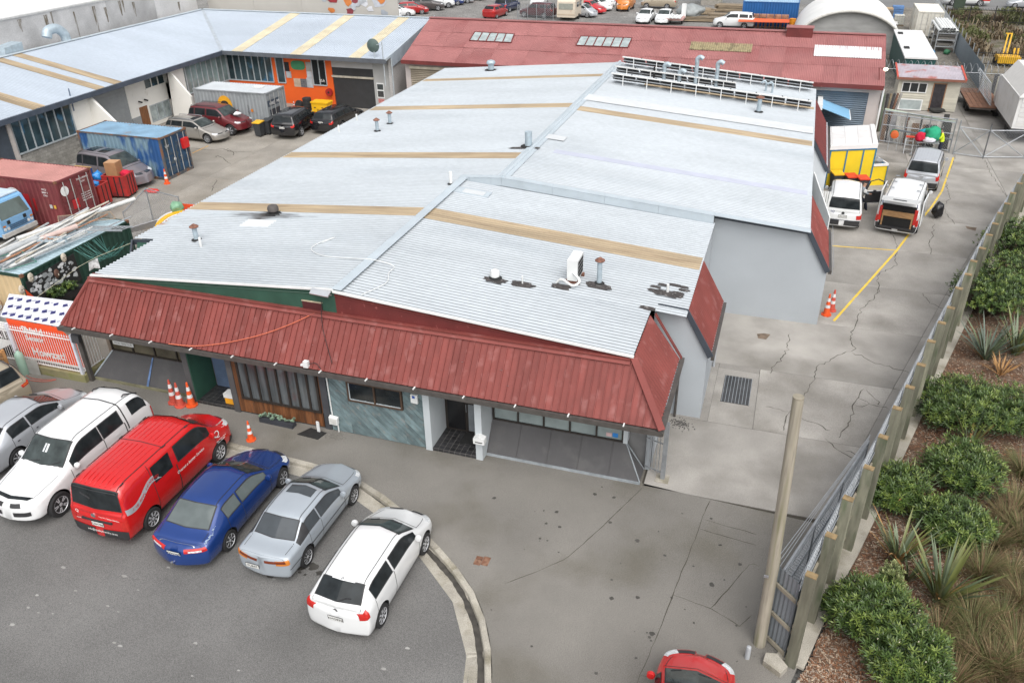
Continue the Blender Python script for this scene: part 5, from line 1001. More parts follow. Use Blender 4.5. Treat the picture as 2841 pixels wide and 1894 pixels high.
M().bar((FX,OY,FZ + .03),(RX_,ORY,RZ_ + .02),.25,.02).obj('valley_flashing',mat('valley_grey',(.38,.42,.46),.5),fb)
M().box(FX - .05,FX + .12,22,OY,FZ - .3,FZ + .0).obj('fascia_gutter',mat('slate_blue_gutter',(.06,.075,.1),.5,var=.2,scale=2),fb); M().box(FX + .12,-28.5,OY - .12,OY + .05,FZ - .28,FZ + .0).obj('fascia_gutter',mat('slate_gutter2',(.1,.11,.125),.5,var=.2,scale=2),fb)
m = M(); m.prism([(-28.6,OY - .1,FZ - .1),(-28.6,ORY,RZ_ - .1),(-28.6,ORY,RZ_ + .08),(-28.6,OY - .1,FZ + .08)],(.12,0,0)); m.obj('barge_flashing',FLASH,fb)
m = M(); m.prism([(-28.75,57.2,0),(-28.75,66.5,0),(-28.75,ORY,RZ_ - .1),(-28.75,57.2,FZ)],(.22,0,0)); m.obj('end_wall',CWALL,fb); M().prism([(-28.45,OY + .6,FZ + .2),(-28.45,ORY,RZ_ + .2),(-28.45,ORY,RZ_ - .9),(-28.45,OY + .6,FZ - .7)],(.04,0,0)).obj('end_flashing',mat('blue_grey_flashing',(.36,.41,.46),.5,var=.2,scale=1,col2=(.3,.12,.1),c2scale=1,c2lo=.6,c2hi=.7),fb)
M().tube([(-28.4,57.1,3.9),(-28.4,57.1,.2)],.05,8).obj('downpipe',MULL,fb)
# left wing wall: glazing with mullions over block wall
def glazing(a,b,z0,z1_,n,fixed,axis,name='window_wall',glass=FGL,mull=MULL,rail=False):
 """axis 'x' = plane of constant X; one part with panes as sub-parts"""
 m = M()
 def bx(u0,u1,w0,w1,d0,d1):
  return m.box(fixed + d0,fixed + d1,u0,u1,w0,w1) if axis == 'x' else m.box(u0,u1,fixed - d1,fixed - d0,w0,w1)
 for i in range(n + 1): u = a + (b - a) * i / n; bx(u - .035,u + .035,z0,z1_,0,.08)
 bx(a,b,z0 - .05,z0 + .03,0,.1); bx(a,b,z1_ - .03,z1_ + .05,0,.1)
 o = m.obj(name,mull,fb)
 for i in range(n):
  u0,u1 = a + (b - a) * i / n + .035,a + (b - a) * (i + 1) / n - .035; q = M()
  (q.box(fixed + .01,fixed + .025,u0,u1,z0,z1_) if axis == 'x' else q.box(u0,u1,fixed - .025,fixed - .01,z0,z1_)); q.obj('pane',glass,o)
 return o
WX = -43.2
glazing(36.4,41.0,1.7,3.75,7,WX,'x')
M().box(WX - .15,WX,22,36.1,0,3.75).obj('wall',mat('dark_blue_cladding',(.06,.075,.095),.6,var=.15),fb); M().box(WX - .15,WX + .08,36.1,36.4,0,3.75).obj('pier',mat('pinkish_pier',(.5,.46,.43),.8),fb)
blk = M().box(WX - .15,WX,36.4,41.1,0,1.65).obj('block_wall',mat('block_mortar',(.2,.19,.175),.95),fb)
BLOCK = mat('concrete_block',(.29,.28,.255),.9,var=.15,scale=2,rnd=.12,spk=.15,sscale=25)
for j in range(8):
 for i in range(12):
  y = 36.42 + i * .4 + (.2 if j % 2 else 0)
  if y + .39 < 41.1: M().box(WX,WX + .012,y,y + .385,.02 + j * .2,.205 + j * .2).obj('block',BLOCK,blk)
M().box(WX - .1,WX,41.05,42.62,0,3.75).obj('white_panel',WHITEW,fb); M().prism([(WX - .3,42.62,0),(WX,42.62,3.8),(-41.3,42.62,1.95),(-41.3,42.62,0)],(0,.2,0)).obj('buttress',WHITEW,fb)
M().tube([(WX + .15,41.15,3.1),(WX + .2,41.15,4.5)],.04,6).obj('antenna_post',mat('blue_grey_post',(.12,.16,.22),.5),fb)
rd = M(); 
for i in range(30): rd.box(-44.1,-44.05 + (.02 if i % 2 else 0),43.0,46.9,.1 + i * .112,.1 + (i + 1) * .112)
rd.obj('roller_door',ROLG,fb)
M().box(-44.3,-44.0,46.9,47.5,0,3.75).obj('white_panel',WHITEW,fb); m = M()
for a in ((47.5,48.85,0,3.75),(48.85,51.05,0,.3),(48.85,51.3,1.45,2.62),(48.85,51.3,3.45,3.75),(51.05,51.3,.0,3.75)): m.box(-44.3,-44.02,*a)
m.obj('white_wall',WHITEW,fb)
glazing(48.87,51.03,2.66,3.44,3,-44.1,'x','window',mull=WHITEW); glazing(48.87,51.03,.32,1.44,3,-44.1,'x','window',glass=mat('pale_blind_glass',(.35,.4,.4),.2,var=.4,scale=2))
M().box(-44.04,-43.98,47.8,48.6,0,1.6).obj('door',mat('varnished_door',(.22,.09,.035),.5,var=.3,scale=3,stretch=(5,5,1)),fb); M().box(-44.03,-43.96,46.9,47.75,.0,1.05).obj('louvre_panel',ROLG,fb)
M().box(WX - .1,WX,50.72,52.25,0,3.75).obj('white_panel',WHITEW,fb); M().prism([(WX - .3,50.55,0),(WX,50.55,3.8),(-41.6,50.55,1.9),(-41.6,50.55,0)],(0,.17,0)).obj('buttress',WHITEW,fb)
for i,(y,z,c) in enumerate(((51.2,1.75,(.3,.12,.06)),(51.65,1.75,(.55,.35,.15)),(51.35,1.2,(.04,.04,.04)),(51.75,1.2,(.6,.6,.62)))):
 M().obox((WX + .008,y,z),(.006,0,0),(0,.15,.15),(0,-.15,.15)).obj('hazard_diamond',mat('diamond%d' % i,c,.5,var=.3,scale=8),fb)
for y in (47.9,48.5): M().obox((-43.85,y,2.0),(.12,.05,-.04),(-.02,.05,0),(.01,0,.04)).obj('security_camera',BLK,fb)
glazing(52.35,57.4,1.6,3.7,8,WX,'x',glass=mat('milky_glass',(.2,.27,.27),.2,var=.4,scale=1)); M().box(WX - .15,WX,52.25,57.5,0,1.55).obj('wall',CWALL,fb)
# orange front
WY = 57.5
glazing(-43.1,-39.0,1.6,3.7,7,WY,'y'); m = M(); m.box(-43.2,-34.2,WY - .02,WY + .15,0,1.55); m.box(-39.0,-38.6,WY - .03,WY + .15,1.55,3.75); m.box(-37.9,-35.45,WY - .02,WY + .15,1.55,3.75); m.box(-34.22,-33.7,WY - .06,WY + .15,0,3.75); m.obj('orange_wall',ORNG,fb)
glazing(-38.6,-37.92,1.6,3.7,1,WY,'y'); gz = glazing(-35.43,-34.25,1.6,3.7,2,WY,'y',glass=mat('dark_factory_glass',(.02,.024,.026),.1,spec=.7)); text('25A',.3,'number',LET if 'LET' in globals() else WHT,gz,(-34.62,WY - .12,1.95),(R(90),0,0),local=False)
bd = M(); BC = [((-37.85,-37.45,2.5,3.2),(.02,.02,.022)),((-37.8,-37.35,2.0,2.5),(.4,.42,.44)),((-37.2,-36.6,1.35,2.0),(.5,.38,.28)),((-36.6,-36.05,1.35,2.0),(.2,.2,.21)),((-36.05,-35.5,1.35,2.1),(.42,.44,.46)),((-35.95,-35.5,2.1,2.6),(.45,.47,.5)),((-35.95,-35.5,2.6,3.3),(.36,.35,.33))]
for i,(a,c) in enumerate(BC): M().box(a[0],a[1] - .01,WY - .05,WY - .022,a[2],a[3] - .01).obj('mural_panel',mat('mural%d' % i,c,.7,var=.2,scale=3),fb)
for i in range(3):
 for j in range(4): M().box(-36.58 + i * .18,-36.42 + i * .18,WY - .058,WY - .051,1.38 + j * .155,1.51 + j * .155).obj('mural_panel',mat('mural_block',(.13,.13,.14),.8,rnd=.2),fb)
m = M(); n = 20; m.prism([(-36.65 + .62 * math.copysign(abs(math.cos(2 * PI * k / n)) ** .6,math.cos(2 * PI * k / n)),WY - .025,3.0 + .35 * math.copysign(abs(math.sin(2 * PI * k / n)) ** .7,math.sin(2 * PI * k / n))) for k in range(n)],(0,-.025,0)); m.obj('mural_panel',mat('mural_green',(.06,.26,.12),.7,var=.15),fb)
rd = M()
for i in range(24): rd.box(-33.7,-30.2,WY + .02,WY + .06 + (.02 if i % 2 else 0),.02 + i * .094,.02 + (i + 1) * .094)
rd.obj('roller_door',ROLD,fb); M().box(-33.7,-30.2,WY + .0,WY + .08,2.42,3.02).obj('door_header',ROLD,fb); M().box(-33.75,-30.15,WY - .1,WY,2.28,2.42).obj('timber_beam',mat('pale_beam',(.5,.46,.38),.8,var=.25,scale=4),fb)
M().box(-33.7,-30.15,WY - .03,WY + .15,3.02,3.75).obj('lintel',mat('pale_grey_panel',(.47,.47,.47),.7,var=.08,scale=1),fb); M().box(-30.2,-28.55,WY - .04,WY + .15,0,3.75).obj('pier',mat('grey_pier',(.4,.4,.39),.8,var=.12,scale=1),fb)
for z,h,c in ((1.55,.4,(.05,.06,.06)),(1.0,.45,(.05,.05,.05)),(.55,.3,(.5,.2,.18))): M().box(-29.95,-29.45,WY - .06,WY - .041,z,z + h).obj('wall_notice',mat('notice%.1f' % z,c,.5,var=.3,scale=10),fb)
M().box(-30.0,-29.4,WY - .05,WY - .042,.92,2.05).obj('notice_board',WHT,fb)
t = thing('fire_hose_reel',(-34.05,WY - .2,1.1),'round red fire hose reel on the orange pier','hose reel'); M().lathe((-34.05,WY - .25,1.15),[(.28,-.1),(.28,-.06),(.2,-.05),(.2,.05),(.28,.06),(.28,.1)],18,'y').obj('drum',mat('hose_red',(.35,.02,.02),.5),t); M().lathe((-34.05,WY - .36,1.15),[(.08,-.02),(.08,.02)],10,'y').obj('hub',BLK,t)
t = thing('satellite_dish',G(*z2(1120,535),4.1),'dark green satellite dish on a mast at the roof eave','satellite dish'); p = Vector(t.location); M().tube([p - Vector((0,-.2,.1)),p + Vector((0,.2,.55))],.03,6).obj('mast',MULL,t)
M().lathe((0,0,0),[(.02,0),(.35,.05),(.5,.13),(.48,.14),(.33,.07),(.02,.02)],20,'y').obj('dish',mat('dish_green',(.09,.13,.12),.5),t,local=True,smooth=True).location = (-.05,.1,.8)
M().tube([p + Vector((.75,.1,-2.0)),p + Vector((.75,.1,1.1))],.04,8).obj('side_pole',MULL,t); M().tube([p + Vector((.75,.1,.9)),p + Vector((.3,.1,.9))],.02,6).obj('arm',MULL,t)
t = thing('roof_duct',(-50.9,49.5,5.2),'large bent pale blue duct rising behind the factory ridge','duct'); q = GX(*z1(610,370),-51.3); M().tube(crs([q + Vector((0,0,-.4)),q + Vector((0,0,.35)),q + Vector((-.1,-.5,.85)),q + Vector((-.2,-1.2,.8)),q + Vector((-.2,-1.45,.4))],6),.34,14).obj('pipe',GALV,t,smooth=True)
t = thing('roof_vent_box',(-51.2,45.8,5.2),'grey sheet metal vent box on the factory ridge at far left','vent box'); q = GX(*z1(140,470),-51.2); M().prism([q + Vector((0,-.9,-.3)),q + Vector((0,.7,-.3)),q + Vector((0,.75,.45)),q + Vector((0,-.75,.3))],(-1,0,0)).obj('case',GALV,t)
# tall concrete building behind
tb = thing('concrete_warehouse',(-60,60,0),'tall streaked concrete warehouse behind the factory ridge','building')
PNL = mat('tilt_slab',(.5,.495,.49),.85,var=.16,scale=.3,detail=10,spk=.1,sscale=15,rnd=.06,col2=(.31,.305,.3),c2scale=.4,c2lo=.48,c2hi=.75)
y = 24.
while y < 70: M().box(-55.15,-55,y + .01,min(y + 5.8,71.2) - .01,0,7.0).obj('wall_panel',PNL,tb); y += 5.8
M().box(-55.3,-54.95,24,71.2,7.0,7.12).obj('parapet_cap',mat('parapet',(.5,.5,.49),.8),tb)
x = -55.
while x < -35: M().box(x + .01,min(x + 5.2,-34.7) - .01,72,72.15,0,9.5).obj('wall_panel',mat('tilt_slab_warm',(.5,.48,.44),.85,var=.1,scale=.3,detail=10,col2=(.4,.38,.35),c2scale=.3,c2lo=.5,c2hi=.8),tb); x += 5.2
M().corr((-55.3,24,6.8),(-40,0,1.5),(0,47,0),.6,.03,6).obj('roof_sheet',mat('white_roof',(.68,.69,.68),.5,var=.06,scale=.4),tb,smooth=True,ang=180)
STR = mat('water_streak',(.16,.135,.1),.9,var=.3,scale=3,stretch=(1,5,.4),col2=(.42,.41,.4),c2scale=3,c2lo=.5,c2hi=.6); random.seed(2)
for q,L in (((175,180),.9),((415,140),1.3),((465,110),1.5),((680,110),2.2),((860,60),2.0),((970,70),1.2),((1100,10),1.2),((1130,5),1.0),((1230,20),1.2),((1650,20),.8)):
 p = GX(*z1(*q),-54.99); w = random.uniform(.08,.2); z = min(6.95,p.z); M().add([(-54.985,p.y - w,z),(-54.985,p.y + w,z),(-54.985,p.y + w * .7,z - L * .5),(-54.985,p.y + w * .25,z - L),(-54.985,p.y - w * .3,z - L * .95),(-54.985,p.y - w * .8,z - L * .45)],[(0,1,2,3,4,5)]).obj('rain_streak',STR,tb)
# abstract mural colours on the far wall
random.seed(6); MC = [(.28,.03,.035),(.5,.52,.56),(.35,.38,.42),(.62,.63,.66),(.25,.05,.06),(.6,.2,.05),(.45,.47,.5)]
for i in range(34):
 cx,cz = random.uniform(-42.3,-35.6),random.uniform(4.4,8.5); n = 9; a0 = random.random() * 6; s = random.uniform(.25,.7)
 M().add([(min(-34.8,cx + s * 1.3 * math.cos(a0 + 2 * PI * k / n) * random.uniform(.5,1.2)),71.985 - i * .0012,cz + s * math.sin(a0 + 2 * PI * k / n) * random.uniform(.5,1.2)) for k in range(n)],[tuple(range(n))]).obj('mural_shape',mat('mural_c%d' % (i % 7),MC[i % 7],.6,var=.15),tb)
# red warehouse
RROOF = mat('faded_red_roof',(.31,.125,.12),.65,var=.12,scale=.5,detail=9,spk=.08,sscale=20,col2=(.25,.085,.082),c2scale=.4,c2lo=.5,c2hi=.7,rnd=.05)
rw_ = thing('red_warehouse',(-11,60,0),'long warehouse with faded red corrugated roof behind the workshop','building')
EY,EZ,RY2,RZ2 = 56.9,4.0,62.6,6.0
def rplane(y): return EZ + (RZ2 - EZ) * (y - EY) / (RY2 - EY)
random.seed(8); rows = [(EY - .1,EY + 1.9),(EY + 1.84,EY + 3.8),(EY + 3.74,RY2)]
rs = M().quad((-27.4,EY,EZ - .06),(5.45,EY,EZ - .06),(5.45,RY2,RZ2 - .06),(-27.4,RY2,RZ2 - .06)).obj('roof',REDD,rw_)
for k,(ya,yb_) in enumerate(rows):
 x = -27.45
 while x < 5.45:
  w = random.choice((.76,1.52,1.52,2.28)) * 1.1; x1 = min(x + w,5.5); lf = k * .02 + random.uniform(0,.012)
  if 5.5 - x1 < .5: x1 = 5.5
  M().corr((x,ya,rplane(ya) + lf),(0,yb_ - ya,rplane(yb_) - rplane(ya)),(x1 - x + .03,0,0),.11,.014,6).obj('roof_sheet',RROOF,rs,smooth=True,ang=180); x = x1
M().bar((-27.5,RY2,RZ2 + .05),(5.5,RY2,RZ2 + .05),.5,.05).obj('ridge_cap',RROOF,rw_); M().quad((-27.4,RY2,RZ2 - .03),(5.45,RY2,RZ2 - .03),(5.45,RY2 + 5.5,EZ),(-27.4,RY2 + 5.5,EZ)).obj('back_slope',RROOF,rw_)
M().box(-27.5,5.5,EY - .1,EY + .05,EZ - .3,EZ - .04).obj('eave_fascia',REDD,rw_)
def onW(x,y): return GP(x,y,(0,EY,EZ),(0,-(RZ2 - EZ) / (RY2 - EY),1))
SKY = mat('skylight_glass',(.34,.39,.39),.15,var=.25,scale=2,spec=.6)
for pts,n in ((((2040 - 10,305),(2335 + 330,340),(2335 + 290,425),(2005,390)),5),(None,6)):
 if pts: a,bq,cq,dq = (onW(*z2(x,y)) for x,y in ((2060,305),(2425,325),(2395,405),(2010,385)))
 else: a,bq,cq,dq = (onW(*z3(x,y)) for x,y in ((705,345),(1180,362),(1140,452),(660,430)))
 fr = M(); up = Vector((0,0,.07))
 for u in range(n + 1): fr.bar(a.lerp(bq,u / n) + up,dq.lerp(cq,u / n) + up,.07,.06)
 fr.bar(a + up,bq + up,.08,.06); fr.bar(dq + up,cq + up,.08,.06); o = fr.obj('skylight',REDD,rw_)
 for u in range(n): M().quad(a.lerp(bq,(u + .06) / n) + up,dq.lerp(cq,(u + .06) / n) + up,dq.lerp(cq,(u + .94) / n) + up,a.lerp(bq,(u + .94) / n) + up).obj('pane',SKY,o)
a,c = onW(*z3(1730,395)),onW(*z3(2280,495)); M().corr((a.x,c.y,rplane(c.y) + .07),(0,a.y - c.y,rplane(a.y) - rplane(c.y)),(c.x - a.x,0,0),.15,.02,6).obj('translucent_sheet',mat('mossy_translucent',(.3,.25,.14),.7,var=.3,scale=2,detail=8,col2=(.17,.14,.08),c2scale=2),rw_,smooth=True,ang=180)
a,c = onW(*z4(510,405)),onW(*z4(1095,530)); M().corr((a.x,c.y,rplane(c.y) + .07),(0,a.y - c.y,rplane(a.y) - rplane(c.y)),(c.x - a.x,0,0),.15,.02,6).obj('translucent_sheet',mat('white_translucent',(.68,.66,.67),.4,var=.12,scale=1.2),rw_,smooth=True,ang=180)
q = onW(*z4(385,320)); M().box(q.x - .95,q.x + .75,q.y - .25,q.y + .65,q.z - .3,q.z + .55).obj('ridge_vent',REDD,rw_); M().box(q.x - 1.0,q.x + .8,q.y - .3,q.y + .7,q.z + .55,q.z + .6).obj('ridge_vent_cap',RROOF,rw_)
PINKC = mat('pinkish_plaster',(.47,.42,.4),.85,var=.1,scale=1,col2=(.4,.28,.18),c2scale=1.5,c2lo=.62,c2hi=.75)
m = M(); m.box(-27.4,-27.0,57.3,57.5,0,3.75); m.box(-22.6,1.3,57.3,57.5,0,3.75); m.box(-27.0,-22.6,57.3,57.5,3.45,3.75); m.box(4.75,5.45,57.3,57.5,0,3.75); m.box(1.3,4.75,57.3,57.5,3.4,3.75); m.box(5.25,5.45,57.5,68,0,3.95); m.box(-27.4,-27.2,57.5,68,0,3.95); m.obj('wall',PINKC,rw_); M().prism([(5.3,EY + .5,3.9),(5.3,RY2 + 5,3.9),(5.3,RY2,RZ2 - .1)],(.14,0,0)).obj('gable',REDD,rw_); M().prism([(-27.35,EY + .5,3.9),(-27.35,RY2 + 5,3.9),(-27.35,RY2,RZ2 - .1)],(.14,0,0)).obj('gable',REDD,rw_)
for x0,x1,zt,mm in ((1.3,4.75,3.4,mat('blue_grey_roller',(.13,.17,.21),.5,.1,var=.12,scale=1)),(-27.0,-22.6,3.3,mat('tan_roller',(.3,.26,.2),.6,var=.15,scale=1))):
 b = M(); n = int(zt / .13)
 for i in range(n): z = i * zt / n; b.add([(x0,57.36,z),(x1,57.36,z),(x1,57.3,z + zt / n * .5),(x0,57.3,z + zt / n * .5),(x1,57.36,z + zt / n),(x0,57.36,z + zt / n)],[(0,1,2,3),(3,2,4,5)])
 b.obj('roller_door',mm,rw_)
M().box(-27.05,-22.5,57.2,57.3,3.3,3.5).obj('lintel',mat('cream_lintel',(.55,.5,.4),.8,var=.25,scale=2),rw_)
M().tube([(5.55,57.2,3.7),(5.55,57.2,.1)],.06,8).obj('downpipe',WHT,rw_)
t = thing('yard_light',(5.6,57.3,3.7),'lit round yard lamp at the red roof corner','lamp'); q = GY(*r8(395,70),57.6); M().tube([(5.3,57.3,3.6),q + Vector((-.4,0,.1)),q],.03,6).obj('arm',REDD,t); M().lathe(q + Vector((0,.02,-.1)),[(.04,0),(.13,.06),(.15,.16),(.05,.22)],12).obj('lamp_head',mat('lit_lamp',(1,.95,.7),.3,emit=1.6),t,smooth=True)
# light blue awning on the drive side of the workshop
t = thing('awning',(2.5,52.5,2.3),'light blue fabric awning projecting from the rear of the workshop','awning')
A = [Vector((1.75,53.6,3.7)),Vector((4.7,53.0,2.5)),Vector((4.65,50.3,2.4)),Vector((1.7,51.6,3.55))]
A = [GP(*((2150 + x / 4.9) / KP,(180 + y / 4.9) / KP),(2,53,3.35),(.33,.12,1)) for x,y in ((620,390),(1005,555),(1025,745),(610,580))]
M().prism(A,(0,0,.03)).obj('canvas',mat('awning_blue',(.2,.42,.62),.7,var=.06,scale=1),t); M().bar(A[1],A[2],.07,.07).obj('front_bar',WHT,t); M().bar(A[0],A[3],.3,.3).obj('case',WHT,t); M().bar(A[3],A[3] + Vector((.3,0,-1)),.04,.04).obj('brace',ALU,t)
# ================================================================== shipping containers
RODM = mat('lock_rod',(.45,.45,.44),.5,.4,var=.2,scale=5); RUSTC = mat('rusty_frame',(.19,.085,.045),.8,var=.4,scale=6)
def container(x0,y0,col,roof,label,ends='+x',L=6.06,along='x',frame=None,rust=None,z=0.,doorcol=None,endcol=None,notes=None):
 W_,Hh = 2.44,2.59; lx,ly = (L,W_) if along == 'x' else (W_,L); t = thing('shipping_container',(x0 + lx / 2,y0 + ly / 2,z),label,'container'); fr = frame or col
 ox,oy = x0,y0
 def P(u,v,w): return Vector((ox + (u if along == 'x' else v),oy + (v if along == 'x' else u),z + w))
 def bx(m,u0,u1,v0,v1,w0,w1):
  a,b = P(u0,v0,w0),P(u1,v1,w1); return m.box(min(a.x,b.x),max(a.x,b.x),min(a.y,b.y),max(a.y,b.y),a.z,b.z)
 def corrwall(name,u0,u1,v,out,m,vert=True):
  per,dep = .28,.04; n = int((u1 - u0) / per); b = M(); pts = []
  for i in range(n):
   a = u0 + (u1 - u0) * i / n; d = (u1 - u0) / n
   for f,o in ((0,0),(.3,0),(.5,1),(.8,1)): pts.append((a + d * f,v - out * dep * o))
  pts.append((u1,v)); vs = []
  for (u,vv) in pts: vs += [P(u,vv,.16),P(u,vv,Hh - .1)]
  b.add(vs,[(2 * i,2 * i + 2,2 * i + 3,2 * i + 1) for i in range(len(pts) - 1)]); return b.obj(name,m,t)
 corrwall('side_panel',.1,L - .1,.03,-1,col); corrwall('side_panel',.1,L - .1,W_ - .03,1,col)
 for i,(u,v) in enumerate(((0,0),(L,0),(0,W_),(L,W_))):
  a,b = (u - .12,u) if u else (0,.12); c,d = (v - .1,v) if v else (0,.1); bx(M(),a,b,c,d,0,Hh - .02).obj('corner_post',fr,t)
  bx(M(),a - .01,b + .01,c - .01,d + .01,Hh - .12,Hh).obj('corner_casting',RUSTC if rust else fr,t)
 m = M(); bx(m,.12,L - .12,0,.07,0,.16); bx(m,.12,L - .12,W_ - .07,W_,0,.16); bx(m,.12,L - .12,0,.06,Hh - .1,Hh - .02); bx(m,.12,L - .12,W_ - .06,W_,Hh - .1,Hh - .02); bx(m,0,.08,.1,W_ - .1,Hh - .12,Hh - .02); bx(m,L - .08,L,.1,W_ - .1,Hh - .12,Hh - .02); bx(m,L - .1,L,.1,W_ - .1,0,.16); m.obj('rails',fr,t)
 b = M(); n = int(L / .21); vs = []
 for i in range(n):
  for f,o in ((0,0),(.35,0),(.5,1),(.85,1)): u = .06 + (L - .12) * (i + f) / n; vs += [P(u,.05,Hh - .045 + o * .022),P(u,W_ - .05,Hh - .045 + o * .022)]
 b.add(vs,[(2 * i,2 * i + 1,2 * i + 3,2 * i + 2) for i in range(len(vs) // 2 - 1)]).obj('roof_panel',roof,t)
 e = ends; dc = doorcol or col
 dv = L if e[0] == '+' else 0; sg = 1 if dv else -1
 for k in (0,1):
  v0,v1 = (.12,W_ / 2 - .01) if k == 0 else (W_ / 2 + .01,W_ - .12)
  d = M(); bx(d,dv - sg * .1,dv - sg * .05,v0,v1,.18,Hh - .14); do = d.obj('door',dc,t); pn = M()
  for j in range(4): bx(pn,dv - sg * .05,dv - sg * .03,v0 + .1,v1 - .1,.28 + j * .55,.28 + j * .55 + .38)
  pn.obj('door_panel',dc,do)
  for q in (.3,.78):
   v = v0 + (v1 - v0) * q; M().tube([P(dv + sg * .02,v,.2),P(dv + sg * .02,v,Hh - .16)],.024,8).obj('lock_rod',RODM,do); bx(M(),dv - sg * .03,dv + sg * .05,v - .03,v + .03,.95 + k * .1,1.02 + k * .1).obj('lock_handle',RODM,do)
 o2 = 0 if dv else L; corrm = M(); a,c = P(o2 + (.03 if o2 == 0 else -.03),.1,.16),P(o2 + (.03 if o2 == 0 else -.03),W_ - .1,Hh - .12)
 n = 8; vs = []
 for i in range(n):
  for f,o in ((0,0),(.3,0),(.5,1),(.8,1)): vv = .1 + (W_ - .2) * (i + f) / n; uu = o2 + (.02 + .04 * o) * (1 if o2 == 0 else -1); vs += [P(uu,vv,.16),P(uu,vv,Hh - .12)]
 corrm.add(vs,[(2 * i,2 * i + 2,2 * i + 3,2 * i + 1) for i in range(len(vs) // 2 - 1)]).obj('end_panel',endcol or col,t)
 if notes: notes(t,P)
 return t
BLUEC = mat('faded_blue_container',(.018,.08,.23),.6,var=.2,scale=1,col2=(.17,.26,.32),c2scale=1.1,c2lo=.47,c2hi=.56,stretch=(1,1,.45)); BLUER = mat('blue_container_roof',(.2,.33,.45),.6,var=.2,scale=1,col2=(.25,.17,.12),c2scale=1.3,c2lo=.63,c2hi=.72); BLUED = mat('dark_blue_doors',(.02,.06,.12),.6,var=.3,scale=2,col2=(.07,.09,.1),c2scale=1.5,c2lo=.5,c2hi=.65)
def nb(t,P):
 q = P(6.06,.5,2.2); M().box(q.x - .02,q.x + .0,q.y - .2,q.y + .2,q.z - .5,q.z + .15).obj('door_notice',mat('black_notice',(.03,.05,.06),.4,var=.4,scale=9),t); text('SOY',.2,'lettering',WHT,t,(q.x + .01,q.y,q.z - .25),(R(90),0,R(90)),local=False)
 q = P(6.1,2.05,1.75); M().obox(q,(.12,0,0),(0,.26,0),(0,0,.3)).obj('lock_box',mat('red_lockbox',(.6,.02,.02),.4),t); q = P(6.03,1.0,1.05); M().lathe(q,[(.1,0),(.1,.012)],12,'x').obj('round_notice',WHT,t)
container(-41.0,38.95,BLUEC,BLUER,'faded blue container with rusty edges and a red lock box',rust=True,frame=mat('blue_rust_frame',(.1,.11,.12),.7,var=.4,scale=2,col2=(.2,.1,.055),c2scale=2,c2lo=.45,c2hi=.6),doorcol=BLUED,notes=nb)
GREYC = mat('grey_container',(.27,.29,.3),.55,var=.08,scale=1,col2=(.2,.21,.22),c2scale=1.5,c2lo=.55,c2hi=.7)
def ng(t,P):
 for k,s in enumerate(('HIRE','ME')): text(s,.3,'lettering',LET if 'LET' in globals() else WHT,t,P(6.07,.62 + k * .8,1.75),(R(90),0,R(90)),local=False)
 q = P(6.05,.65,1.15); M().box(q.x - .02,q.x,q.y - .35,q.y + .95,q.z - .2,q.z + .2).obj('door_notice',mat('dark_notice',(.03,.035,.05),.4,var=.4,scale=8),t)
 q = P(6.045,.9,1.95); M().box(q.x - .02,q.x + .002,q.y - .75,q.y + .8,q.z - .38,q.z + .05).obj('door_notice',mat('navy_notice',(.05,.07,.1),.4),t)
 m = M(); n = 20; c = P(2.55,-.012,1.45); m.prism([(c.x + .62 * math.cos(2 * PI * k / n),c.y,c.z + .78 * math.sin(2 * PI * k / n)) for k in range(n)],(0,-.02,0)); o = m.obj('round_logo',mat('logo_yellow',(.75,.36,.02),.5),t); m = M(); m.prism([(c.x + .0 + .36 * math.cos(2 * PI * k / n) * (1 + .3 * math.sin(2 * PI * k / n)),c.y - .025,c.z - .12 + .55 * math.sin(2 * PI * k / n)) for k in range(n)],(0,-.01,0)); m.obj('logo_figure',BLK,o)
 q = P(4.75,-.0,1.3); M().box(q.x - .09,q.x + .09,q.y - .012,q.y,q.z - .1,q.z + .1).obj('orange_sticker',AMB if 'AMB' in globals() else ORNG,t)
 text('HAMU 3092',.13,'lettering',BLK,t,P(4.45,-.012,1.35),(R(90),R(90),0),local=False); M().box(-36.9,-36.2,51.6,52.1,2.58,2.68).obj('roof_board',WHT,t)
container(-41.1,50.3,GREYC,mat('pale_container_roof',(.52,.55,.57),.5,var=.08,scale=1),'grey container with yellow round logo and HIRE ME on its doors',notes=ng)
MARC = mat('maroon_container',(.17,.034,.038),.6,var=.18,scale=1,col2=(.19,.06,.055),c2scale=.8,c2lo=.5,c2hi=.7); MARR = mat('pink_container_roof',(.46,.22,.195),.6,var=.12,scale=1)
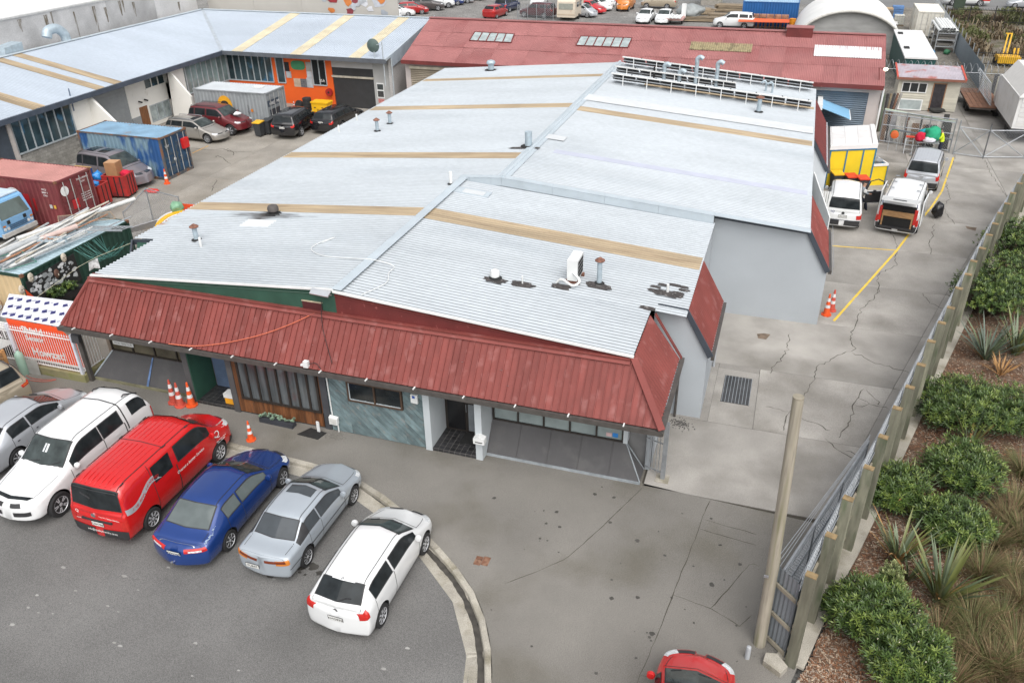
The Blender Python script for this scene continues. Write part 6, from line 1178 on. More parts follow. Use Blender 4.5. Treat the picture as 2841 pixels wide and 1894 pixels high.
def nm(t,P):
 m = M(); n = 22; c = P(3.05,-.012,1.35); m.prism([(c.x + .6 * math.cos(2 * PI * k / n),c.y,c.z + .68 * math.sin(2 * PI * k / n)) for k in range(n)],(0,-.012,0)); o = m.obj('round_logo',WHT,t); text('T',.9,'lettering',mat('logo_red',(.3,.02,.03)),o,(c.x,c.y - .02,c.z),(R(90),0,0),local=False)
 for k,s in enumerate(('MCU','8804 5','22G1')): text(s,.14,'lettering',LET,t,P(5.2,-.012,2.1 - k * .16),(R(90),0,0),local=False)
 for u,a,b,c_ in ((3.85,.18,.55,(.42,.015,.02)),(4.3,.06,.35,(.42,.015,.02)),(5.35,.08,.1,(.5,.5,.5)),(5.6,.07,.09,(.6,.35,.05))): q = P(u,-.008,1.2); M().box(q.x - a,q.x + a,q.y - .004,q.y + .004,q.z - b,q.z + b).obj('side_mark',mat('mark%.2f' % u,c_,.6),t)
 q = P(6.05,.45,1.95); M().lathe(q,[(.26,0),(.26,.012)],18,'x').obj('round_notice',WHT,t); q = P(6.05,.95,1.1); M().box(q.x,q.x + .008,q.y - .22,q.y + .22,q.z - .25,q.z + .25).obj('red_notice',mat('mark3.85',(.42,.015,.02)),t)
 for k,s in enumerate(('TWCU 800494','22G1')): text(s,.13,'lettering',LET,t,P(6.06,1.75,2.25 - k * .17),(R(90),0,R(90)),local=False)
 for k in range(4): text('MAX GR 30 480',.09,'lettering',LET,t,P(6.06,1.72,1.45 - k * .12),(R(90),0,R(90)),local=False)
container(-40.95,30.9,MARC,MARR,'maroon container with round white logo and pink faded roof',notes=nm,rust=True)
GRNC = mat('green_container',(.015,.05,.035),.6,var=.2,scale=1); LBR = mat('light_blue_roof',(.36,.47,.52),.6,var=.15,scale=1,col2=(.3,.24,.18),c2scale=1.5,c2lo=.62,c2hi=.72)
container(-30.0,21.6,GRNC,LBR,'dark green container with a cream end and pipes heaped on its roof','+y',along='y',endcol=mat('cream_end',(.6,.46,.27),.7,var=.12,scale=1),rust=True)
container(-6.5,102.6,mat('bright_blue_container',(.012,.1,.3),.5,var=.1,scale=1),mat('blue_roof2',(.3,.45,.6),.5),'bright blue container beside the white dome shelter')
container(11.4,98.8,mat('off_white_container',(.58,.56,.5),.6,var=.1,scale=1,col2=(.42,.36,.28),c2scale=1.2,c2lo=.58,c2hi=.7),mat('cream_roof',(.72,.68,.6),.6,var=.08),'off-white container near the pipe rack','-y',along='y')
# ================================================================== drive end, storage yard, rear car park
def qz8(x,y): return ((2100 + x / 3.174) / KP,(400 + y / 3.174) / KP)
YELW = mat('yellow_wall',(.75,.53,.015),.6,var=.08,scale=1); TEAL = mat('teal_trim',(.03,.16,.28),.5)
t = thing('food_kiosk',(3.8,50.5,0),'yellow kiosk with white panelled roof and blue trim beside the vans','kiosk')
K = [Vector((2.6,48.3,0)),Vector((5.05,49.35,0)),Vector((5.05,53.4,0)),Vector((2.6,52.3,0))]
M().prism(K,(0,0,2.2)).obj('wall',YELW,t)
Kc = sum(K,Vector()) / 4; RW = mat('kiosk_roof_white',(.72,.71,.7),.5,var=.05,scale=1)
M().prism([Kc + (p - Kc) * 1.03 + Vector((0,0,2.2)) for p in K],(0,0,.22)).obj('roof_rim',RW,t)
for i in range(3):
 for j in range(3):
  f = lambda a,b: K[0].lerp(K[1],a).lerp(K[3].lerp(K[2],a),b) + Vector((0,0,2.42))
  a0,a1,b0,b1 = .02 + i * .29,.02 + i * .29 + .28,.03 + j * .315,.03 + j * .315 + .305; M().prism([f(a0,b0),f(a1,b0),f(a1,b1),f(a0,b1)],(0,0,.03)).obj('roof_tile',mat('kiosk_tile',(.7,.69,.68),.5,var=.06,scale=2,rnd=.06),t)
M().prism([f(.9,.02),f(.99,.02),f(.99,.98),f(.9,.98)],(0,0,.08)).obj('roof_edge',RW,t)
for a in (.0,.36,.72,.985):
 p = K[0].lerp(K[1],a) + Vector((.0,-.012,0)); d = (K[1] - K[0]).normalized(); M().bar(p + d * .03,p + d * .03 + Vector((0,0,2.2)),.08,.03,d.cross(Vector((0,0,1)))).obj('trim',TEAL,t)
M().bar(K[0] + Vector((0,-.01,2.15)),K[1] + Vector((0,-.01,2.15)),.04,.08).obj('trim',TEAL,t)
d = (K[1] - K[0]).normalized(); n = Vector((-d.y,d.x,0)); c0 = K[1] + d * .02
Q = [c0,c0 + d * .85,c0 + d * .85 + n * 1.6,c0 + n * 1.6]; M().prism(Q,(0,0,1.15)).obj('counter_box',YELW,t); qc = sum(Q,Vector()) / 4
for a,b in ((0,1),(1,2)): M().bar(Q[a] + Vector((0,0,1.2)),Q[b] + Vector((0,0,1.2)),.1,.12).obj('counter_rim',RW,t)
M().bar(Q[1] + Vector((.02,-.02,0)),Q[1] + Vector((.02,-.02,1.15)),.08,.03).obj('trim',TEAL,t); M().prism([q + Vector((0,0,1.15)) for q in Q],(0,0,.01)).obj('counter_top',TEAL,t)
for i,(u,v) in enumerate(((.4,.45),(.42,1.05))):
 p = c0 + d * u + n * v; M().lathe(p + Vector((0,0,1.16)),[(.3,0),(.32,.2),(.33,.22),(.1,.3),(.02,.34)],16).obj('steel_pot',STEEL,smooth=True,label=('nearer' if i == 0 else 'farther') + ' lidded steel pot on the kiosk counter',cat='pot',group='pots on the kiosk counter')
def wheelie(p,lid,label,body=None,rz=0,par=None):
 t = thing('wheelie_bin',p,label,'bin','wheelie bins',rz); x = 0; bm_ = body or mat('bin_body',(.04,.043,.047),.6,var=.1)
 m = M(); m.add([(-.22,-.25,.08),(.22,-.25,.08),(.22,.22,.08),(-.22,.22,.08),(-.28,-.32,.95),(.28,-.32,.95),(.28,.32,.95),(-.28,.32,.95)],[(0,3,2,1),(4,5,6,7),(0,1,5,4),(1,2,6,5),(2,3,7,6),(3,0,4,7)]); m.obj('body',bm_,t,local=True)
 M().prism([(-.3,-.36,.955),(.3,-.36,.955),(.3,.3,1.0),(-.3,.3,1.0)],(0,0,.06)).obj('lid',lid,t,local=True); M().tube([(-.25,.36,.98),(.25,.36,.98)],.02,6).obj('handle',bm_,t,local=True)
 for s in (-1,1): M().lathe((s * .24,.24,.1),[(.1,-.03),(.1,.03)],12,'x').obj('wheel',BLK,t,local=True)
LY,LR = mat('yellow_lid',(.75,.42,.02),.5),mat('red_lid',(.6,.05,.02),.5)
for q,l,s in (((712,245),LY,'wheelie bin with yellow lid in front of the yellow kiosk'),((832,268),LR,'wheelie bin with red lid, middle one before the kiosk'),((935,285),LR,'wheelie bin with red lid nearest the open van door')):
 p = G(*qz8(*q),1.05); wheelie((p.x,p.y,0),l,s,rz=R(20))
a,b,c,d = GX(*qz8(487,215),1.6),GX(*qz8(600,400),2.5),GX(*qz8(575,615),2.45),GX(*qz8(480,470),1.6)
t = thing('side_gate',(1.9,38,0),'white sheet side gate with graffiti beside the pale wall','gate'); M().prism([(1.62,40.6,0),(1.62,40.6,3.3),(2.5,37.7,2.2),(2.5,37.7,0)],(.04,.02,0)).obj('sheet',WHT,t)
for i,s in enumerate(('SauNY','ick')): text(s,.45,'graffiti',BLK,t,(2.28 + i * .12,38.1 - i * .1,1.2 - i * .5),(R(90),0,R(-73)),local=False)
for i in range(6): M().box(2.0 + i * .11,2.08 + i * .11,41.5,41.53,0,2.1).obj('paling',WHT,t)
# laundry carried near the silver van
def blob(name,c,r,m,label,cat,seed=1,sq=(1,1,1),n=14):
 bm = bmesh.new(); bmesh.ops.create_icosphere(bm,subdivisions=3,radius=1)
 for v in bm.verts:
  k = 1 + .35 * mnoise.noise(v.co * 1.6 + Vector((seed * 3.1,0,0))) + .12 * mnoise.noise(v.co * 4 + Vector((0,seed,0))); v.co = Vector((v.co.x * r * sq[0],v.co.y * r * sq[1],v.co.z * r * sq[2])) * k
 zmin = min(v.co.z for v in bm.verts)
 me = bpy.data.meshes.new(name); bm.to_mesh(me); bm.free(); me.materials.append(m); me.polygons.foreach_set('use_smooth',[True] * len(me.polygons)); return link(name,me,loc=c,label=label,cat=cat)
CL = lambda n,c: mat('cloth_' + n,c,.9,var=.15,scale=5,bump=.2,bscale=12)
trolley = thing('laundry_trolley',(8.6,56.0,0),'laundry trolley heaped with bags in front of the silver van','trolley'); M().box(7.9,9.2,55.7,56.5,.9,.96).obj('tray',STEEL,trolley)
for x,y in ((7.95,55.75),(9.15,55.75),(7.95,56.45),(9.15,56.45)): M().tube([(x,y,.0),(x,y,.92)],.02,6).obj('leg',STEEL,trolley)
blob('laundry_bag',(8.75,56.2,1.4),.5,CL('green',(.02,.3,.16)),'big green laundry bag on top of the trolley heap','bag',1,(1,1,.85)); blob('laundry_bag',(8.1,55.95,1.2),.3,CL('red',(.5,.01,.04)),'red laundry bag at the left of the heap','bag',2); blob('laundry_bag',(8.6,55.75,1.12),.3,CL('white',(.6,.6,.66)),'white laundry bag under the green one','bag',3,(1.2,.8,.55)); blob('laundry_bag',(8.25,56.4,1.35),.25,CL('teal',(.02,.3,.36)),'teal laundry bag behind the red one','bag',4)
blob('rubbish_bag',(8.15,45.0,.45),.36,mat('black_bag',(.015,.015,.017),.3,var=.3,scale=6,bump=.4,bscale=9),'black rubbish bag hanging at the open white van door','bag',5,(.7,.8,1.2))
blob('linen_bundle',(5.75,42.1,.78),.2,CL('linen',(.5,.55,.65)),'blue and white linen bundle in the van load bay','bundle',6,(1.3,.6,.8)); blob('linen_bundle',(6.15,41.98,.74),.13,CL('white',(.6,.6,.66)),'small white linen bundle in the van load bay','bundle',7)
# people
def person(loc,rz,joints,radii,edges,label,root=0,cloth=None):
 t = thing('person',loc,label,'person',None,rz); me = bpy.data.meshes.new('body'); me.from_pydata(joints,edges,[]); o = link('body',me,t,True)
 sk = o.modifiers.new('s','SKIN'); o.modifiers.new('u','SUBSURF').levels = 2
 if not me.skin_vertices:
  bm = bmesh.new(); bm.from_mesh(me); bm.verts.layers.skin.verify(); bm.to_mesh(me); bm.free()
 for i,r in enumerate(radii): me.skin_vertices[0].data[i].radius = (r,r)
 me.skin_vertices[0].data[root].use_root = True
 TMP.collection.objects.link(o); o.parent = None; TMP.view_layers[0].update(); dg = TMP.view_layers[0].depsgraph; nm = bpy.data.meshes.new_from_object(o.evaluated_get(dg)); o.modifiers.clear(); o.data = nm; TMP.collection.objects.unlink(o); o.parent = t
 nm.materials.clear()
 for m in (cloth['skin'],cloth['top'],cloth['legs'],cloth['hair'],cloth['shoe']): nm.materials.append(m)
 for p in nm.polygons:
  p.use_smooth = True; p.material_index = cloth['fn'](p.center)
 return t
SKIN = mat('skin',(.45,.26,.18),.6,var=.05); VEST = mat('hi_vis_vest',(.6,.75,.02),.6,var=.05); NAVY = mat('navy_cloth',(.02,.025,.045),.85,var=.2,scale=8); HAIR = mat('dark_hair',(.02,.015,.012),.7)
J = [(0,0,.95),(0,.02,1.15),(0,.06,1.38),(0,.1,1.5),(0,.14,1.6),(0,.15,1.74),(.1,0,.9),(.11,.02,.5),(.11,-.02,.09),(.12,.12,.05),(-.1,0,.9),(-.11,.04,.5),(-.11,-.02,.09),(-.12,.12,.05),(.19,.08,1.4),(.25,.22,1.18),(.16,.45,1.12),(-.19,.08,1.4),(-.27,.2,1.18),(-.18,.45,1.12),(.14,.53,1.1),(-.16,.53,1.1),(.18,.53,1.14),(-.12,.53,1.14)]
E_ = [(0,1),(1,2),(2,3),(3,4),(4,5),(0,6),(6,7),(7,8),(8,9),(0,10),(10,11),(11,12),(12,13),(2,14),(14,15),(15,16),(2,17),(17,18),(18,19),(16,20),(19,21),(16,22),(19,23)]
RD = [.16,.15,.17,.065,.1,.09,.1,.075,.05,.04,.1,.075,.05,.04,.07,.05,.04,.07,.05,.04,.022,.022,.02,.02]
def cfn(c): return 4 if c.z < .1 else 2 if c.z < .93 else (3 if (c.z > 1.66 or (c.z > 1.56 and c.y < .12)) else 0 if c.z > 1.47 else 0 if c.y > .42 else 1)
person((9.4,56.3,0),R(95),J,RD,E_,'person in a bright yellow vest leaning to the laundry heap',cloth=dict(skin=SKIN,top=VEST,legs=NAVY,hair=HAIR,shoe=BLK,fn=cfn))
J2 = [(x * 1,y,z) for x,y,z in J]; J2[7] = (.12,.32,.62); J2[8] = (.12,.42,.2); J2[9] = (.12,.54,.16); J2[11] = (-.12,.32,.62); J2[12] = (-.12,.42,.2); J2[13] = (-.12,.54,.16)
J2 = [(x,y,z - .22) for x,y,z in J2]
person((4.32,45.3,0),R(-80),J2,RD,E_,'person in grey seated in the open door of the small white van',cloth=dict(skin=SKIN,top=mat('grey_cloth',(.3,.33,.36),.85),legs=NAVY,hair=HAIR,shoe=BLK,fn=lambda c: 4 if c.z < .05 else 2 if c.z < .72 else (3 if c.z > 1.45 else 0 if c.z > 1.26 or c.y > .36 else 1)))
# ------------------------------------------------------------------ chain link helpers
GALVW = mat('galv_wire',(.36,.38,.4),.5,.5)
def chain(A,B,h,par,z0=.05,sp=.13,r=.005,m=GALVW):
 A,B = Vector(A),Vector(B); L = (B - A).length; d = (B - A).normalized(); b = M(); k = -h
 while k < L:
  for s in (1,-1):
   u0,u1 = (k,k + h); w0,w1 = (0,h) if s > 0 else (h,0)
   if u0 < 0: w0 += (w1 - w0) * (-u0) / h; u0 = 0
   if u1 > L: w1 = w0 + (w1 - w0) * (L - u0) / (u1 - u0); u1 = L
   if u1 - u0 > .05: b.bar(A + d * u0 + Vector((0,0,z0 + w0)),A + d * u1 + Vector((0,0,z0 + w1)),r * 2,r * 2)
  k += sp
 return b.obj('wire_mesh',m,par,kind='stuff')
gt = thing('mesh_gate',(12,56.7,0),'double chain link gate across the end of the drive','gate')
for a,b in (((10.3,56.9),(11.95,56.5)),((11.95,56.5),(14.3,57.1))):
 A,B = Vector((*a,0)),Vector((*b,0))
 for p,q in ((A + Vector((0,0,.1)),B + Vector((0,0,.1))),(A + Vector((0,0,1.75)),B + Vector((0,0,1.75))),(A + Vector((0,0,.1)),B + Vector((0,0,1.75))),(A + Vector((0,0,1.75)),B + Vector((0,0,.1)))): M().tube([p,q],.028,6).obj('rail',STEEL,gt)
 for p in (A,B): M().tube([p,p + Vector((0,0,2.15))],.04,8).obj('gate_post',STEEL,gt)
 chain(A,B,1.65,gt,.1,.16)
rk = thing('stock_rack',(8,57.6,0),'mesh fronted steel rack full of leaning frames and boards','rack')
A,B = Vector((6.0,58.4,0)),Vector((10.1,57.2,0))
for f in (0,.33,.66,1): p = A.lerp(B,f); M().tube([p,p + Vector((0,0,2.15))],.04,8).obj('post',STEEL,rk)
for z in (.15,1.2,1.9,2.1): M().tube([A + Vector((0,0,z)),B + Vector((0,0,z))],.035,6).obj('beam',STEEL,rk)
M().tube([A + Vector((0,.15,2.15)),B + Vector((0,.15,1.9))],.06,8).obj('beam',mat('pale_green_pipe',(.4,.48,.38),.5),rk); chain(A,B,2.0,rk,.1,.16)
random.seed(12); ORD = 'first second third fourth fifth sixth seventh eighth ninth tenth eleventh twelfth thirteenth fourteenth last'.split()
for i in range(15):
 p = A.lerp(B,.04 + i * .065); h = random.uniform(1.3,2.2); c = random.choice(((.03,.028,.026),(.12,.06,.035),(.3,.3,.31),(.02,.02,.022),(.5,.48,.44),(.2,.12,.07))); w = random.uniform(.1,.5)
 o = M().obox(p + Vector((0,.55,h / 2)),(w / 2,0,0),(0,.02,0),(0,.22,h / 2)).obj('leaning_board',mat('board%.2f%.2f' % (c[0],c[1]),c,.7,var=.25,scale=3),label='%s board leaning in the mesh rack, %s from the left' % (('dark','brown','pale')[0 if c[0] < .06 else 1 if c[0] < .25 else 2],ORD[i]),cat='board',group='boards leaning in the mesh rack')
for i,(f,z) in enumerate(((.55,1.05),(.55,.98))): M().bar(A.lerp(B,.15) + Vector((0,-.2 - i * .12,1.05)),B + Vector((-.1,-.3 - i * .12,.95)),.1,.06).obj('steel_length',mat('blue_grey_steel',(.16,.18,.2),.5,.3),label=('front' if i else 'rear') + ' grey steel length lying across the mesh rack',cat='steel bar',group='steel lengths on the rack')
# white picket frame inside
for i in range(6): M().box(8.7 + i * .16,8.73 + i * .16,57.75,57.78,.3,1.5).obj('paling',WHT,rk)
# trolley ladder and hose reel at rack front
t = thing('step_stool',(7.6,56.6,0),'grey folding steps with red top in front of the rack','steps'); M().box(7.35,7.85,56.4,56.7,1.0,1.05).obj('top',LR,t)
for x in (7.37,7.83): M().bar((x,56.3,0),(x,56.5,1.0),.03,.04).obj('leg',ALU,t); M().bar((x,57.0,0),(x,56.6,1.0),.03,.04).obj('leg',ALU,t)
for k in range(3): M().box(7.38,7.82,56.33 + k * .06,56.5 + k * .06,.25 + k * .25,.28 + k * .25).obj('tread',ALU,t)
t = thing('hose_trolley',(6.7,56.9,0),'green and orange hose trolley in front of the rack','trolley'); M().lathe((6.7,56.9,1.0),[(.1,-.15),(.24,-.12),(.24,.12),(.1,.15)],14,'y').obj('reel',mat('orange_hose',(.6,.12,.03),.5),t); M().lathe((6.7,56.9,1.0),[(.28,.13),(.28,.16)],14,'y').obj('rim',mat('green_rim',(.03,.2,.08),.5),t)
for x in (6.45,6.95): M().tube([(x,56.7,0),(x,56.9,1.0)],.02,6).obj('leg',ALU,t)
# ------------------------------------------------------------------ weatherboard shed
sh = thing('weatherboard_shed',(9.55,69,0),'cream weatherboard shed with dark door and red edged roof','shed'); CRM = mat('cream_weatherboard',(.52,.5,.42),.75,var=.1,scale=2,rnd=.08)
M().box(7.55,11.6,67.75,70.3,0,2.35).obj('core',mat('shed_core',(.3,.29,.25),.8),sh)
for j in range(14):
 z0,z1_ = .06 + j * .165,.06 + (j + 1) * .165
 segs = [(7.5,11.65)]
 if z0 < 2.0: segs = [(7.5,9.85),(10.75,11.65)]
 if 1.3 < z0 < 1.95: segs = [(7.5,7.75),(9.45,9.85),(10.75,11.65)]
 for a,b in segs: M().prism([(a,67.75,z0),(a,67.7,z0),(a,67.735,z1_),(a,67.75,z1_)],(b - a,0,0)).obj('board',CRM,sh)
 M().prism([(7.55,67.75,z0),(7.5,67.75,z0),(7.535,67.75,z1_),(7.55,67.75,z1_)],(0,2.5,0)).obj('board',CRM,sh)
w = M(); w.box(7.75,9.45,67.66,67.74,1.28,1.34).box(7.75,9.45,67.66,67.74,1.96,2.02)
for x in (7.75,8.28,8.84,9.4): w.box(x,x + .06,67.66,67.74,1.34,1.96)
wo = w.obj('window',WHT,sh)
for a,b in ((7.81,8.28),(8.34,8.84),(8.95,9.4)): M().box(a,b,67.7,67.715,1.34,1.96).obj('pane',GLASSD,wo)
M().box(9.92,10.68,67.68,67.74,.1,1.98).obj('door',mat('dark_shed_door',(.03,.026,.03),.6,var=.4,scale=5),sh); m = M(); m.box(9.85,9.92,67.66,67.74,0,2.05); m.box(10.68,10.75,67.66,67.74,0,2.05); m.box(9.92,10.68,67.66,67.74,1.98,2.05); m.obj('door_frame',mat('bare_timber_frame',(.3,.16,.09),.7),sh)
M().corr((7.3,67.4,2.4),(0,3.1,.35),(4.5,0,0),.1,.012,6).obj('roof_sheet',mat('lilac_roof',(.42,.38,.42),.6,var=.15,scale=1,col2=(.4,.15,.13),c2scale=1.5,c2lo=.55,c2hi=.7),sh,smooth=True,ang=180); m = M(); m.box(7.25,11.9,67.32,67.4,2.24,2.4); m.obj('fascia',mat('brown_fascia',(.22,.09,.06),.7),sh); RDE = mat('red_edge',(.5,.08,.05),.6)
for x in (7.25,11.78): M().prism([(x,67.35,2.4),(x,70.5,2.75),(x,70.5,2.82),(x,67.35,2.47)],(.12,0,0)).obj('barge',RDE,sh)
t = thing('leaning_window',(8.55,67.4,0),'white framed window leaning against the shed front','window frame'); m = M(); m.box(7.75,9.35,67.45,67.5,.05,.12).box(7.75,9.35,67.5,67.55,.78,.85).box(7.75,7.83,67.47,67.53,.1,.8).box(9.27,9.35,67.47,67.53,.1,.8); m.obj('frame',WHT,t); M().box(7.83,9.27,67.49,67.51,.12,.78).obj('pane',SKY,t)
blob('tarp_bundle',(10.35,67.25,.2),.4,mat('dark_tarp',(.03,.03,.028),.8,var=.3,scale=4),'dark rolled tarp at the shed doorstep','tarp',8,(1.4,.5,.5))
t = M().prism([(9.4,65.8,.02),(10.6,65.3,.02),(11.3,65.6,.02),(10.2,66.0,.02)],(0,0,.03)).obj('plywood_sheet',WOODP,label='plywood sheet lying on the concrete before the shed',cat='board')
# razor wire on the fence behind the shed
rf_ = thing('razor_wire_fence',(10.5,71.2,0),'mesh fence topped with looping razor wire behind the shed','fence'); b = M(); N = 420; b.tube([(5.6 + 10.5 * i / N + .02,71.2 + .33 * math.cos(i * 2 * PI / 18),2.55 + .33 * math.sin(i * 2 * PI / 18)) for i in range(N)],.016,4); b.obj('razor_coil',GALVW,rf_)
for i in range(5): M().tube([(5.7 + i * 2.6,71.2,0),(5.7 + i * 2.6,71.2,2.3)],.035,6).obj('fence_post',STEEL,rf_)
M().tube([(5.7,71.2,2.2),(16.1,71.2,2.2)],.02,6).obj('rail',STEEL,rf_); chain((5.7,71.2,0),(16.1,71.2,0),2.1,rf_,.05,.22)
# ------------------------------------------------------------------ trailer with glazing rack, box truck
tl = thing('rack_trailer',(13.5,69.5,0),'flat timber deck trailer with a tall glazing rack','trailer'); RUSTD = mat('brown_deck',(.2,.1,.06),.8,var=.3,scale=2)
for i in range(7): M().box(12.35 + i * .31,12.64 + i * .31,66.6,72.6,.72,.78).obj('deck_board',RUSTD,tl)
M().box(12.4,14.5,66.7,72.5,.58,.715).obj('chassis',mat('rust_grey',(.13,.11,.1),.7,var=.3),tl)
for y in (68.6,69.5):
 for x in (12.55,14.3): M().lathe((x,y,.33),[(.33,-.1),(.33,.1)],16,'x').obj('wheel',BLK,tl)
for i in range(9):
 f = i / 8; p = Vector((13.45 + .3 * (1 - f),67.2,.8 + f * 1.5)); M().tube([p,p + Vector((0,5.2,0))],.045 if i in (0,8) else .028,6).obj('rack_bar',ALU,tl)
for y in (67.2,68.9,70.6,72.3): M().bar((13.8,y,.75),(13.42,y,2.35),.06,.05).obj('rack_upright',ALU,tl)
bt = thing('box_truck',(15.30,63,0),'white box truck parked at the right edge beyond the gate','truck'); TW = mat('truck_white',(.66,.66,.65),.5,var=.07,scale=1,col2=(.55,.54,.5),c2scale=1.5,c2lo=.55,c2hi=.7)
M().box(13.95,16.40,60.5,67,.95,2.95).obj('box_body',TW,bt); M().prism([(13.92,60.45,2.95),(16.43,60.45,2.95),(15.80,60.8,4.0),(14.70,60.8,4.0)],(0,6.4,0)).obj('box_roof',mat('truck_tarp',(.68,.67,.64),.7,var=.05),bt); M().box(13.90,16.45,60.42,67.05,2.9,3.0).obj('roof_rail',TW,bt)
for i in range(2):
 for j in range(6): M().box(14.15 + i * 1.15,15.10 + i * 1.15,60.47,60.5,1.1 + j * .3,1.33 + j * .3).obj('door_rib',TW,bt)
M().box(14.10,16.30,60.6,67,.6,.95).obj('chassis',TRIM,bt); M().box(13.95,16.40,60.4,60.5,.7,.9).obj('rear_bumper',TRIM,bt)
for y in (61.8,62.9,67.5):
 for x in (14.30,16.10): M().lathe((x,y,.45),[(.45,-.14),(.45,.14)],18,'x').obj('wheel',TYRE,bt)
M().box(14.20,16.20,67.1,68.9,.6,2.6).obj('cab',TW,bt); M().box(14.05,14.15,60.42,60.46,.72,.86).obj('tail_light',TAILR,bt)
cw = thing('corrugated_fence',(15.5,72.5,0),'dark corrugated iron fence with pale framed opening behind the truck','fence'); M().corr((14.6,72.6,0),(0,0,1.9),(6,-1.2,0),.15,.02,6,(0,-1,0)).obj('sheet',mat('dark_corrugate',(.12,.125,.13),.6,.2,var=.15,scale=1),cw,smooth=True,ang=180)
for x in (14.75,15.75): M().box(x,x + .1,71.9,72.0,0,1.9).obj('frame_post',CRM,cw)
for z in (.05,.75,1.8): M().box(14.75,15.85,71.89,71.99,z,z + .1).obj('frame_rail',CRM,cw)
# bundles of glass and timber at the red warehouse corner
random.seed(31)
for i in range(7):
 c = ((.05,.035,.025),(.1,.13,.09),(.03,.03,.03),(.2,.16,.1),(.04,.04,.045),(.16,.08,.05),(.3,.29,.27))[i]; x = 5.95 + i * .17; M().obox((x,61.2 + .1 * i,1.25),(.06,0,0),(0,.15,0),(-.1 + .05 * i,.15,1.2)).obj('upright_plank',mat('plank%d' % i,c,.7,var=.25),label='upright plank stacked by the red warehouse corner, %s from the left' % ('first second third fourth fifth sixth last'.split()[i]),cat='plank',group='planks at the warehouse corner')
# ------------------------------------------------------------------ storage yard beyond
pc = thing('portable_cabin',(9.5,81,0),'long dark green cabin with flat white roof','cabin'); M().box(8.35,10.6,74.5,87.4,.1,2.4).obj('wall',mat('cabin_green',(.015,.07,.065),.6,var=.15),pc)
for i in range(4): M().box(8.28,10.68,74.42 + i * 3.27,74.42 + (i + 1) * 3.27 - .03,2.4,2.52).obj('roof_panel',mat('cabin_roof',(.74,.74,.73),.5,var=.04,rnd=.04),pc)
for y in (78,85): M().box(8.5,8.9,y,y + .8,2.53,2.6).obj('roof_hatch',BLK,pc)
dm = thing('dome_shelter',(4.5,95,0),'white fabric dome shelter with arched grey end','shelter'); n = 28; b = M(); DW = mat('dome_fabric',(.76,.76,.74),.6,var=.05,scale=.6)
cx,rx,rz_ = 4.5,5.15,3.8
for k in range(7):
 y = 88.6 + k * 2.35
 for i in range(n + 1): a = PI * i / n; s = 1 + (.012 if k % 2 else 0); b.v.append((cx + rx * s * math.cos(a),y,max(0,rz_ * s * math.sin(a))))
for k in range(6):
 for i in range(n): a = k * (n + 1) + i; b.f.append((a,a + 1,a + n + 2,a + n + 1)); b.mi.append(0)
b.obj('canopy',DW,dm,smooth=True,ang=180); M().tube([(cx + rx * 1.01 * math.cos(PI * i / n),88.5,rz_ * 1.01 * math.sin(PI * i / n)) for i in range(n + 1)],.12,8).obj('arch_hem',mat('hem',(.55,.54,.5),.7),dm)
M().add([(cx + rx * .97 * math.cos(PI * i / n),88.9,rz_ * .97 * math.sin(PI * i / n)) for i in range(n + 1)],[tuple(range(n + 1))]).obj('end_sheet',mat('end_shadecloth',(.3,.3,.29),.8,var=.15,scale=.8,stretch=(1,1,3)),dm)
pr_ = thing('pipe_rack',(13.5,94,0),'steel rack with timber shelves carrying white pipes','rack')
for y in (91.2,94.2,97.2):
 for x in (12.6,14.3): M().tube([(x,y,0),(x,y,2.1)],.05,6).obj('post',ALU,pr_)
 for z in (.5,1.1,1.7): M().box(12.6,14.3,y - .05,y + .05,z,z + .1).obj('shelf_beam',ALU,pr_)
for z in (.65,1.2,1.45): M().box(12.75,14.2,91.3,97.1,z,z + .18).obj('timber_pack',mat('grey_timber',(.16,.15,.135),.85,var=.3,scale=3,stretch=(4,.4,4)),pr_)
k = 0
for j,(z,nn) in enumerate(((1.95,7),(2.17,5))):
 for i in range(nn):
  x = 12.72 + i * .25 + j * .2; M().tube([(x,90.9 + .1 * ((i * 7) % 3),z),(x,97.3,z)],.115,10,cap=False).obj('white_pipe',WHT,smooth=True,label='white plastic pipe on the rack, %s row, %s from the left' % (('lower','upper')[j],'first second third fourth fifth sixth last'.split()[i]),cat='pipe',group='white pipes on the rack'); k += 1
mf = thing('sheet_metal_fence',(14.4,95,0),'blue grey sheet metal fence running away along the storage yard','fence'); M().corr((14.35,75.5,0),(0,0,1.85),(.12,17,0),.19,.012,4,(-1,0,0)).obj('sheet',mat('blue_grey_sheet',(.2,.235,.27),.5,.1,var=.06,scale=.5),mf)
for i in range(16): M().tube([(14.5 + i * .02,75.5 + i * 2.6,0),(14.5 + i * .02,75.5 + i * 2.6,2.3)],.05,6).obj('post',STEEL,mf)
chain((14.5,92.5,0),(14.8,115,0),1.9,mf,.05,.25,.009)
pf = thing('palisade_fence',(22,109,0),'black spiked palisade fence across the vacant lot','fence'); b = M()
for i in range(110): x = 15.2 + i * .16; b.box(x,x + .022,108.95,108.97,.05,1.75)
b.obj('pickets',BLK,pf,kind='stuff')
for z in (.3,1.5): M().box(15.2,33,108.93,109.0,z,z + .06).obj('rail',BLK,pf)
for i in range(7): x = 15.2 + i * 2.55; M().box(x,x + .09,108.92,109.01,0,2.0).obj('post',BLK,pf)
pf2 = thing('palisade_fence',(20,84.5,0),'nearer black palisade fence by the yellow machine','fence'); b = M()
for i in range(60): x = 15 + i * .16; b.box(x,x + .022,84.95,84.97,.05,1.45)
b.obj('pickets',BLK,pf2,kind='stuff'); M().box(15,25,84.93,85,1.2,1.26).obj('rail',BLK,pf2); M().box(15,25,84.93,85,.3,.36).obj('rail',BLK,pf2)
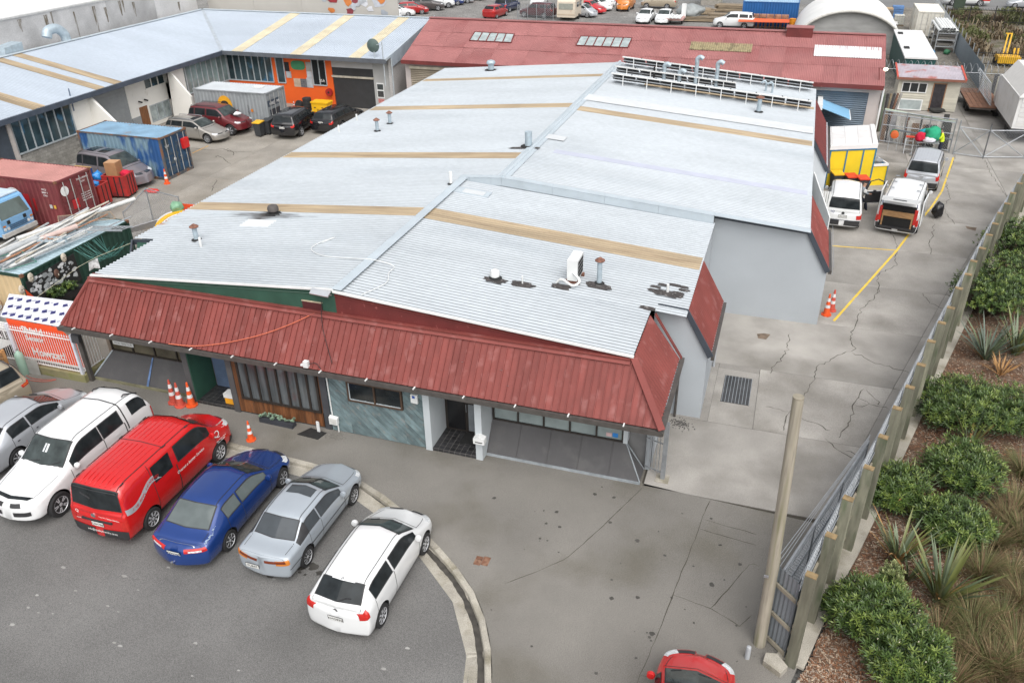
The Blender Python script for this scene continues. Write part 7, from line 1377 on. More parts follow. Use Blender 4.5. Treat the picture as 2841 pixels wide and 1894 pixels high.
YM = mat('machine_yellow',(.7,.4,.02),.5,var=.12,scale=2); t = thing('lifting_machine',(18.1,86.2,0),'yellow lifting machine with raised twin arms behind the fence','machine'); M().box(17.2,19.0,85.8,87.6,.25,.8).obj('base',YM,t)
for x in (17.55,17.85): M().bar((x,86.2,.6),(x + .15,87.0,2.6),.12,.12).obj('arm',YM,t)
M().bar((17.5,87,2.6),(18.05,87,2.6),.1,.1).obj('arm_head',YM,t)
for x in (18.4,18.7): M().bar((x,86.2,.5),(x,86.4,1.5),.14,.14).obj('stub_arm',YM,t)
for x in (17.2,19.0):
 for y in (86.1,87.3): M().lathe((x,y,.25),[(.25,-.08),(.25,.08)],12,'x').obj('wheel',BLK,t)
t = thing('utility_cabinet',G(*r7(1370,160)),'dark green utility cabinet by the far road','cabinet'); p = t.location; M().box(p.x - .6,p.x + .6,p.y - .4,p.y + .4,0,1.5).obj('case',mat('cabinet_green',(.04,.06,.04),.6),t); M().box(p.x - .65,p.x + .65,p.y - .45,p.y + .45,1.5,1.58).obj('lid',mat('cabinet_green',(.04,.06,.04),.6),t)
# caravan
cv = thing('caravan',(-26.7,103,0),'cream caravan with a wide front window','caravan'); CV = mat('caravan_cream',(.6,.52,.42),.5,var=.06,scale=1,col2=(.5,.3,.22),c2scale=1.5,c2lo=.64,c2hi=.72)
pr = [(0,.4),(0,1.3),(.12,2.1),(.4,2.45),(3.8,2.5),(4.2,2.3),(4.3,1.5),(4.3,.4)]; M().prism([(-27.85,101 + y,z) for y,z in pr],(2.2,0,0)).obj('body',CV,cv); M().box(-27.6,-25.9,100.96,101.02,1.3,1.95).obj('window',mat('caravan_glass',(.3,.31,.27),.2),cv); M().box(-27.86,-25.64,100.97,101.0,.7,.74).obj('trim',mat('caravan_tan',(.4,.3,.2),.6),cv)
for x in (-27.8,-25.7): M().lathe((x,103,.32),[(.32,-.1),(.32,.1)],14,'x').obj('wheel',TYRE,cv)
for y in (101.9,103.2): M().box(-25.645,-25.62,y,y + .9,1.45,2.0).obj('window',CGL,cv)
# mesh fence in the car park
ms = thing('mesh_fence',(-30.5,101,0),'chain link fence with steel posts in front of the burgundy car','fence')
FP = [Vector((-32.5,100.1,0)),Vector((-31.2,100,0)),Vector((-30.2,100.4,0)),Vector((-29.3,100.9,0)),Vector((-28.4,101.4,0))]
for i,p in enumerate(FP): M().tube([p,p + Vector((0,0,1.9))],.04,6).obj('post',STEEL,ms)
chain(FP[0],FP[-1],1.8,ms,.05,.22,.008)
# timber piles and sheds at the back
TMB = mat('weathered_timber',(.28,.22,.15),.85,var=.3,scale=3,rnd=.35,stretch=(.5,4,4)); random.seed(21)
for i,(x,y,L,nn,nl,rz,lb) in enumerate(((-11.2,104.3,4,5,3,4,'low timber stack right of the tarped load'),(-8.6,107,4,6,3,-6,'timber stack behind the white four wheel drive'),(-12.0,109.5,3,5,4,10,'timber stack in front of the grey shed'),(-8.5,112.5,3.5,6,5,0,'farthest grey timber stack'),(-13.6,111.2,2.4,4,3,20,'small timber stack behind the pale boat load'))):
 t = thing('timber_stack',(x,y,0),lb,'timber stack','timber stacks at the back',R(rz))
 for k in range(nl):
  for j in range(nn): M().box(-L / 2 + random.uniform(-.3,.3),L / 2 + random.uniform(-.3,.3),j * .26 - nn * .13,j * .26 - nn * .13 + .22,.1 + k * .16,.22 + k * .16).obj('plank',TMB,t,local=True)
pl = thing('brick_pallets',(-3.8,101.6,0),'long timber pallet row stacked with brown bricks by the blue container','pallet')
for i in range(6):
 x = -6.1 + i * .8; M().box(x,x + .74,101.2,102.2,.95,1.0).obj('pallet_deck',TMB,pl)
 for q in (0,.34,.66): M().box(x + q,x + q + .08,101.2,102.2,0,.95).obj('pallet_leg',mat('pallet_leg',(.3,.13,.07),.8),pl)
 for j in range(2):
  for kx in range(3): M().box(x + kx * .25,x + kx * .25 + .235,101.2,102.1,1.0 + j * .2,1.19 + j * .2).obj('brick_layer',mat('brown_brick',(.3,.16,.1),.85,var=.25,rnd=.3),pl)
M().prism([(-6.6,99.2,.9),(-1.2,99.6,.9),(-1.2,101,1.0),(-6.6,100.8,1.0)],(0,0,.06)).obj('orange_tarp',mat('orange_tarp',(.7,.12,.04),.6,var=.15,scale=1),label='orange tarpaulin over a load just behind the red ridge',cat='tarp')
M().lathe((-.9,102.0,0),[(.3,0),(.36,.95),(.38,1.0)],14).obj('orange_drum',mat('orange_drum',(.75,.3,.02),.5),label='orange drum between blue container and dome',cat='drum')
gs = thing('grey_shed',(-11.4,118,0),'weathered grey board shed at the back of the car park','shed')
for i in range(14): M().box(-12.8,-10.3,117.4,117.43,.0 + i * .17,.16 + i * .17).obj('board',mat('grey_board',(.28,.26,.23),.85,var=.2,rnd=.2),gs)
M().box(-12.85,-10.25,117.43,119.5,0,2.4).obj('core',mat('shed_core',(.3,.29,.25),.8),gs); M().prism([(-13,117.2,2.4),(-10.1,117.2,2.4),(-10.1,119.7,2.8),(-13,119.7,2.8)],(0,0,.05)).obj('roof',GALV,gs)
blob('tarped_load',(-12.6,105.2,.9),1.15,mat('grey_tarp',(.26,.28,.28),.5,var=.2,scale=2),'grey tarpaulin covered load beside the timber stacks','covered load',9,(1.25,1.1,.8)); t = thing('flatbed_trailer',(-14,102.2,0),'pale trailer loaded with white boards behind the red ridge','trailer'); M().box(-15.2,-12.9,101,103.2,.5,.7).obj('deck',mat('pinkish_deck',(.5,.3,.27),.7,var=.2),t)
for i in range(7): M().box(-14.5 + i * .2,-14.34 + i * .2,100.6,103,.75 + .05 * (i % 2),.85 + .05 * (i % 2)).obj('board',WHT,t)
M().box(-13.4,-12.9,103.2,103.6,.5,2.0).obj('crate',WHT,t)
for x in (-15,-13.1): M().lathe((x,102,.3),[(.3,-.08),(.3,.08)],12,'x').obj('wheel',TYRE,t)
# crates, tank, odds between dome and off-white container
t = thing('water_tank',(10.4,106.5,0),'caged white tank cube on a pallet near the off-white container','tank'); M().box(9.9,10.9,106,107,.15,1.1).obj('tank',mat('tank_white',(.6,.58,.5),.4,var=.1),t); M().box(9.85,10.95,105.95,107.05,0,.14).obj('pallet',TMB,t)
for i in range(5): M().tube([(9.88 + i * .256,105.96,.1),(9.88 + i * .256,105.96,1.15)],.014,5).obj('cage_bar',STEEL,t); M().tube([(9.88,105.95,.25 + i * .2),(10.92,105.95,.25 + i * .2)],.014,5).obj('cage_bar',STEEL,t)
for i,(x,y,c,lb) in enumerate(((9.3,110,(.4,.28,.16),'brown crate stack behind the caged tank'),(10.6,112,(.1,.2,.4),'blue crate stack behind the caged tank'),(9.2,108.2,(.16,.14,.12),'dark timber crate left of the caged tank'),(11.4,95.5,(.03,.12,.06),'flat green bin at the off-white container door'))):
 t = thing('crate_stack',(x,y,0),lb,'crates'); 
 for k in range(4 if i < 3 else 1):
  M().box(x - .6,x + .6,y - .5,y + .5,k * .34,k * .34 + .3).obj('crate',mat('crate%d' % i,c,.7,var=.25,scale=3,rnd=.2),t)
for i,(x,y,c,s,lb) in enumerate(((12.1,89.4,(.05,.2,.38),.4,'blue drum bundle at the foot of the pipe rack'),(13.6,90.4,(.03,.15,.07),.3,'green tub at the foot of the pipe rack'),(11.9,91.5,(.6,.6,.58),.3,'white roll near the pipe rack'),(9.9,105,(.6,.6,.58),.4,'white sack heap in front of the caged tank'))): blob('yard_bundle',(x,y,s * .7),s,mat('bundle%d' % i,c,.6,var=.2),lb,'bundle',30 + i,(1,1,.8))
# ================================================================== right hand fence, pole and planting
POST = mat('mossy_post',(.2,.195,.145),.85,var=.3,scale=2.5,detail=8,stretch=(3,3,.5),rnd=.38,col2=(.1,.12,.07),c2scale=1.5,c2lo=.5,c2hi=.68); POSTT = mat('post_end_grain',(.24,.17,.085),.85,var=.3,scale=8); RAIL = mat('grey_rail',(.29,.26,.2),.85,var=.25,scale=3); CIRON = mat('grey_corrugate',(.23,.255,.28),.5,.25,var=.1,scale=1)
fe = thing('boundary_fence',(5,25,0),'tall timber post fence with corrugated sheets along the planted bed','fence')
FL = [Vector((x,y,0)) for x,y in FEN[1:-1]]; pts = resample(FL,1.5); random.seed(17); H0 = 2.85
for i,p in enumerate(pts[:-1]):
 q = pts[i + 1]; d = (q - p).normalized(); n = Vector((d.y,-d.x,0)); h = H0 + random.uniform(-.06,.06); lean = Vector((random.uniform(-.03,.03),random.uniform(-.03,.03),0))
 m = M(); m.obox(p + Vector((0,0,h / 2)) + lean * .5,d * .085,n * .12,Vector((0,0,h / 2)) + lean * .5); m.obj('post',POST,fe)
 M().obox(p + Vector((0,0,h + .006)) + lean,d * .087,n * .122,Vector((0,0,.012))).obj('post_top',POSTT,fe)
 for z in (.45,1.2,1.95):
  if (q - p).length > .5: M().bar(p - n * .12 + Vector((0,0,z)),q - n * .12 + Vector((0,0,z)),.05,.09).obj('rail',RAIL,fe)
 if (q - p).length > .5: M().corr(p - n * .17 + Vector((0,0,.12)),(0,0,2.15),(q - p),.09,.01,6,-n).obj('iron_sheet',CIRON,fe,smooth=True,ang=180)
 # rolled wire and mesh above the sheets
 b = M(); 
 for k in range(3): b.tube([p - n * (.12 + .04 * k) + Vector((0,0,2.35 + .16 * k)),(p + q) / 2 - n * (.12 + .04 * k) + Vector((0,0,2.31 + .16 * k)),q - n * (.12 + .04 * k) + Vector((0,0,2.35 + .16 * k))],.011,5)
 b.obj('wire_strand',GALVW,fe); chain(p - n * .16,q - n * .16,.5,fe,2.28,.12,.004)
b = M(); ribbon([Vector((p.x + .16,p.y - .05,0)) for p in pts],.42,0,b,False); plv = [(v[0],v[1],.05) for v in b.v]; fm = M(); fm.add(plv,b.f); fm.add([(v[0],v[1],-.1) for v in b.v],[])
fm = M(); N = len(pts)
for i in range(N - 1):
 a,c = pts[i],pts[i + 1]; d = (c - a).normalized(); n = Vector((d.y,-d.x,0)); fm.prism([a - n * .35,a + n * .3,c + n * .3,c - n * .35],(0,0,.07))
fm.obj('concrete_footing',KERB,fe)
# end panel of sheets and the inner post
A,B = Vector((1.3,14.75,0)),Vector((1.88,14.2,0)); M().corr(A + Vector((0,0,.15)),(0,0,2.2),(B - A),.12,.014,8,(-.7,-.7,0)).obj('iron_sheet',CIRON,fe,smooth=True,ang=180)
nn = Vector((-.69,-.72,0)) * .04
for z in (.12,.95,1.85): M().bar(A + nn + Vector((0,0,z)),B + nn + Vector((0,0,z)),.05,.1).obj('rail',RAIL,fe)
M().box(1.2,1.3,14.5,14.62,0,2.75).obj('inner_post',POST,fe)
# folded back pipe gate along the fence
pg = thing('pipe_gate',(2.4,17.8,0),'galvanised pipe gate folded back along the timber fence','gate'); a0,a1 = Vector((1.45,14.95,0)),Vector((3.5,20.7,0))
for z,r in ((2.05,.035),(1.85,.025),(1.2,.025),(.25,.03)): M().tube([a0 + Vector((0,0,z)),a1 + Vector((0,0,z))],r,8).obj('rail',STEEL,pg)
for f in (0,.33,.66,1): p = a0.lerp(a1,f); M().tube([p + Vector((0,0,.2)),p + Vector((0,0,2.07))],.03,8).obj('upright',STEEL,pg)
chain(a0,a1,1.7,pg,.3,.1,.004)
b = M()
for k in range(3): b.tube([a0 + Vector((-.1 - k * .05,0,2.15 + k * .1)),a0.lerp(a1,.5) + Vector((-.1,0,2.1 + k * .1)),a1 + Vector((0,0,2.12 + k * .08))],.008,5)
b.obj('barbed_strand',GALVW,pg)
# utility pole
UP = mat('grey_pole_timber',(.33,.3,.24),.85,var=.22,scale=4,detail=8,stretch=(5,5,.35),col2=(.2,.19,.12),c2scale=2,c2lo=.5,c2hi=.7)
up = thing('utility_pole',(1.2,14.5,0),'grey timber pole standing at the end of the fence','pole'); pp = [(1.2,14.5,-.1),(1.17,14.5,2),(1.1,14.5,4.5),(1.02,14.5,7.05)]; M().tube(pp,[.145,.135,.122,.11],16).obj('shaft',UP,up,smooth=True); M().lathe((1.02,14.5,7.05),[(.112,-.03),(.112,.004)],16).obj('pole_top',RAIL,up); M().box(1.0,1.1,14.33,14.36,2.3,2.36).obj('bracket',STEEL,up)
t = thing('broken_concrete',(1.55,13.9,0),'broken lump of pale concrete at the foot of the fence','concrete'); M().prism([(1.3,13.9,0),(1.7,13.65,0),(1.85,13.9,0),(1.6,14.2,0),(1.35,14.15,0)],(0,0,.16)).obj('lump',KERB,t)
M().prism([(2.0,12.4,.015),(2.55,13.0,.015),(2.1,13.7,.015),(1.75,12.9,.015)],(0,0,.04)).obj('concrete_pad',KERB,label='pale concrete pad beside the mulch at the fence end',cat='slab')
t = thing('bollard_stub',(.95,14.0,0),'small grey pipe stub beside the timber pole','pipe stub'); M().tube([(.95,14.0,0),(.95,14.0,.35)],.06,12).obj('tube',mat('grey_pipe',(.4,.42,.44)),t,smooth=True); M().lathe((.95,14.0,.35),[(.06,0),(.05,.03),(.02,.045)],12).obj('cap',mat('grey_pipe',(.4,.42,.44)),t)
# ------------------------------------------------------------------ planting
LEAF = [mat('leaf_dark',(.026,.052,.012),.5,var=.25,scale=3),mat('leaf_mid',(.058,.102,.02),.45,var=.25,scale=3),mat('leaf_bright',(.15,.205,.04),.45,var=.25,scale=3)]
LEAFP = [mat('leaf_pale_dark',(.06,.085,.025),.55,var=.25),mat('leaf_pale',(.13,.16,.05),.5,var=.25),mat('leaf_cream',(.24,.26,.1),.5,var=.2)]
STEM = mat('shrub_stem',(.07,.05,.035),.9)
def leafmesh(name,N,lobes,ll,lw,seed,par,mats,up=.5,whorl=6):
 rng = np.random.default_rng(seed); V = []; F = []; MI = []
 n = N // whorl; li = rng.integers(0,len(lobes),n); L_ = np.array([l[:3] for l in lobes]); S_ = np.array([l[3:6] for l in lobes])
 d = rng.normal(size=(n,3)); d[:,2] = np.abs(d[:,2]) * 1.1 - .25; d /= np.linalg.norm(d,axis=1,keepdims=True); r = rng.uniform(.35,1.15,n) ** .5 * np.where(rng.random(n) < .2,1.15,1)
 lump = np.array([1 + .18 * mnoise.noise(Vector((*(x * 2.4 + seed),))) for x in d]); c = L_[li] + d * S_[li] * (r * lump)[:,None]
 keep = c[:,2] > .03; c,d,r,li = c[keep],d[keep],r[keep],li[keep]; n = len(c); idx = 0
 for k in range(n):
  ax = d[k] * .7 + np.array([0,0,up]); ax /= np.linalg.norm(ax); t1 = np.cross(ax,[.3,.9,.1]); t1 /= np.linalg.norm(t1); t2 = np.cross(ax,t1); ph = rng.uniform(0,6.28)
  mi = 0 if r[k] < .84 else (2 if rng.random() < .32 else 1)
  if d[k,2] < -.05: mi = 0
  for j in range(whorl):
   a = ph + j * 2.4; o = t1 * math.cos(a) + t2 * math.sin(a); q = o * .8 + ax * (.35 + .5 * (j / whorl)); q /= np.linalg.norm(q); sd = np.cross(q,ax); sd /= (np.linalg.norm(sd) + 1e-6)
   b0 = c[k] + ax * (.06 * j / whorl); l = ll * rng.uniform(.7,1.2)
   V += [b0,b0 + q * l * .5 + sd * lw,b0 + q * l,b0 + q * l * .5 - sd * lw]; F.append((idx,idx + 1,idx + 2,idx + 3)); MI.append(mi); idx += 4
 me = bpy.data.meshes.new(name); me.from_pydata([tuple(x) for x in V],[],F)
 for m in mats: me.materials.append(m)
 me.polygons.foreach_set('material_index',MI); me.polygons.foreach_set('use_smooth',[True] * len(F)); return link(name,me,par,True)
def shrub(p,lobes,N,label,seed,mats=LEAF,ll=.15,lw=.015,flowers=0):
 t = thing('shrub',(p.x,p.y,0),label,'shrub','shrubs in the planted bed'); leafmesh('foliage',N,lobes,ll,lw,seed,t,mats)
 for i,l in enumerate(lobes[:4]): M().tube([(l[0] * .3,l[1] * .3,0),(l[0] * .8,l[1] * .8,l[2] * .9)],[.03,.012],5).obj('stem',STEM,t,local=True)
 # dark inner mass so that the crown is dense
 b = M(); rng = random.Random(seed)
 for l in lobes:
  for k in range(40):
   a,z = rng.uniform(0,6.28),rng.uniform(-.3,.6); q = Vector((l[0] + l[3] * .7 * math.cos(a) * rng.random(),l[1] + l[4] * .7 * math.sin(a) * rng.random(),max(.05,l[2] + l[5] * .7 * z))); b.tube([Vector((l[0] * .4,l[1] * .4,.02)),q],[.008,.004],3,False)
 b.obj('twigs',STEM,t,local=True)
 if flowers:
  fm_ = M(); rng = random.Random(seed + 1)
  for k in range(flowers):
   l = rng.choice(lobes); a = rng.uniform(0,6.28); e = rng.uniform(.3,1.4); fm_.lathe((l[0] + l[3] * math.cos(a) * math.cos(e) * 1.02,l[1] + l[4] * math.sin(a) * math.cos(e) * 1.02,l[2] + l[5] * math.sin(e) * 1.02),[(.012,0),(.018,.02),(.006,.04)],5)
  fm_.obj('blossoms',mat('blossom',(.6,.55,.42),.7),t,local=True,kind='stuff')
 return t
def lob(r,n,seed,h=.6,asp=1.):
 rng = random.Random(seed); out = [(0,0,h * .5,r * .75,r * .75 * asp,h * .62)]
 for k in range(n): a = 2 * PI * k / n + rng.uniform(-.3,.3); q = r * .55; out.append((q * math.cos(a),q * math.sin(a) * asp,h * rng.uniform(.38,.6),r * rng.uniform(.4,.6),r * rng.uniform(.4,.6),h * rng.uniform(.4,.55)))
 return out
def gz(x,y,z=.45): p = G(x,y,z); return Vector((p.x,p.y,0))
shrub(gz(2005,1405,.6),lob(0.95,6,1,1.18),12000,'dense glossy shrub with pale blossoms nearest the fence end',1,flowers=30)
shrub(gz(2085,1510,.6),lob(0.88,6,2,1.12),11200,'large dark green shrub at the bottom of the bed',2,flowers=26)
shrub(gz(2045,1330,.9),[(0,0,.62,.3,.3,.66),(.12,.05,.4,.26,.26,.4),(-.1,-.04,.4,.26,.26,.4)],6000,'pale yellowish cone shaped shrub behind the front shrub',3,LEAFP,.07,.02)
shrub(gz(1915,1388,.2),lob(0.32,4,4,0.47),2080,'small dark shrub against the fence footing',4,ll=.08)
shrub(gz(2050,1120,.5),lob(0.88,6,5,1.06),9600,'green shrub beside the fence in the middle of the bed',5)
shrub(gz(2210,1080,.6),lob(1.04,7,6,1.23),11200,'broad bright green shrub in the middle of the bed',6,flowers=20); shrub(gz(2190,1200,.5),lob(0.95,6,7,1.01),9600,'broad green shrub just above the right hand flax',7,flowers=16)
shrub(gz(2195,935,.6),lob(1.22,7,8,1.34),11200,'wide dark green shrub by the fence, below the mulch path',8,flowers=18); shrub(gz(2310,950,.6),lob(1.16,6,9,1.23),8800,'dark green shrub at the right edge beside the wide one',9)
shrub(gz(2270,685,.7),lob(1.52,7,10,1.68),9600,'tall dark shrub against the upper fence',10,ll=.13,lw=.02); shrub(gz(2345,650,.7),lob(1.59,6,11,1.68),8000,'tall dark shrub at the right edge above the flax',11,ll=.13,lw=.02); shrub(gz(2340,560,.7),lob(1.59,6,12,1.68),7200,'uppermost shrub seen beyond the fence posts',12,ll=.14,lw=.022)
FLX = [mat('flax_blade',(.11,.145,.075),.42,var=.3,scale=2),mat('flax_blade_olive',(.15,.165,.05),.45,var=.3,scale=2),mat('flax_blade_dead',(.36,.2,.075),.7,var=.3,scale=3)]
def blades(p,n,L,w,label,seed,mats,weights,spread=.72,droop=.28,name='flax_plant',cat='plant',group='flax plants in the bed',fold=.25,segs=5,onepart=False,base=.12):
 t = thing(name,(p.x,p.y,0),label,cat,group); rng = random.Random(seed); buf = [M() for _ in mats]
 for k in range(n):
  a = rng.uniform(0,6.28); sp = spread * rng.uniform(.15,1) ** .7; l = L * rng.uniform(.6,1.1); mi = rng.choices(range(len(mats)),weights)[0]; b = M() if not onepart else buf[mi]
  d = Vector((math.cos(a),math.sin(a),0)); s = Vector((-d.y,d.x,0)); q = d * base * rng.random(); th = sp; vs = []; ww = w * rng.uniform(.7,1.1); dr = droop * rng.uniform(.4,1.6)
  for i in range(segs + 1):
   f = i / segs; wd = ww * (.55 + .9 * f) * (1 if f < .55 else max(.02,(1 - f) / .45)) * (1 if f < .55 else 1.0); up = (d * math.sin(th) + Vector((0,0,math.cos(th)))); nr = (d * math.cos(th) - Vector((0,0,math.sin(th))))
   if fold: vs += [q + s * wd - nr * wd * fold,q,q - s * wd - nr * wd * fold]
   else: vs += [q + s * wd,q - s * wd]
   q = q + up * l / segs; th = min(2.6,th + dr / segs * (1 + f))
  c = 3 if fold else 2
  fs = [(i * c + j,i * c + j + 1,(i + 1) * c + j + 1,(i + 1) * c + j) for i in range(segs) for j in range(c - 1)]
  b.add(vs,fs)
  if not onepart: b.obj('blade',mats[mi],t,smooth=True,local=True)
 if onepart:
  for b,m in zip(buf,mats):
   if b.f: b.obj('blades',m,t,smooth=True,local=True,kind='stuff')
 return t
def gz0(x,y): return G(x,y,0)
blades(gz0(2060,1290),47,1.57,.04,'grey green flax between the fence and the pale cone shrub',21,FLX,(6,3,1)); blades(gz0(2155,1385),67,1.84,.045,'largest flax with yellow green tips at the centre right',22,FLX,(5,5,.6)); blades(gz0(2085,1330),22,0.97,.04,'small low flax left of the largest flax',27,FLX,(7,2,1))
blades(gz0(2085,1150),28,1.62,.035,'thin flax beside the fence behind the shrubs',23,FLX,(5,4,2),.8); blades(gz0(2225,1030),28,1.40,.035,'flax poking out between two broad shrubs',24,FLX,(6,3,1)); blades(gz0(2262,826),56,1.73,.04,'blue grey flax fan on the mulch, left of the pair',25,[mat('flax_blue',(.11,.145,.11),.42,var=.25),FLX[0],FLX[2]],(6,4,.4),.85); blades(gz0(2330,815),50,1.94,.045,'larger flax at the right edge, right of the pair',26,FLX,(6,4,.5))
blades(gz0(2298,862),36,0.86,.022,'dead brown flax tuft on the mulch below the pair',28,[FLX[2]],(1,),1.0)
TUS = [mat('tussock_olive',(.085,.095,.025),.7,var=.3),mat('tussock_brown',(.14,.085,.042),.75,var=.3),mat('tussock_straw',(.24,.18,.09),.75,var=.3)]
random.seed(40)
tp = [(2150,1470),(2200,1400),(2330,1560),(2240,1500),(2310,1210),(2275,1555),(2330,1500),(2225,1450),(2300,1430),(2345,1390),(2250,1330),(2320,1330),(2280,1260),(2345,1250),(2330,1170),(2345,1095),(2215,1530),(2180,1590)]
wh = 'left of the bottom tussocks beside the shrub;at the foot of the largest flax;in the bottom right corner;in the middle of the lowest group;between broad shrub and right edge;at the bottom edge right of the shrub;at the right edge near the bottom;below the largest flax;right of the largest flax;at the right edge level with the largest flax;behind the largest flax tips;at the right edge above the flax tips;beside the broad shrub;at the right edge beside the broad shrub;at the right edge above the broad shrub;uppermost at the right edge;between the bottom shrub and the edge;cut by the bottom edge'.split(';')
for i,(x,y) in enumerate(tp): blades(gz0(x,y),520,random.uniform(.8,1.15),.0055,'brown green grass tussock ' + wh[i],50 + i,TUS,random.choice(((6,3,1),(3,4,2),(4,3,3))),.8,.85,'grass_tussock','grass','tussocks in the planted bed',0,4,True,.18)
# bark chips over the bed
rng = np.random.default_rng(5); V = []; F = []; MI = []; k = 0
for i in range(52000):
 y = 12.2 + 28 * rng.random() ** 1.6; x0 = fx(max(12.6,y)) + .35; x = x0 + rng.random() * (3.2 + (y - 12) * .22)
 a = rng.random() * 6.28; l,w = rng.uniform(.02,.065),rng.uniform(.006,.016); tz = rng.uniform(-.3,.3); dx,dy = math.cos(a) * l,math.sin(a) * l; sx,sy = -math.sin(a) * w,math.cos(a) * w; z = .018 + rng.random() * .02
 V += [(x - dx - sx,y - dy - sy,z - tz * l * .3),(x + dx - sx,y + dy - sy,z + tz * l),(x + dx + sx,y + dy + sy,z + tz * l + .004),(x - dx + sx,y - dy + sy,z - tz * l * .3 + .004)]; F.append((k,k + 1,k + 2,k + 3)); MI.append(int(rng.choice(4,p=(.33,.27,.24,.16)))); k += 4
me = bpy.data.meshes.new('bark_chips'); me.from_pydata(V,[],F)
for nme,c in (('chip_brown',(.15,.075,.042)),('chip_red',(.24,.115,.06)),('chip_grey',(.28,.22,.17)),('chip_pale',(.42,.33,.24))): me.materials.append(mat(nme,c,.9,var=.3,scale=20))
me.polygons.foreach_set('material_index',MI); link('bark_chips',me,label='scattered brown bark mulch covering the planted bed',cat='mulch',kind='stuff')
# weeds of the vacant lot and the verge
for nme,(x0,x1,y0,y1),n,L,lb in (('weed_growth',(15,34,90,107),5200,1.0,'rank brown weeds filling the vacant lot'),('verge_growth',(15,36,109.5,118.5),5200,.7,'green brown verge plants between palisade and road')):
 rng_ = random.Random(9); buf = [M(),M(),M()]
 for i in range(n):
  x,y = rng_.uniform(x0,x1),rng_.uniform(y0,y1); dn = mnoise.noise(Vector((x * .35,y * .25,3)))
  if dn < -.12: continue
  l = L * rng_.uniform(.5,1.2) * (1 + dn); a = rng_.uniform(0,6.28); d = Vector((math.cos(a),math.sin(a),0)); s = Vector((-d.y,d.x,0)) * .05; p = Vector((x,y,0)); q = p + d * l * .35 + Vector((0,0,l * .7)); r = q + d * l * .4 + Vector((0,0,l * .1)); g2 = mnoise.noise(Vector((x * .5,y * .3,9)))
  mi = (0 if g2 > .05 else 1 if rng_.random() < .75 else 2) if nme == 'weed_growth' and y > 97 else (1 if rng_.random() < .7 else 2) if nme == 'weed_growth' else (0 if g2 > -.1 else 1)
  buf[mi].add([p - s,p + s,q + s,q - s,r],[(0,1,2,3),(3,2,4)])
 t = thing(nme,((x0 + x1) / 2,(y0 + y1) / 2,0),lb,'weeds'); t['kind'] = 'stuff'
 for b,m in zip(buf,(mat('weed_green',(.09,.1,.03),.8,var=.3),mat('weed_brown',(.12,.085,.05),.85,var=.3),mat('weed_straw',(.2,.16,.1),.85,var=.3))):
  if b.f: b.obj('growth',m,t,kind='stuff')
# ================================================================== clutter of the left yard and the street front
def jl(x,y): return (x / 4.9 / KP,(540 + y / 4.9) / KP)
def w0(x,y): return (x / 6.533 / KP,(840 + y / 6.533) / KP)
CONEO = mat('cone_orange',(.75,.1,.02),.5,var=.12,scale=6); CONER = mat('cone_faded',(.55,.09,.06),.6,var=.2,scale=6); REFL = mat('reflective_band',(.7,.7,.7),.4)
def cone(p,m,label,h=.95,z=0.,rz=0.):
 t = thing('traffic_cone',(p[0],p[1],z),label,'cone','traffic cones',rz); s = h / .95; n = 14
 M().prism([(.2 * s * math.cos(PI / 4 * k + PI / 8) * 1.05,.2 * s * math.sin(PI / 4 * k + PI / 8) * 1.05,.0) for k in range(8)],(0,0,.045 * s)).obj('base',m,t,local=True)
 r = lambda z: (.145 - .115 * z / h) * (s if s < 1 else 1)
 zz = [.045 * s,h * .36,h * .36,h * .5,h * .5,h * .66,h * .66,h * .82,h * .82,h]
 for i,mm in enumerate((m,REFL,m,REFL,m)):
  z0,z1_ = zz[2 * i],zz[2 * i + 1]; M().lathe((0,0,0),[(r(z0),z0),(r(z1_),z1_)],n).obj(('sleeve','band')[mm is REFL],mm,t,smooth=True,local=True)
cone((-19.02,18.98),CONER,'leftmost of the three cones by the dark apron'); cone((-18.66,18.88),CONER,'middle of the three cones by the dark apron',rz=.3); cone((-18.3,19.02),CONEO,'brightest and rightmost of the three cones by the apron')
cone((-15.15,17.9),CONEO,'orange cone between the red van and the blue sedan',.75); cone((2.72,32.3),CONEO,'nearer of two cones at the grey wall corner'); cone((2.92,32.75),CONER,'farther of two cones at the grey wall corner'); cone((-34.65,38.45),CONEO,'cone beside the door end of the faded blue container',.9); cone((-36.75,56.3),CONER,'small cone by the tyres at the orange wall',.6)
# cool box, planter, mat by the porch
t = thing('cool_box',(-16.95,19.0,.0),'yellow and white cool box at the tiled recess','cool box'); M().box(-17.12,-16.72,19.35,19.62,.11,.36).obj('body',mat('coolbox_yellow',(.8,.36,.02),.5),t); M().prism([(-17.14,19.33,.36),(-16.7,19.33,.36),(-16.7,19.64,.36),(-17.14,19.64,.36)],(0,0,.16)).obj('lid',WHT,t)
t = thing('succulent_planter',(-14.8,18.95,0),'long dark trough of pale green succulents by the timber wall','planter'); M().prism([(-15.45,18.85,0),(-14.15,18.82,0),(-14.15,19.05,0),(-15.45,19.08,0)],(0,0,.17)).obj('trough',mat('trough_dark',(.04,.045,.055),.6),t); SUC = mat('succulent',(.24,.33,.24),.6,var=.3,scale=9,rnd=.25); random.seed(8)
for i in range(34):
 x,y,z,r = -15.42 + 1.28 * random.random(),18.95 + random.uniform(-.14,.14),.2 + random.uniform(0,.07),random.uniform(.05,.085); m = M()
 for k in range(10):
  a = k * 2.4; e = .25 + k * .11; d = Vector((math.cos(a) * math.cos(e),math.sin(a) * math.cos(e),math.sin(e))); s = Vector((-math.sin(a),math.cos(a),0)) * r * .45; o = Vector((x,y,z)); m.add([o,o + d * r * .6 + s,o + d * r * 1.1,o + d * r * .6 - s],[(0,1,2,3)])
 m.obj('rosette',SUC,t,smooth=True)
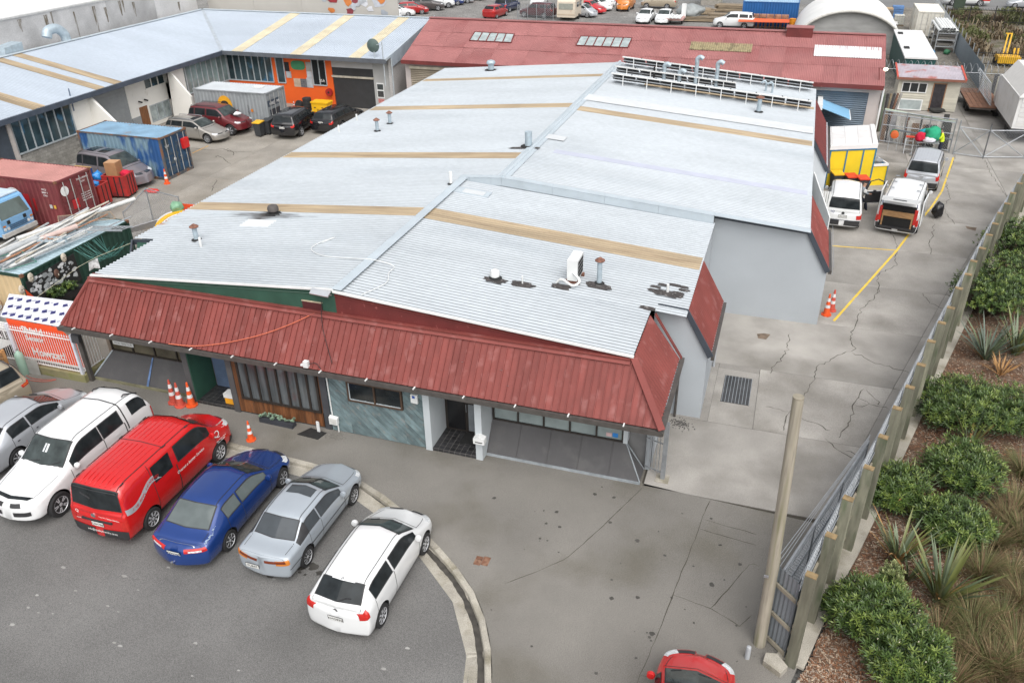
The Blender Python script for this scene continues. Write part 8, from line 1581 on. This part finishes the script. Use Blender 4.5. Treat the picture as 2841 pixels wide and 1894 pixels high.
M().prism([(-13.85,18.6,.004),(-13.05,18.55,.004),(-12.95,18.95,.004),(-13.6,19.05,.004)],(0,0,.02)).obj('rubber_mat',BLK,label='black rubber mat lying by the corner of the diagonal boards',cat='mat'); M().box(-13.28,-13.18,18.92,18.96,.02,.42).obj('white_marker',WHT,label='short white marker post by the rubber mat',cat='marker')
b = M(); random.seed(3)
for i in range(240): x,y = random.gauss(-12.65,.2),random.gauss(18.92,.09); r = random.uniform(.008,.02); b.lathe((x,y,.004),[(r,0),(r * .6,r)],5)
b.obj('pebbles',mat('pebble',(.2,.19,.17),.9,var=.4,scale=30),label='loose pebbles at the foot of the meter box',cat='pebbles',kind='stuff')
b = M()
for i in range(160): x,y = random.gauss(-1.9,.16),random.gauss(22.9,.14); r = random.uniform(.01,.025); b.lathe((x,y,.004),[(r,0),(r * .6,r)],5)
b.obj('pebbles',mat('pebble_dark',(.1,.095,.09),.9,var=.4,scale=30),label='dark gravel at the foot of the brown downpipe',cat='pebbles',kind='stuff')
# security grille gate at the right corner
sg = thing('barred_gate',(-2.2,20.0,0),'galvanised barred gate and square post at the building corner','gate'); M().box(-2.06,-1.93,19.84,19.98,0,2.05).obj('gate_post',STEEL,sg); M().box(-2.2,-1.8,19.7,20.1,.004,.03).obj('base_plate',KERB,sg)
for i in range(6): x = -2.56 + i * .1; M().bar((x,20.12 - i * .03,.12 + max(0,(3 - i)) * .06),(x,20.12 - i * .03,2.3),.02,.02).obj('bar',STEEL,sg)
for z in (.2,1.25): M().bar((-2.6,20.13,z),(-2.0,19.94,z),.025,.035).obj('rail',STEEL,sg)
# ------------------------------------------------------------------ white picket fence with banner
BAN = mat('banner_orange',(.78,.085,.02),.6,var=.06,scale=1); WRAP = mat('building_wrap',(.66,.67,.72),.5,var=.06,scale=2); NAVYL = mat('navy_print',(.03,.03,.14),.5)
pfn = thing('picket_fence',(-24.8,19.3,0),'white steel picket fence on a mossy block plinth','fence'); pl_ = M(); pl_.box(-25.3,-22.95,19.1,19.3,0,.3); pl_.obj('plinth',mat('mossy_block',(.26,.24,.13),.9,var=.3,scale=2,col2=(.16,.17,.05),c2scale=2,c2lo=.45,c2hi=.65),pfn); M().box(-23.15,-22.95,19.3,20.3,0,.3).obj('plinth',mat('mossy_block',(.26,.24,.13)),pfn)
for i in range(31):
 x = -26.55 + i * .112; M().tube([(x,19.2,.36),(x,19.2,1.78)],.009,6).obj('picket',WHT,pfn)
 if i % 1 == 0: M().lathe((x,19.2,1.78),[(.006,0),(.03,.05),(.012,.09),(.002,.16)],5).obj('finial',WHT,pfn)
for i in range(8): y = 19.3 + i * .12; M().tube([(-23.05,y,.36),(-23.05,y,1.7)],.012,6).obj('picket',WHT,pfn)
for z in (.4,1.72): M().bar((-26.6,19.2,z),(-23.05,19.2,z),.035,.03).obj('rail',WHT,pfn); M().bar((-23.05,19.2,z),(-23.05,20.25,z),.035,.03).obj('rail',WHT,pfn)
for x in (-26.05,-23.1): M().box(x - .05,x + .05,19.15,19.25,.3,1.95).obj('post',mat('post_bluewhite',(.6,.62,.68),.5),pfn)
bn = thing('site_banner',(-25,19.45,0),'orange banner reading Howzat behind the white pickets','banner'); 
def bz(x,y): return GY(*w0(x,y),19.45)
A,B,C,D = bz(250,300),bz(1000,390),bz(1465,1150),bz(640,1030); 
M().prism([(-26.2,19.45,.42),(-23.2,19.45,.42),(-23.25,19.45,1.45),(-23.9,19.45,1.98),(-26.3,19.45,1.98)],(0,.02,0)).obj('orange_sheet',BAN,bn)
M().prism([(-26.15,19.44,.33),(-23.15,19.44,.33),(-23.15,19.44,.42),(-26.15,19.44,.42)],(0,.02,0)).obj('white_hem',WHT,bn)
text('Howzat!',.46,'lettering',WHT,bn,(-24.75,19.435,.72),(R(90),0,0),local=False,bold=.012); text('Shield',.42,'lettering',WHT,bn,(-25.2,19.435,1.62),(R(90),0,0),local=False,bold=.012); text('Sensor',.3,'lettering',WHT,bn,(-25.2,19.435,1.3),(R(90),0,0),local=False,bold=.01)
wp = thing('building_wrap_sheet',(-25.3,20.1,1.9),'white printed building wrap sheet above the orange banner','sheet'); W4 = [Vector((-26.6,19.5,1.99)),Vector((-23.9,19.5,1.99)),Vector((-24.2,20.9,2.25)),Vector((-27.6,20.9,2.1))]; M().prism(W4,(0,0,.02)).obj('sheet',WRAP,wp)
for i in range(7):
 for j in range(3):
  p = W4[0].lerp(W4[1],(i + .4 + .3 * (j % 2)) / 7.4).lerp(W4[3].lerp(W4[2],(i + .4 + .3 * (j % 2)) / 7.4),(j + .4) / 3); 
  M().obox(p + Vector((0,0,.024)),(.07,.05,.005),(-.05,.07,.008),(0,0,.002)).obj('print_mark',NAVYL,wp)
  if i % 2 == 0: text('psp assure',.1,'lettering',NAVYL,wp,p + Vector((.2,.05,.035)),(R(8),0,R(40)),local=False)
bs = thing('black_sign',(-27.2,19.7,0),'black and white sign board reading MAT at the left edge','sign'); M().box(-28.2,-26.35,19.5,19.54,.3,1.75).obj('board',WHT,bs); M().prism([(-27.6,19.49,.3),(-26.4,19.49,.3),(-26.4,19.49,.9)],(0,-.004,0)).obj('black_corner',BLK,bs); M().box(-28.2,-26.36,19.485,19.495,1.0,1.5).obj('black_band',BLK,bs); text('MAT',.55,'lettering',WHT,bs,(-27.1,19.475,1.24),(R(90),0,0),local=False,bold=.02)
t = thing('gas_cylinder',(-25.65,18.95,0),'pale green gas cylinder in front of the picket fence','gas cylinder'); M().lathe((-25.65,18.95,0),[(.15,0),(.16,.05),(.16,.75),(.14,.88),(.07,.96),(.04,1.0)],16).obj('bottle',mat('cylinder_green',(.28,.42,.34),.5,var=.1),t,smooth=True); M().tube([(-25.65,18.95,1.0),(-25.65,18.95,1.08)],.02,6).obj('valve',STEEL,t)
t = M().tube(crs([(-25.5,18.85,.02),(-25.1,18.75,.02),(-24.6,18.8,.02),(-24.2,18.95,.02),(-24.5,18.7,.02),(-25.2,18.6,.02)],6),.012,5).obj('extension_lead',mat('red_cord',(.45,.1,.07),.6),label='thin red cord lying on the ground by the cylinder',cat='cord')
M().prism([(-25.5,19.02,0),(-25.0,19.05,0),(-25.0,19.08,.62),(-25.5,19.04,.62)],(0,-.02,0)).obj('grey_board',mat('grey_sheet',(.33,.33,.31),.8,var=.15),label='grey board leaning on the fence behind the cylinder',cat='board')
t = thing('timber_pallet',(-26.6,18.8,0),'timber pallet standing on edge at the left of the cylinder','pallet')
for i in range(7): M().box(-27.1,-26.2,18.72,18.76,.05 + i * .14,.14 + i * .14).obj('slat',mat('pallet_pine',(.4,.22,.09),.8,var=.3,rnd=.25),t)
for x in (-27.1,-26.65,-26.25): M().box(x,x + .08,18.76,18.86,0,1.02).obj('bearer',mat('pallet_pine',(.4,.22,.09)),t)
# cctv / speaker at gutter, dark post sheets beside the apron
t = thing('wall_speaker',GY(*w0(1380,630),19.15),'dark grey speaker box hanging under the eave corner','speaker'); p = t.location; M().obox(p,(.13,.03,-.03),(-.03,.1,.02),(.02,0,.16)).obj('case',mat('speaker_grey',(.07,.07,.075),.6),t); M().tube([p + Vector((0,.05,.1)),p + Vector((-.1,.1,.5))],.02,6).obj('bracket',BLK,t)
for i,(x,c) in enumerate(((-22.75,(.3,.25,.2)),(-22.3,(.27,.22,.18)),(-21.9,(.1,.14,.19)))): M().box(x - .22,x + .2,20.5,20.53,.1,2.3).obj('side_sheet',mat('sidesheet%d' % i,c,.85,var=.2,scale=3),wb)
# ------------------------------------------------------------------ pipes and junk on the green container
random.seed(77); PM = [mat('pipe_white',(.62,.62,.6),.5,var=.12,scale=4),mat('pipe_grey',(.4,.42,.43),.5,var=.15,scale=4),mat('pipe_dirty',(.46,.42,.35),.6,var=.2,scale=4),mat('gutter_rust',(.33,.17,.1),.8,var=.35,scale=4),ALU]
row = 'first second third fourth fifth sixth seventh eighth ninth tenth'.split()
for i in range(30):
 lay = i // 12; r = random.choice((.03,.04,.05,.06,.035)); x = -29.85 + (i % 12) * .155 + lay * .07 + random.uniform(-.03,.03); y0 = random.uniform(21.7,24.2) if i % 3 else random.uniform(20.9,22); L = random.uniform(2.4,5.2); sl = random.uniform(-.12,.16); z = 2.64 + .07 + lay * .1 + random.uniform(0,.05); mm = random.choices(PM,(5,3,2,1,2))[0]
 M().tube([(x,y0,z),(x + sl * L * .5,y0 + L * .5,z + .02),(x + sl * L,min(28.6,y0 + L),z + random.uniform(0,.14))],r,8).obj('scrap_pipe',mm,smooth=True,label='%s scrap pipe on the green container, %s across in the %s layer' % (('white','grey','dirty cream','rusty','silver')[PM.index(mm)],ORD[i % 12],('bottom','middle','top')[lay]),cat='pipe',group='scrap pipes heaped on the green container')
for i,(a,b,r,mm,lb) in enumerate((((-30.1,24.0,2.85),(-28.4,29.2,2.95),.1,PM[0],'thick white pipe sticking out past the container end'),((-29.6,21.2,2.9),(-29.0,24.0,3.0),.12,PM[1],'fat grey pipe on top of the scrap heap'),((-29.0,24.2,2.9),(-28.4,25.6,3.0),.11,mat('pink_pipe',(.55,.42,.38),.6),'pinkish fat pipe on top of the scrap heap'))): M().tube([a,b],r,12).obj('fat_pipe',mm,smooth=True,label=lb,cat='pipe')
ld = thing('ladder',(-26.8,25.2,2.75),'aluminium ladder spanning from the green container to the roof','ladder'); a,b = Vector((-28.6,25.7,2.75)),Vector((-28.45,26.15,2.75)); u = Vector((3.75,-1.25,.9))
for p in (a,b): M().bar(p,p + u,.04,.07).obj('stile',ALU,ld)
for k in range(11): f = .06 + k * .09; M().bar(a + u * f,b + u * f,.025,.025).obj('rung',ALU,ld)
t = thing('scrap_cage',(-29.2,27.0,2.7),'bent wire mesh frame at the back of the scrap heap','mesh frame'); q = [Vector((-30.1,26.3,3.0)),Vector((-28.4,27.6,2.9)),Vector((-27.9,27.3,2.75)),Vector((-29.5,25.7,2.9))]
for i in range(4): M().tube([q[i],q[(i + 1) % 4]],.018,6).obj('rod',mat('rod_rust',(.3,.22,.15),.7),t)
b_ = M()
for i in range(22): f = i / 21; b_.bar(q[0].lerp(q[1],f),q[3].lerp(q[2],f),.006,.006); b_.bar(q[0].lerp(q[3],f),q[1].lerp(q[2],f),.006,.006)
b_.obj('wire_mesh',mat('wire_dull',(.2,.2,.18),.6,.3),t,kind='stuff')
t = thing('scrap_cage',(-28.6,22.2,2.65),'flat wire mesh tray near the cream end of the container','mesh frame'); q = [Vector((-29.9,21.3,2.75)),Vector((-28.2,21.7,2.7)),Vector((-27.7,22.6,2.72)),Vector((-28.9,23.0,2.9))]
for i in range(4): M().tube([q[i],q[(i + 1) % 4]],.016,6).obj('rod',mat('rod_green',(.05,.2,.15),.6),t)
b_ = M()
for i in range(18): f = i / 17; b_.bar(q[0].lerp(q[1],f),q[3].lerp(q[2],f),.006,.006); b_.bar(q[0].lerp(q[3],f),q[1].lerp(q[2],f),.006,.006)
b_.obj('wire_mesh',mat('wire_dull',(.2,.2,.18),.6,.3),t,kind='stuff')
t = thing('metal_tray',(-28.5,24.6,2.7),'grey steel frame tray lying on the scrap pipes','tray')
for a,b in (((-29.3,24.1,2.95),(-28.0,24.8,2.85)),((-29.3,24.1,2.95),(-29.05,23.8,2.95)),((-29.05,23.8,2.95),(-27.9,24.4,2.85)),((-28.0,24.8,2.85),(-27.9,24.4,2.85))): M().bar(a,b,.03,.1).obj('side',GALV,t)
# decorated side of the green container: generic picture board, masks, shelf garden
pb = thing('picture_board',(-27.45,22.9,1.2),'black and white picture board hung on the green container side','picture'); X = -27.49
M().prism([(X,21.6,1.2),(X,24.25,1.2),(X,24.2,2.42),(X,21.65,2.3)],(.02,0,0)).obj('board',BLK,pb); random.seed(14)
for i in range(70):
 y,z = random.uniform(21.75,24.05),random.uniform(1.45,2.28); s = random.uniform(.03,.12); M().add([(X + .024 + i * .0001,y + s * 1.4 * math.cos(a) * random.uniform(.5,1.2),z + s * math.sin(a) * random.uniform(.5,1.2)) for a in [k * 1.05 for k in range(6)]],[tuple(range(6))]).obj('pale_shape',mat('print%d' % (i % 3),((.5,.52,.53),(.3,.32,.33),(.68,.69,.7))[i % 3],.6),pb)
M().prism([(X + .03,21.5,.1),(X + .03,23.2,.1),(X + .03,22.9,1.1),(X + .03,22.0,1.2),(X + .03,21.5,2.05)],(.01,0,0)).obj('orange_sheet',BAN,label='orange sheet hanging below the picture board',cat='sheet')
for i,(y,z,lb) in enumerate(((21.9,2.38,'pale mask at the lower left of the picture board'),(23.65,2.48,'pale mask at the top of the picture board'),(21.35,2.1,'white mask on the container corner'),(23.1,2.0,'dark bronze mask in the middle of the picture board'))):
 t = thing('wall_mask',(X + .05,y,z),lb,'mask'); m = M(); m.lathe((0,0,0),[(.03,-.2),(.1,-.14),(.13,-.02),(.12,.1),(.06,.18)],12); fm = m.obj('face',mat('mask_stone',(.5,.45,.37),.8,var=.15,scale=9) if i != 3 else mat('bronze',(.1,.05,.035),.6),t,local=True,smooth=True); fm.scale = (.55,1,1)
 for s in (-1,1): M().box(.055,.075,s * .05 - .022,s * .05 + .022,.01,.03).obj('eye',BLK,t,local=True)
 M().prism([(.06,-.018,-.06),(.06,.018,-.06),(.065,0,.02)],(.04,0,0)).obj('nose',mat('mask_stone',(.5,.45,.37)),t,local=True)
sg2 = thing('shelf_planter',(-27.1,23.0,0),'black planter trough on legs against the green container','planter'); M().box(-27.4,-27.0,22.2,23.9,.95,1.2).obj('trough',BLK,sg2)
for y in (22.3,23.8): M().box(-27.3,-27.22,y,y + .08,0,.95).obj('leg',WOOD,sg2)
def bush(p,r,n,seed,label,m=1,name='potted_plant',cat='plant'):
 t = thing(name,p,label,cat); leafmesh('foliage',n,[(0,0,r * .6,r,r,r * .8)],r * .45,r * .1,seed,t,LEAF); return t
bush((-27.2,22.6,1.18),.28,500,31,'low green plant in the left half of the black trough'); bush((-27.2,23.3,1.18),.25,400,32,'low green plant in the right half of the black trough')
for i,(y,x,r,c,lb) in enumerate(((22.9,-26.5,.18,(.3,.12,.06),'terracotta pot with plant beside the red roof'),(22.3,-26.4,.2,(.03,.03,.035),'black tub below the orange sheet'),(23.4,-26.3,.15,(.1,.12,.13),'grey pot beside the red roof'),(22.6,-25.9,.2,(.06,.065,.07),'dark round tub at the edge of the red roof'),(23.2,-25.7,.14,(.14,.15,.16),'small grey tub by the red roof hip'))):
 t = thing('pot',(x,y,0),lb,'pot'); M().lathe((x,y,0),[(r * .7,0),(r,.35),(r * 1.08,.36),(r * 1.08,.42),(r * .9,.42),(r * .85,.36)],14).obj('tub',mat('pot%d' % i,c,.7,var=.2),t,smooth=True)
 if i in (0,): leafmesh('foliage',300,[(0,0,.5,.2,.2,.2)],.12,.03,40 + i,t,LEAFP)
t = thing('orange_tub',(-26.2,24.3,0),'orange plastic tub with bottles beside the red roof','tub'); M().lathe((-26.2,24.3,0),[(.3,0),(.42,.5),(.44,.52)],16).obj('tub',CONEO,t); M().lathe((-26.1,24.2,.4),[(.06,0),(.06,.3),(.02,.38)],8).obj('bottle',WHT,t)
M().tube([(-26.9,20.6,1.7),(-26.5,23.4,2.3),(-26.3,24.3,2.4),(-24.6,25.6,3.0)],.01,5).obj('clothes_line',mat('rope',(.5,.48,.36),.8),label='pale clothes line strung from the fence to the roof',cat='rope')
M().add([(-26.3,23.75,2.36),(-26.2,24.15,2.4),(-26.15,24.1,1.95),(-26.3,23.95,2.02),(-26.35,23.7,1.98),(-26.25,23.95,2.2)],[(0,5,4),(0,1,5),(1,2,5),(2,3,5),(3,4,5)]).obj('hung_cloth',mat('white_cloth',(.65,.65,.65)),label='white cloth hanging on the clothes line',cat='cloth')
b = M(); random.seed(19)
for i in range(16):
 a = Vector((-27.4,24.0 + random.uniform(0,2),2.6)); c = Vector((-25.6 + random.uniform(-.4,.3),24.9 + random.uniform(-.4,.5),2.7)); b.tube(crs([a,a.lerp(c,.5) + Vector((0,0,-.45 - random.random() * .3)),c],5),.009,4)
b.obj('green_netting',mat('net_green',(.05,.17,.15),.7),label='loose green netting draped off the container roof',cat='netting')
blades(Vector((-25.4,25.0,0)),40,1.9,.03,'spiky yellow green plant behind the left roof edge',61,[mat('spiky',(.25,.3,.04),.6,var=.3)],(1,),.9,.4,'spiky_plant','plant',None); blades(Vector((-25.9,24.2,0)),30,1.5,.03,'second spiky plant below the ladder',62,[mat('spiky',(.25,.3,.04))],(1,),.9,.5,'spiky_plant','plant',None)
bk = thing('old_bicycle',(-29.0,20.7,0),'rusty old bicycle leaning against the cream container end','bicycle')
for y in (-.0,):
 for x in (-29.6,-28.5): M().tube([(x + .33 * math.cos(k * PI / 12),20.9,1.6 + .33 * math.sin(k * PI / 12)) for k in range(25)],.018,5).obj('wheel',RUST,bk)
for a,c in (((-29.6,1.6),(-29.2,1.65)),((-29.2,1.65),(-29.3,2.1)),((-29.2,1.65),(-28.7,2.05)),((-29.3,2.0),(-28.7,2.05)),((-28.7,2.15),(-28.5,1.6))): M().tube([(a[0],20.9,a[1]),(c[0],20.9,c[1])],.02,5).obj('frame_tube',RUST,bk)
M().box(-29.42,-29.18,20.84,20.96,2.1,2.15).obj('saddle',BLK,bk); M().tube([(-28.72,20.7,2.25),(-28.7,20.9,2.2),(-28.72,21.1,2.25)],.015,5).obj('handlebar',RUST,bk)
M().box(-30.2,-27.6,20.5,21.3,0,1.25).obj('junk_bench',mat('bench_grey',(.3,.3,.29),.8,var=.3,scale=3),label='grey bench carrying the old bicycle',cat='bench')
# ------------------------------------------------------------------ light blue truck at left edge
tk = thing('flat_nose_truck',(-38.2,29.2,0),'light blue flat nosed truck at the left edge','truck'); TB = paint('light_blue',(.2,.42,.68),.4)
pr = [(-36.25,.45),(-36.2,1.25),(-36.55,2.1),(-36.8,2.2),(-38.3,2.2),(-38.4,.45)]; M().prism([(x,28.25,z) for x,z in pr],(0,1.95,0)).obj('cab',TB,tk); M().prism([(-36.22,28.36,1.3),(-36.22,30.08,1.3),(-36.5,30.0,2.02),(-36.5,28.44,2.02)],(.02,0,0)).obj('windscreen',mat('truck_glass',(.1,.13,.12),.08,spec=.8),tk); M().box(-38.5,-36.7,28.3,30.15,2.2,2.26).obj('roof_skin',mat('pale_blue_roof',(.5,.6,.68),.5),tk)
M().prism([(-36.75,28.24,1.25),(-37.9,28.24,1.25),(-37.9,28.24,1.95),(-36.95,28.24,1.95)],(0,-.01,0)).obj('side_window',CGL,tk); M().box(-36.3,-36.12,28.2,30.25,.42,.62).obj('bumper',mat('bumper_pale',(.45,.44,.42),.6),tk)
for i in range(3): M().box(-36.205,-36.185,28.7,29.8,.72 + i * .09,.77 + i * .09).obj('grille_bar',mat('grille_blue',(.06,.12,.2),.5),tk)
for y in (28.4,28.6,29.85,30.05): M().lathe((-36.2,y,.82),[(.08,0),(.08,.02)],12,'x').obj('headlight',LAMP,tk)
for y in (28.32,30.0): M().box(-36.2,-36.18,y,y + .16,.95,1.02).obj('indicator',AMB,tk)
for y in (28.7,29.7): M().box(-36.195,-36.175,y - .09,y + .09,1.02,1.2).obj('vent',BLK,tk)
for y in (28.35,30.1): M().lathe((-37.3,y,.4),[(.4,-.1),(.4,.1)],18,'y').obj('wheel',TYRE,tk); M().lathe((-40.5,y,.4),[(.4,-.1),(.4,.1)],18,'y').obj('wheel',TYRE,tk)
M().box(-42.5,-38.5,28.2,30.3,.6,.9).obj('tray',mat('tray_grey',(.25,.26,.27),.6),tk); M().tube([(-36.3,28.3,1.5),(-36.05,28.1,1.5)],.012,5).obj('mirror_arm',BLK,tk); M().box(-36.1,-36.05,28.0,28.15,1.4,1.65).obj('mirror',BLK,tk)
# ------------------------------------------------------------------ red skips, drum, boxes
RB = mat('red_bin',(.42,.03,.025),.55,var=.2,scale=2,col2=(.25,.03,.03),c2scale=2,c2lo=.5,c2hi=.65)
def redbin(x,y,rz,label,w=1.35,d=1.05,h=1.15):
 t = thing('red_bin',(x,y,0),label,'bin','red bins in the left yard',rz); hw,hd = w / 2,d / 2
 for (a,b) in (((-hw,-hd),(hw,-hd)),((hw,-hd),(hw,hd)),((hw,hd),(-hw,hd)),((-hw,hd),(-hw,-hd))):
  A,B = Vector((*a,.14)),Vector((*b,.14)); M().bar((A + B) / 2 * 0 + A + Vector((0,0,h / 2)),B + Vector((0,0,h / 2)),.04,h).obj('side',RB,t,local=True); n = (A + B) / 2; n.z = 0; n.normalize()
  for f in (.28,.55,.8) if w > 1 else (.35,.7): p = A.lerp(B,f); M().obox(p + n * .026 + Vector((0,0,h / 2)),(B - A).normalized() * .035,n * .006,(0,0,h / 2)).obj('strap',BLK,t,local=True)
  M().bar(A + Vector((0,0,h)),B + Vector((0,0,h)),.07,.05).obj('rim',RB,t,local=True)
 M().box(-hw,hw,-hd,hd,.12,.16).obj('floor',RB,t,local=True); M().box(-hw + .05,hw - .05,-hd + .05,hd - .05,.5,.8).obj('contents',mat('bin_fill',(.1,.08,.08),.9,var=.5,scale=6),t,local=True)
 for sx in (-1,1):
  for sy in (-1,1): M().lathe((sx * (hw - .12),sy * (hd - .1),.07),[(.07,-.03),(.07,.03)],10,'x').obj('castor',BLK,t,local=True)
 return t
redbin(-35.85,36.05,R(12),'red bin holding a brown carton beside the people mover'); redbin(-35.8,34.25,R(8),'red bin at the door end of the maroon container',.9,.95)
t = thing('carton',(-36.1,36.15,1.0),'tall brown carton standing in the red bin','carton'); o = M().obox((-36.1,36.15,1.45),(.34,.07,0),(-.07,.32,0),(0,0,.5)).obj('box',mat('cardboard',(.36,.19,.09),.85,var=.12,scale=2),t); M().obox((-36.1,36.15,1.955),(.33,.07,0),(-.07,.31,0),(0,0,.006)).obj('flap',mat('cardboard_light',(.45,.26,.14),.85),t)
blob('red_sack',(-35.5,36.3,1.2),.28,CL('red',(.5,.01,.04)),'red cloth bundle in the bin behind the carton','bundle',51); blob('blue_sack',(-36.85,35.6,1.2),.3,mat('blue_plastic',(.03,.25,.65),.35),'bright blue plastic sack beside the carton','sack',52); blob('blue_sack',(-35.9,34.3,1.25),.3,mat('blue_plastic',(.03,.25,.65)),'blue and white plastic in the smaller red bin','sack',53,(1,.8,.6))
t = thing('blue_crate',(-37.4,35.0,0),'blue box with yellow strap behind the maroon container','crate'); M().box(-38.0,-36.9,34.4,35.4,0,1.75).obj('box',mat('crate_blue',(.02,.07,.22),.5),t); M().box(-37.2,-37.1,34.39,35.41,0,1.76).obj('strap',YELP,t); M().box(-38.0,-36.9,34.4,35.4,1.75,1.8).obj('top',mat('crate_tan',(.4,.25,.1),.8),t)
blob('red_cloth',(-34.6,37.0,.06),.38,CL('red_orange',(.6,.04,.03)),'crumpled red cloth on the concrete by the people mover','cloth',54,(1.2,.7,.22))
t = thing('folded_barrow',(-36.6,34.9,0),'dark folded trolley between the red bins','trolley'); M().lathe((-36.4,34.9,.3),[(.12,-.1),(.12,.1)],12,'x').obj('wheel',BLK,t); M().box(-36.7,-36.3,34.8,35.0,.3,.8).obj('frame',BLK,t)
for i,(x,y,l,s) in enumerate(((-34.9,48.75,LY,'wheelie bin with yellow lid, front one beside the maroon car'),(-34.6,49.4,mat('bin_lid_dark',(.04,.043,.047)),'dark wheelie bin, middle one beside the maroon car'),(-34.5,50.0,mat('bin_lid_dark',(.04,.043,.047)),'dark wheelie bin, rear one against the grey container'))): wheelie((x,y,0),l,s)
for i,(x,y,nn) in enumerate(((-35.35,55.9,4),(-36.15,56.1,1))):
 for k in range(nn): o = link('tyre',wheel_meshes('five')[0],None,label='old tyre stacked by the orange wall, %s' % ('lowest in its pile','second in its pile','third in its pile','topmost in its pile')[k] if nn > 1 else 'single old tyre leaning by the orange wall',cat='tyre',group='old tyres by the orange wall'); o.location = (x + .02 * k,y,.13 + k * .24) if nn > 1 else (x,y,.33); o.rotation_euler = (0,R(90),0) if nn > 1 else (0,R(15),R(80)); o.scale = (.34,.34,.34)
t = thing('tool_chest',(-33.6,55.3,0),'bright yellow job site chest in front of the orange wall','chest'); M().box(-34.35,-33.0,54.95,55.75,.05,.85).obj('box',mat('chest_yellow',(.8,.45,.01),.45,var=.06),t); M().box(-34.4,-32.95,54.9,55.8,.85,.95).obj('lid',mat('chest_yellow',(.8,.45,.01)),t)
for x in (-34.15,-33.5): M().box(x,x + .15,54.93,54.95,.5,.56).obj('handle',BLK,t)
text('25A',.2,'number',BLK,t,(-33.75,54.935,.35),(R(90),0,0),local=False)
# wire fence panels, orange hoarding, slide near the left roof edge
wf = thing('wire_fence_panel',(-30.3,32,0),'bent chain link fence panels between yard and left roof','fence'); PP = [Vector((-30.1,30.0,0)),Vector((-31.4,33.2,0)),Vector((-28.9,32.6,0))]
for p in PP: M().tube([p,p + Vector((0,0,1.85))],.03,6).obj('post',STEEL,wf)
for a,b in ((0,1),(1,2)): M().tube([PP[a] + Vector((0,0,1.8)),PP[b] + Vector((0,0,1.8))],.025,6).obj('rail',STEEL,wf); chain(PP[a],PP[b],1.75,wf,.05,.14,.004)
M().prism([(-29.6,32.9,.6),(-28.4,33.1,.6),(-28.4,33.1,1.25),(-29.6,32.9,1.3)],(0,.03,0)).obj('orange_board',BAN,label='orange board behind the left roof edge',cat='board')
t = thing('play_slide',(-28.8,31.3,0),'yellow and white curved slide behind the left roof edge','slide'); pts_ = crs([(-29.3,30.4,.2),(-29.1,30.7,.8),(-28.7,31.3,1.25),(-28.2,32.0,1.35)],5)
for o_,w_,mm in ((0,.2,mat('slide_yellow',(.75,.42,.02),.4)),(.24,.05,WHT),(-.24,.05,WHT)):
 m = M()
 for a,b in zip(pts_,pts_[1:]): m.bar(a + Vector((o_,-o_ * .5,0)),b + Vector((o_,-o_ * .5,0)),w_ * 1.6,.06)
 m.obj('chute',mm,t)
blob('green_helmet_toy',(-28.6,32.0,1.5),.3,mat('pale_green_plastic',(.2,.38,.24),.5),'pale green plastic hood on top of the slide','toy',55); M().prism([(-30.2,29.0,.9),(-29.0,30.6,.9),(-28.2,30.1,1.6),(-29.2,28.4,1.5)],(0,0,.03)).obj('printed_wrap',WRAP,label='grey white printed wrap sheet below the slide',cat='sheet')
bpy.data.scenes.remove(TMP)
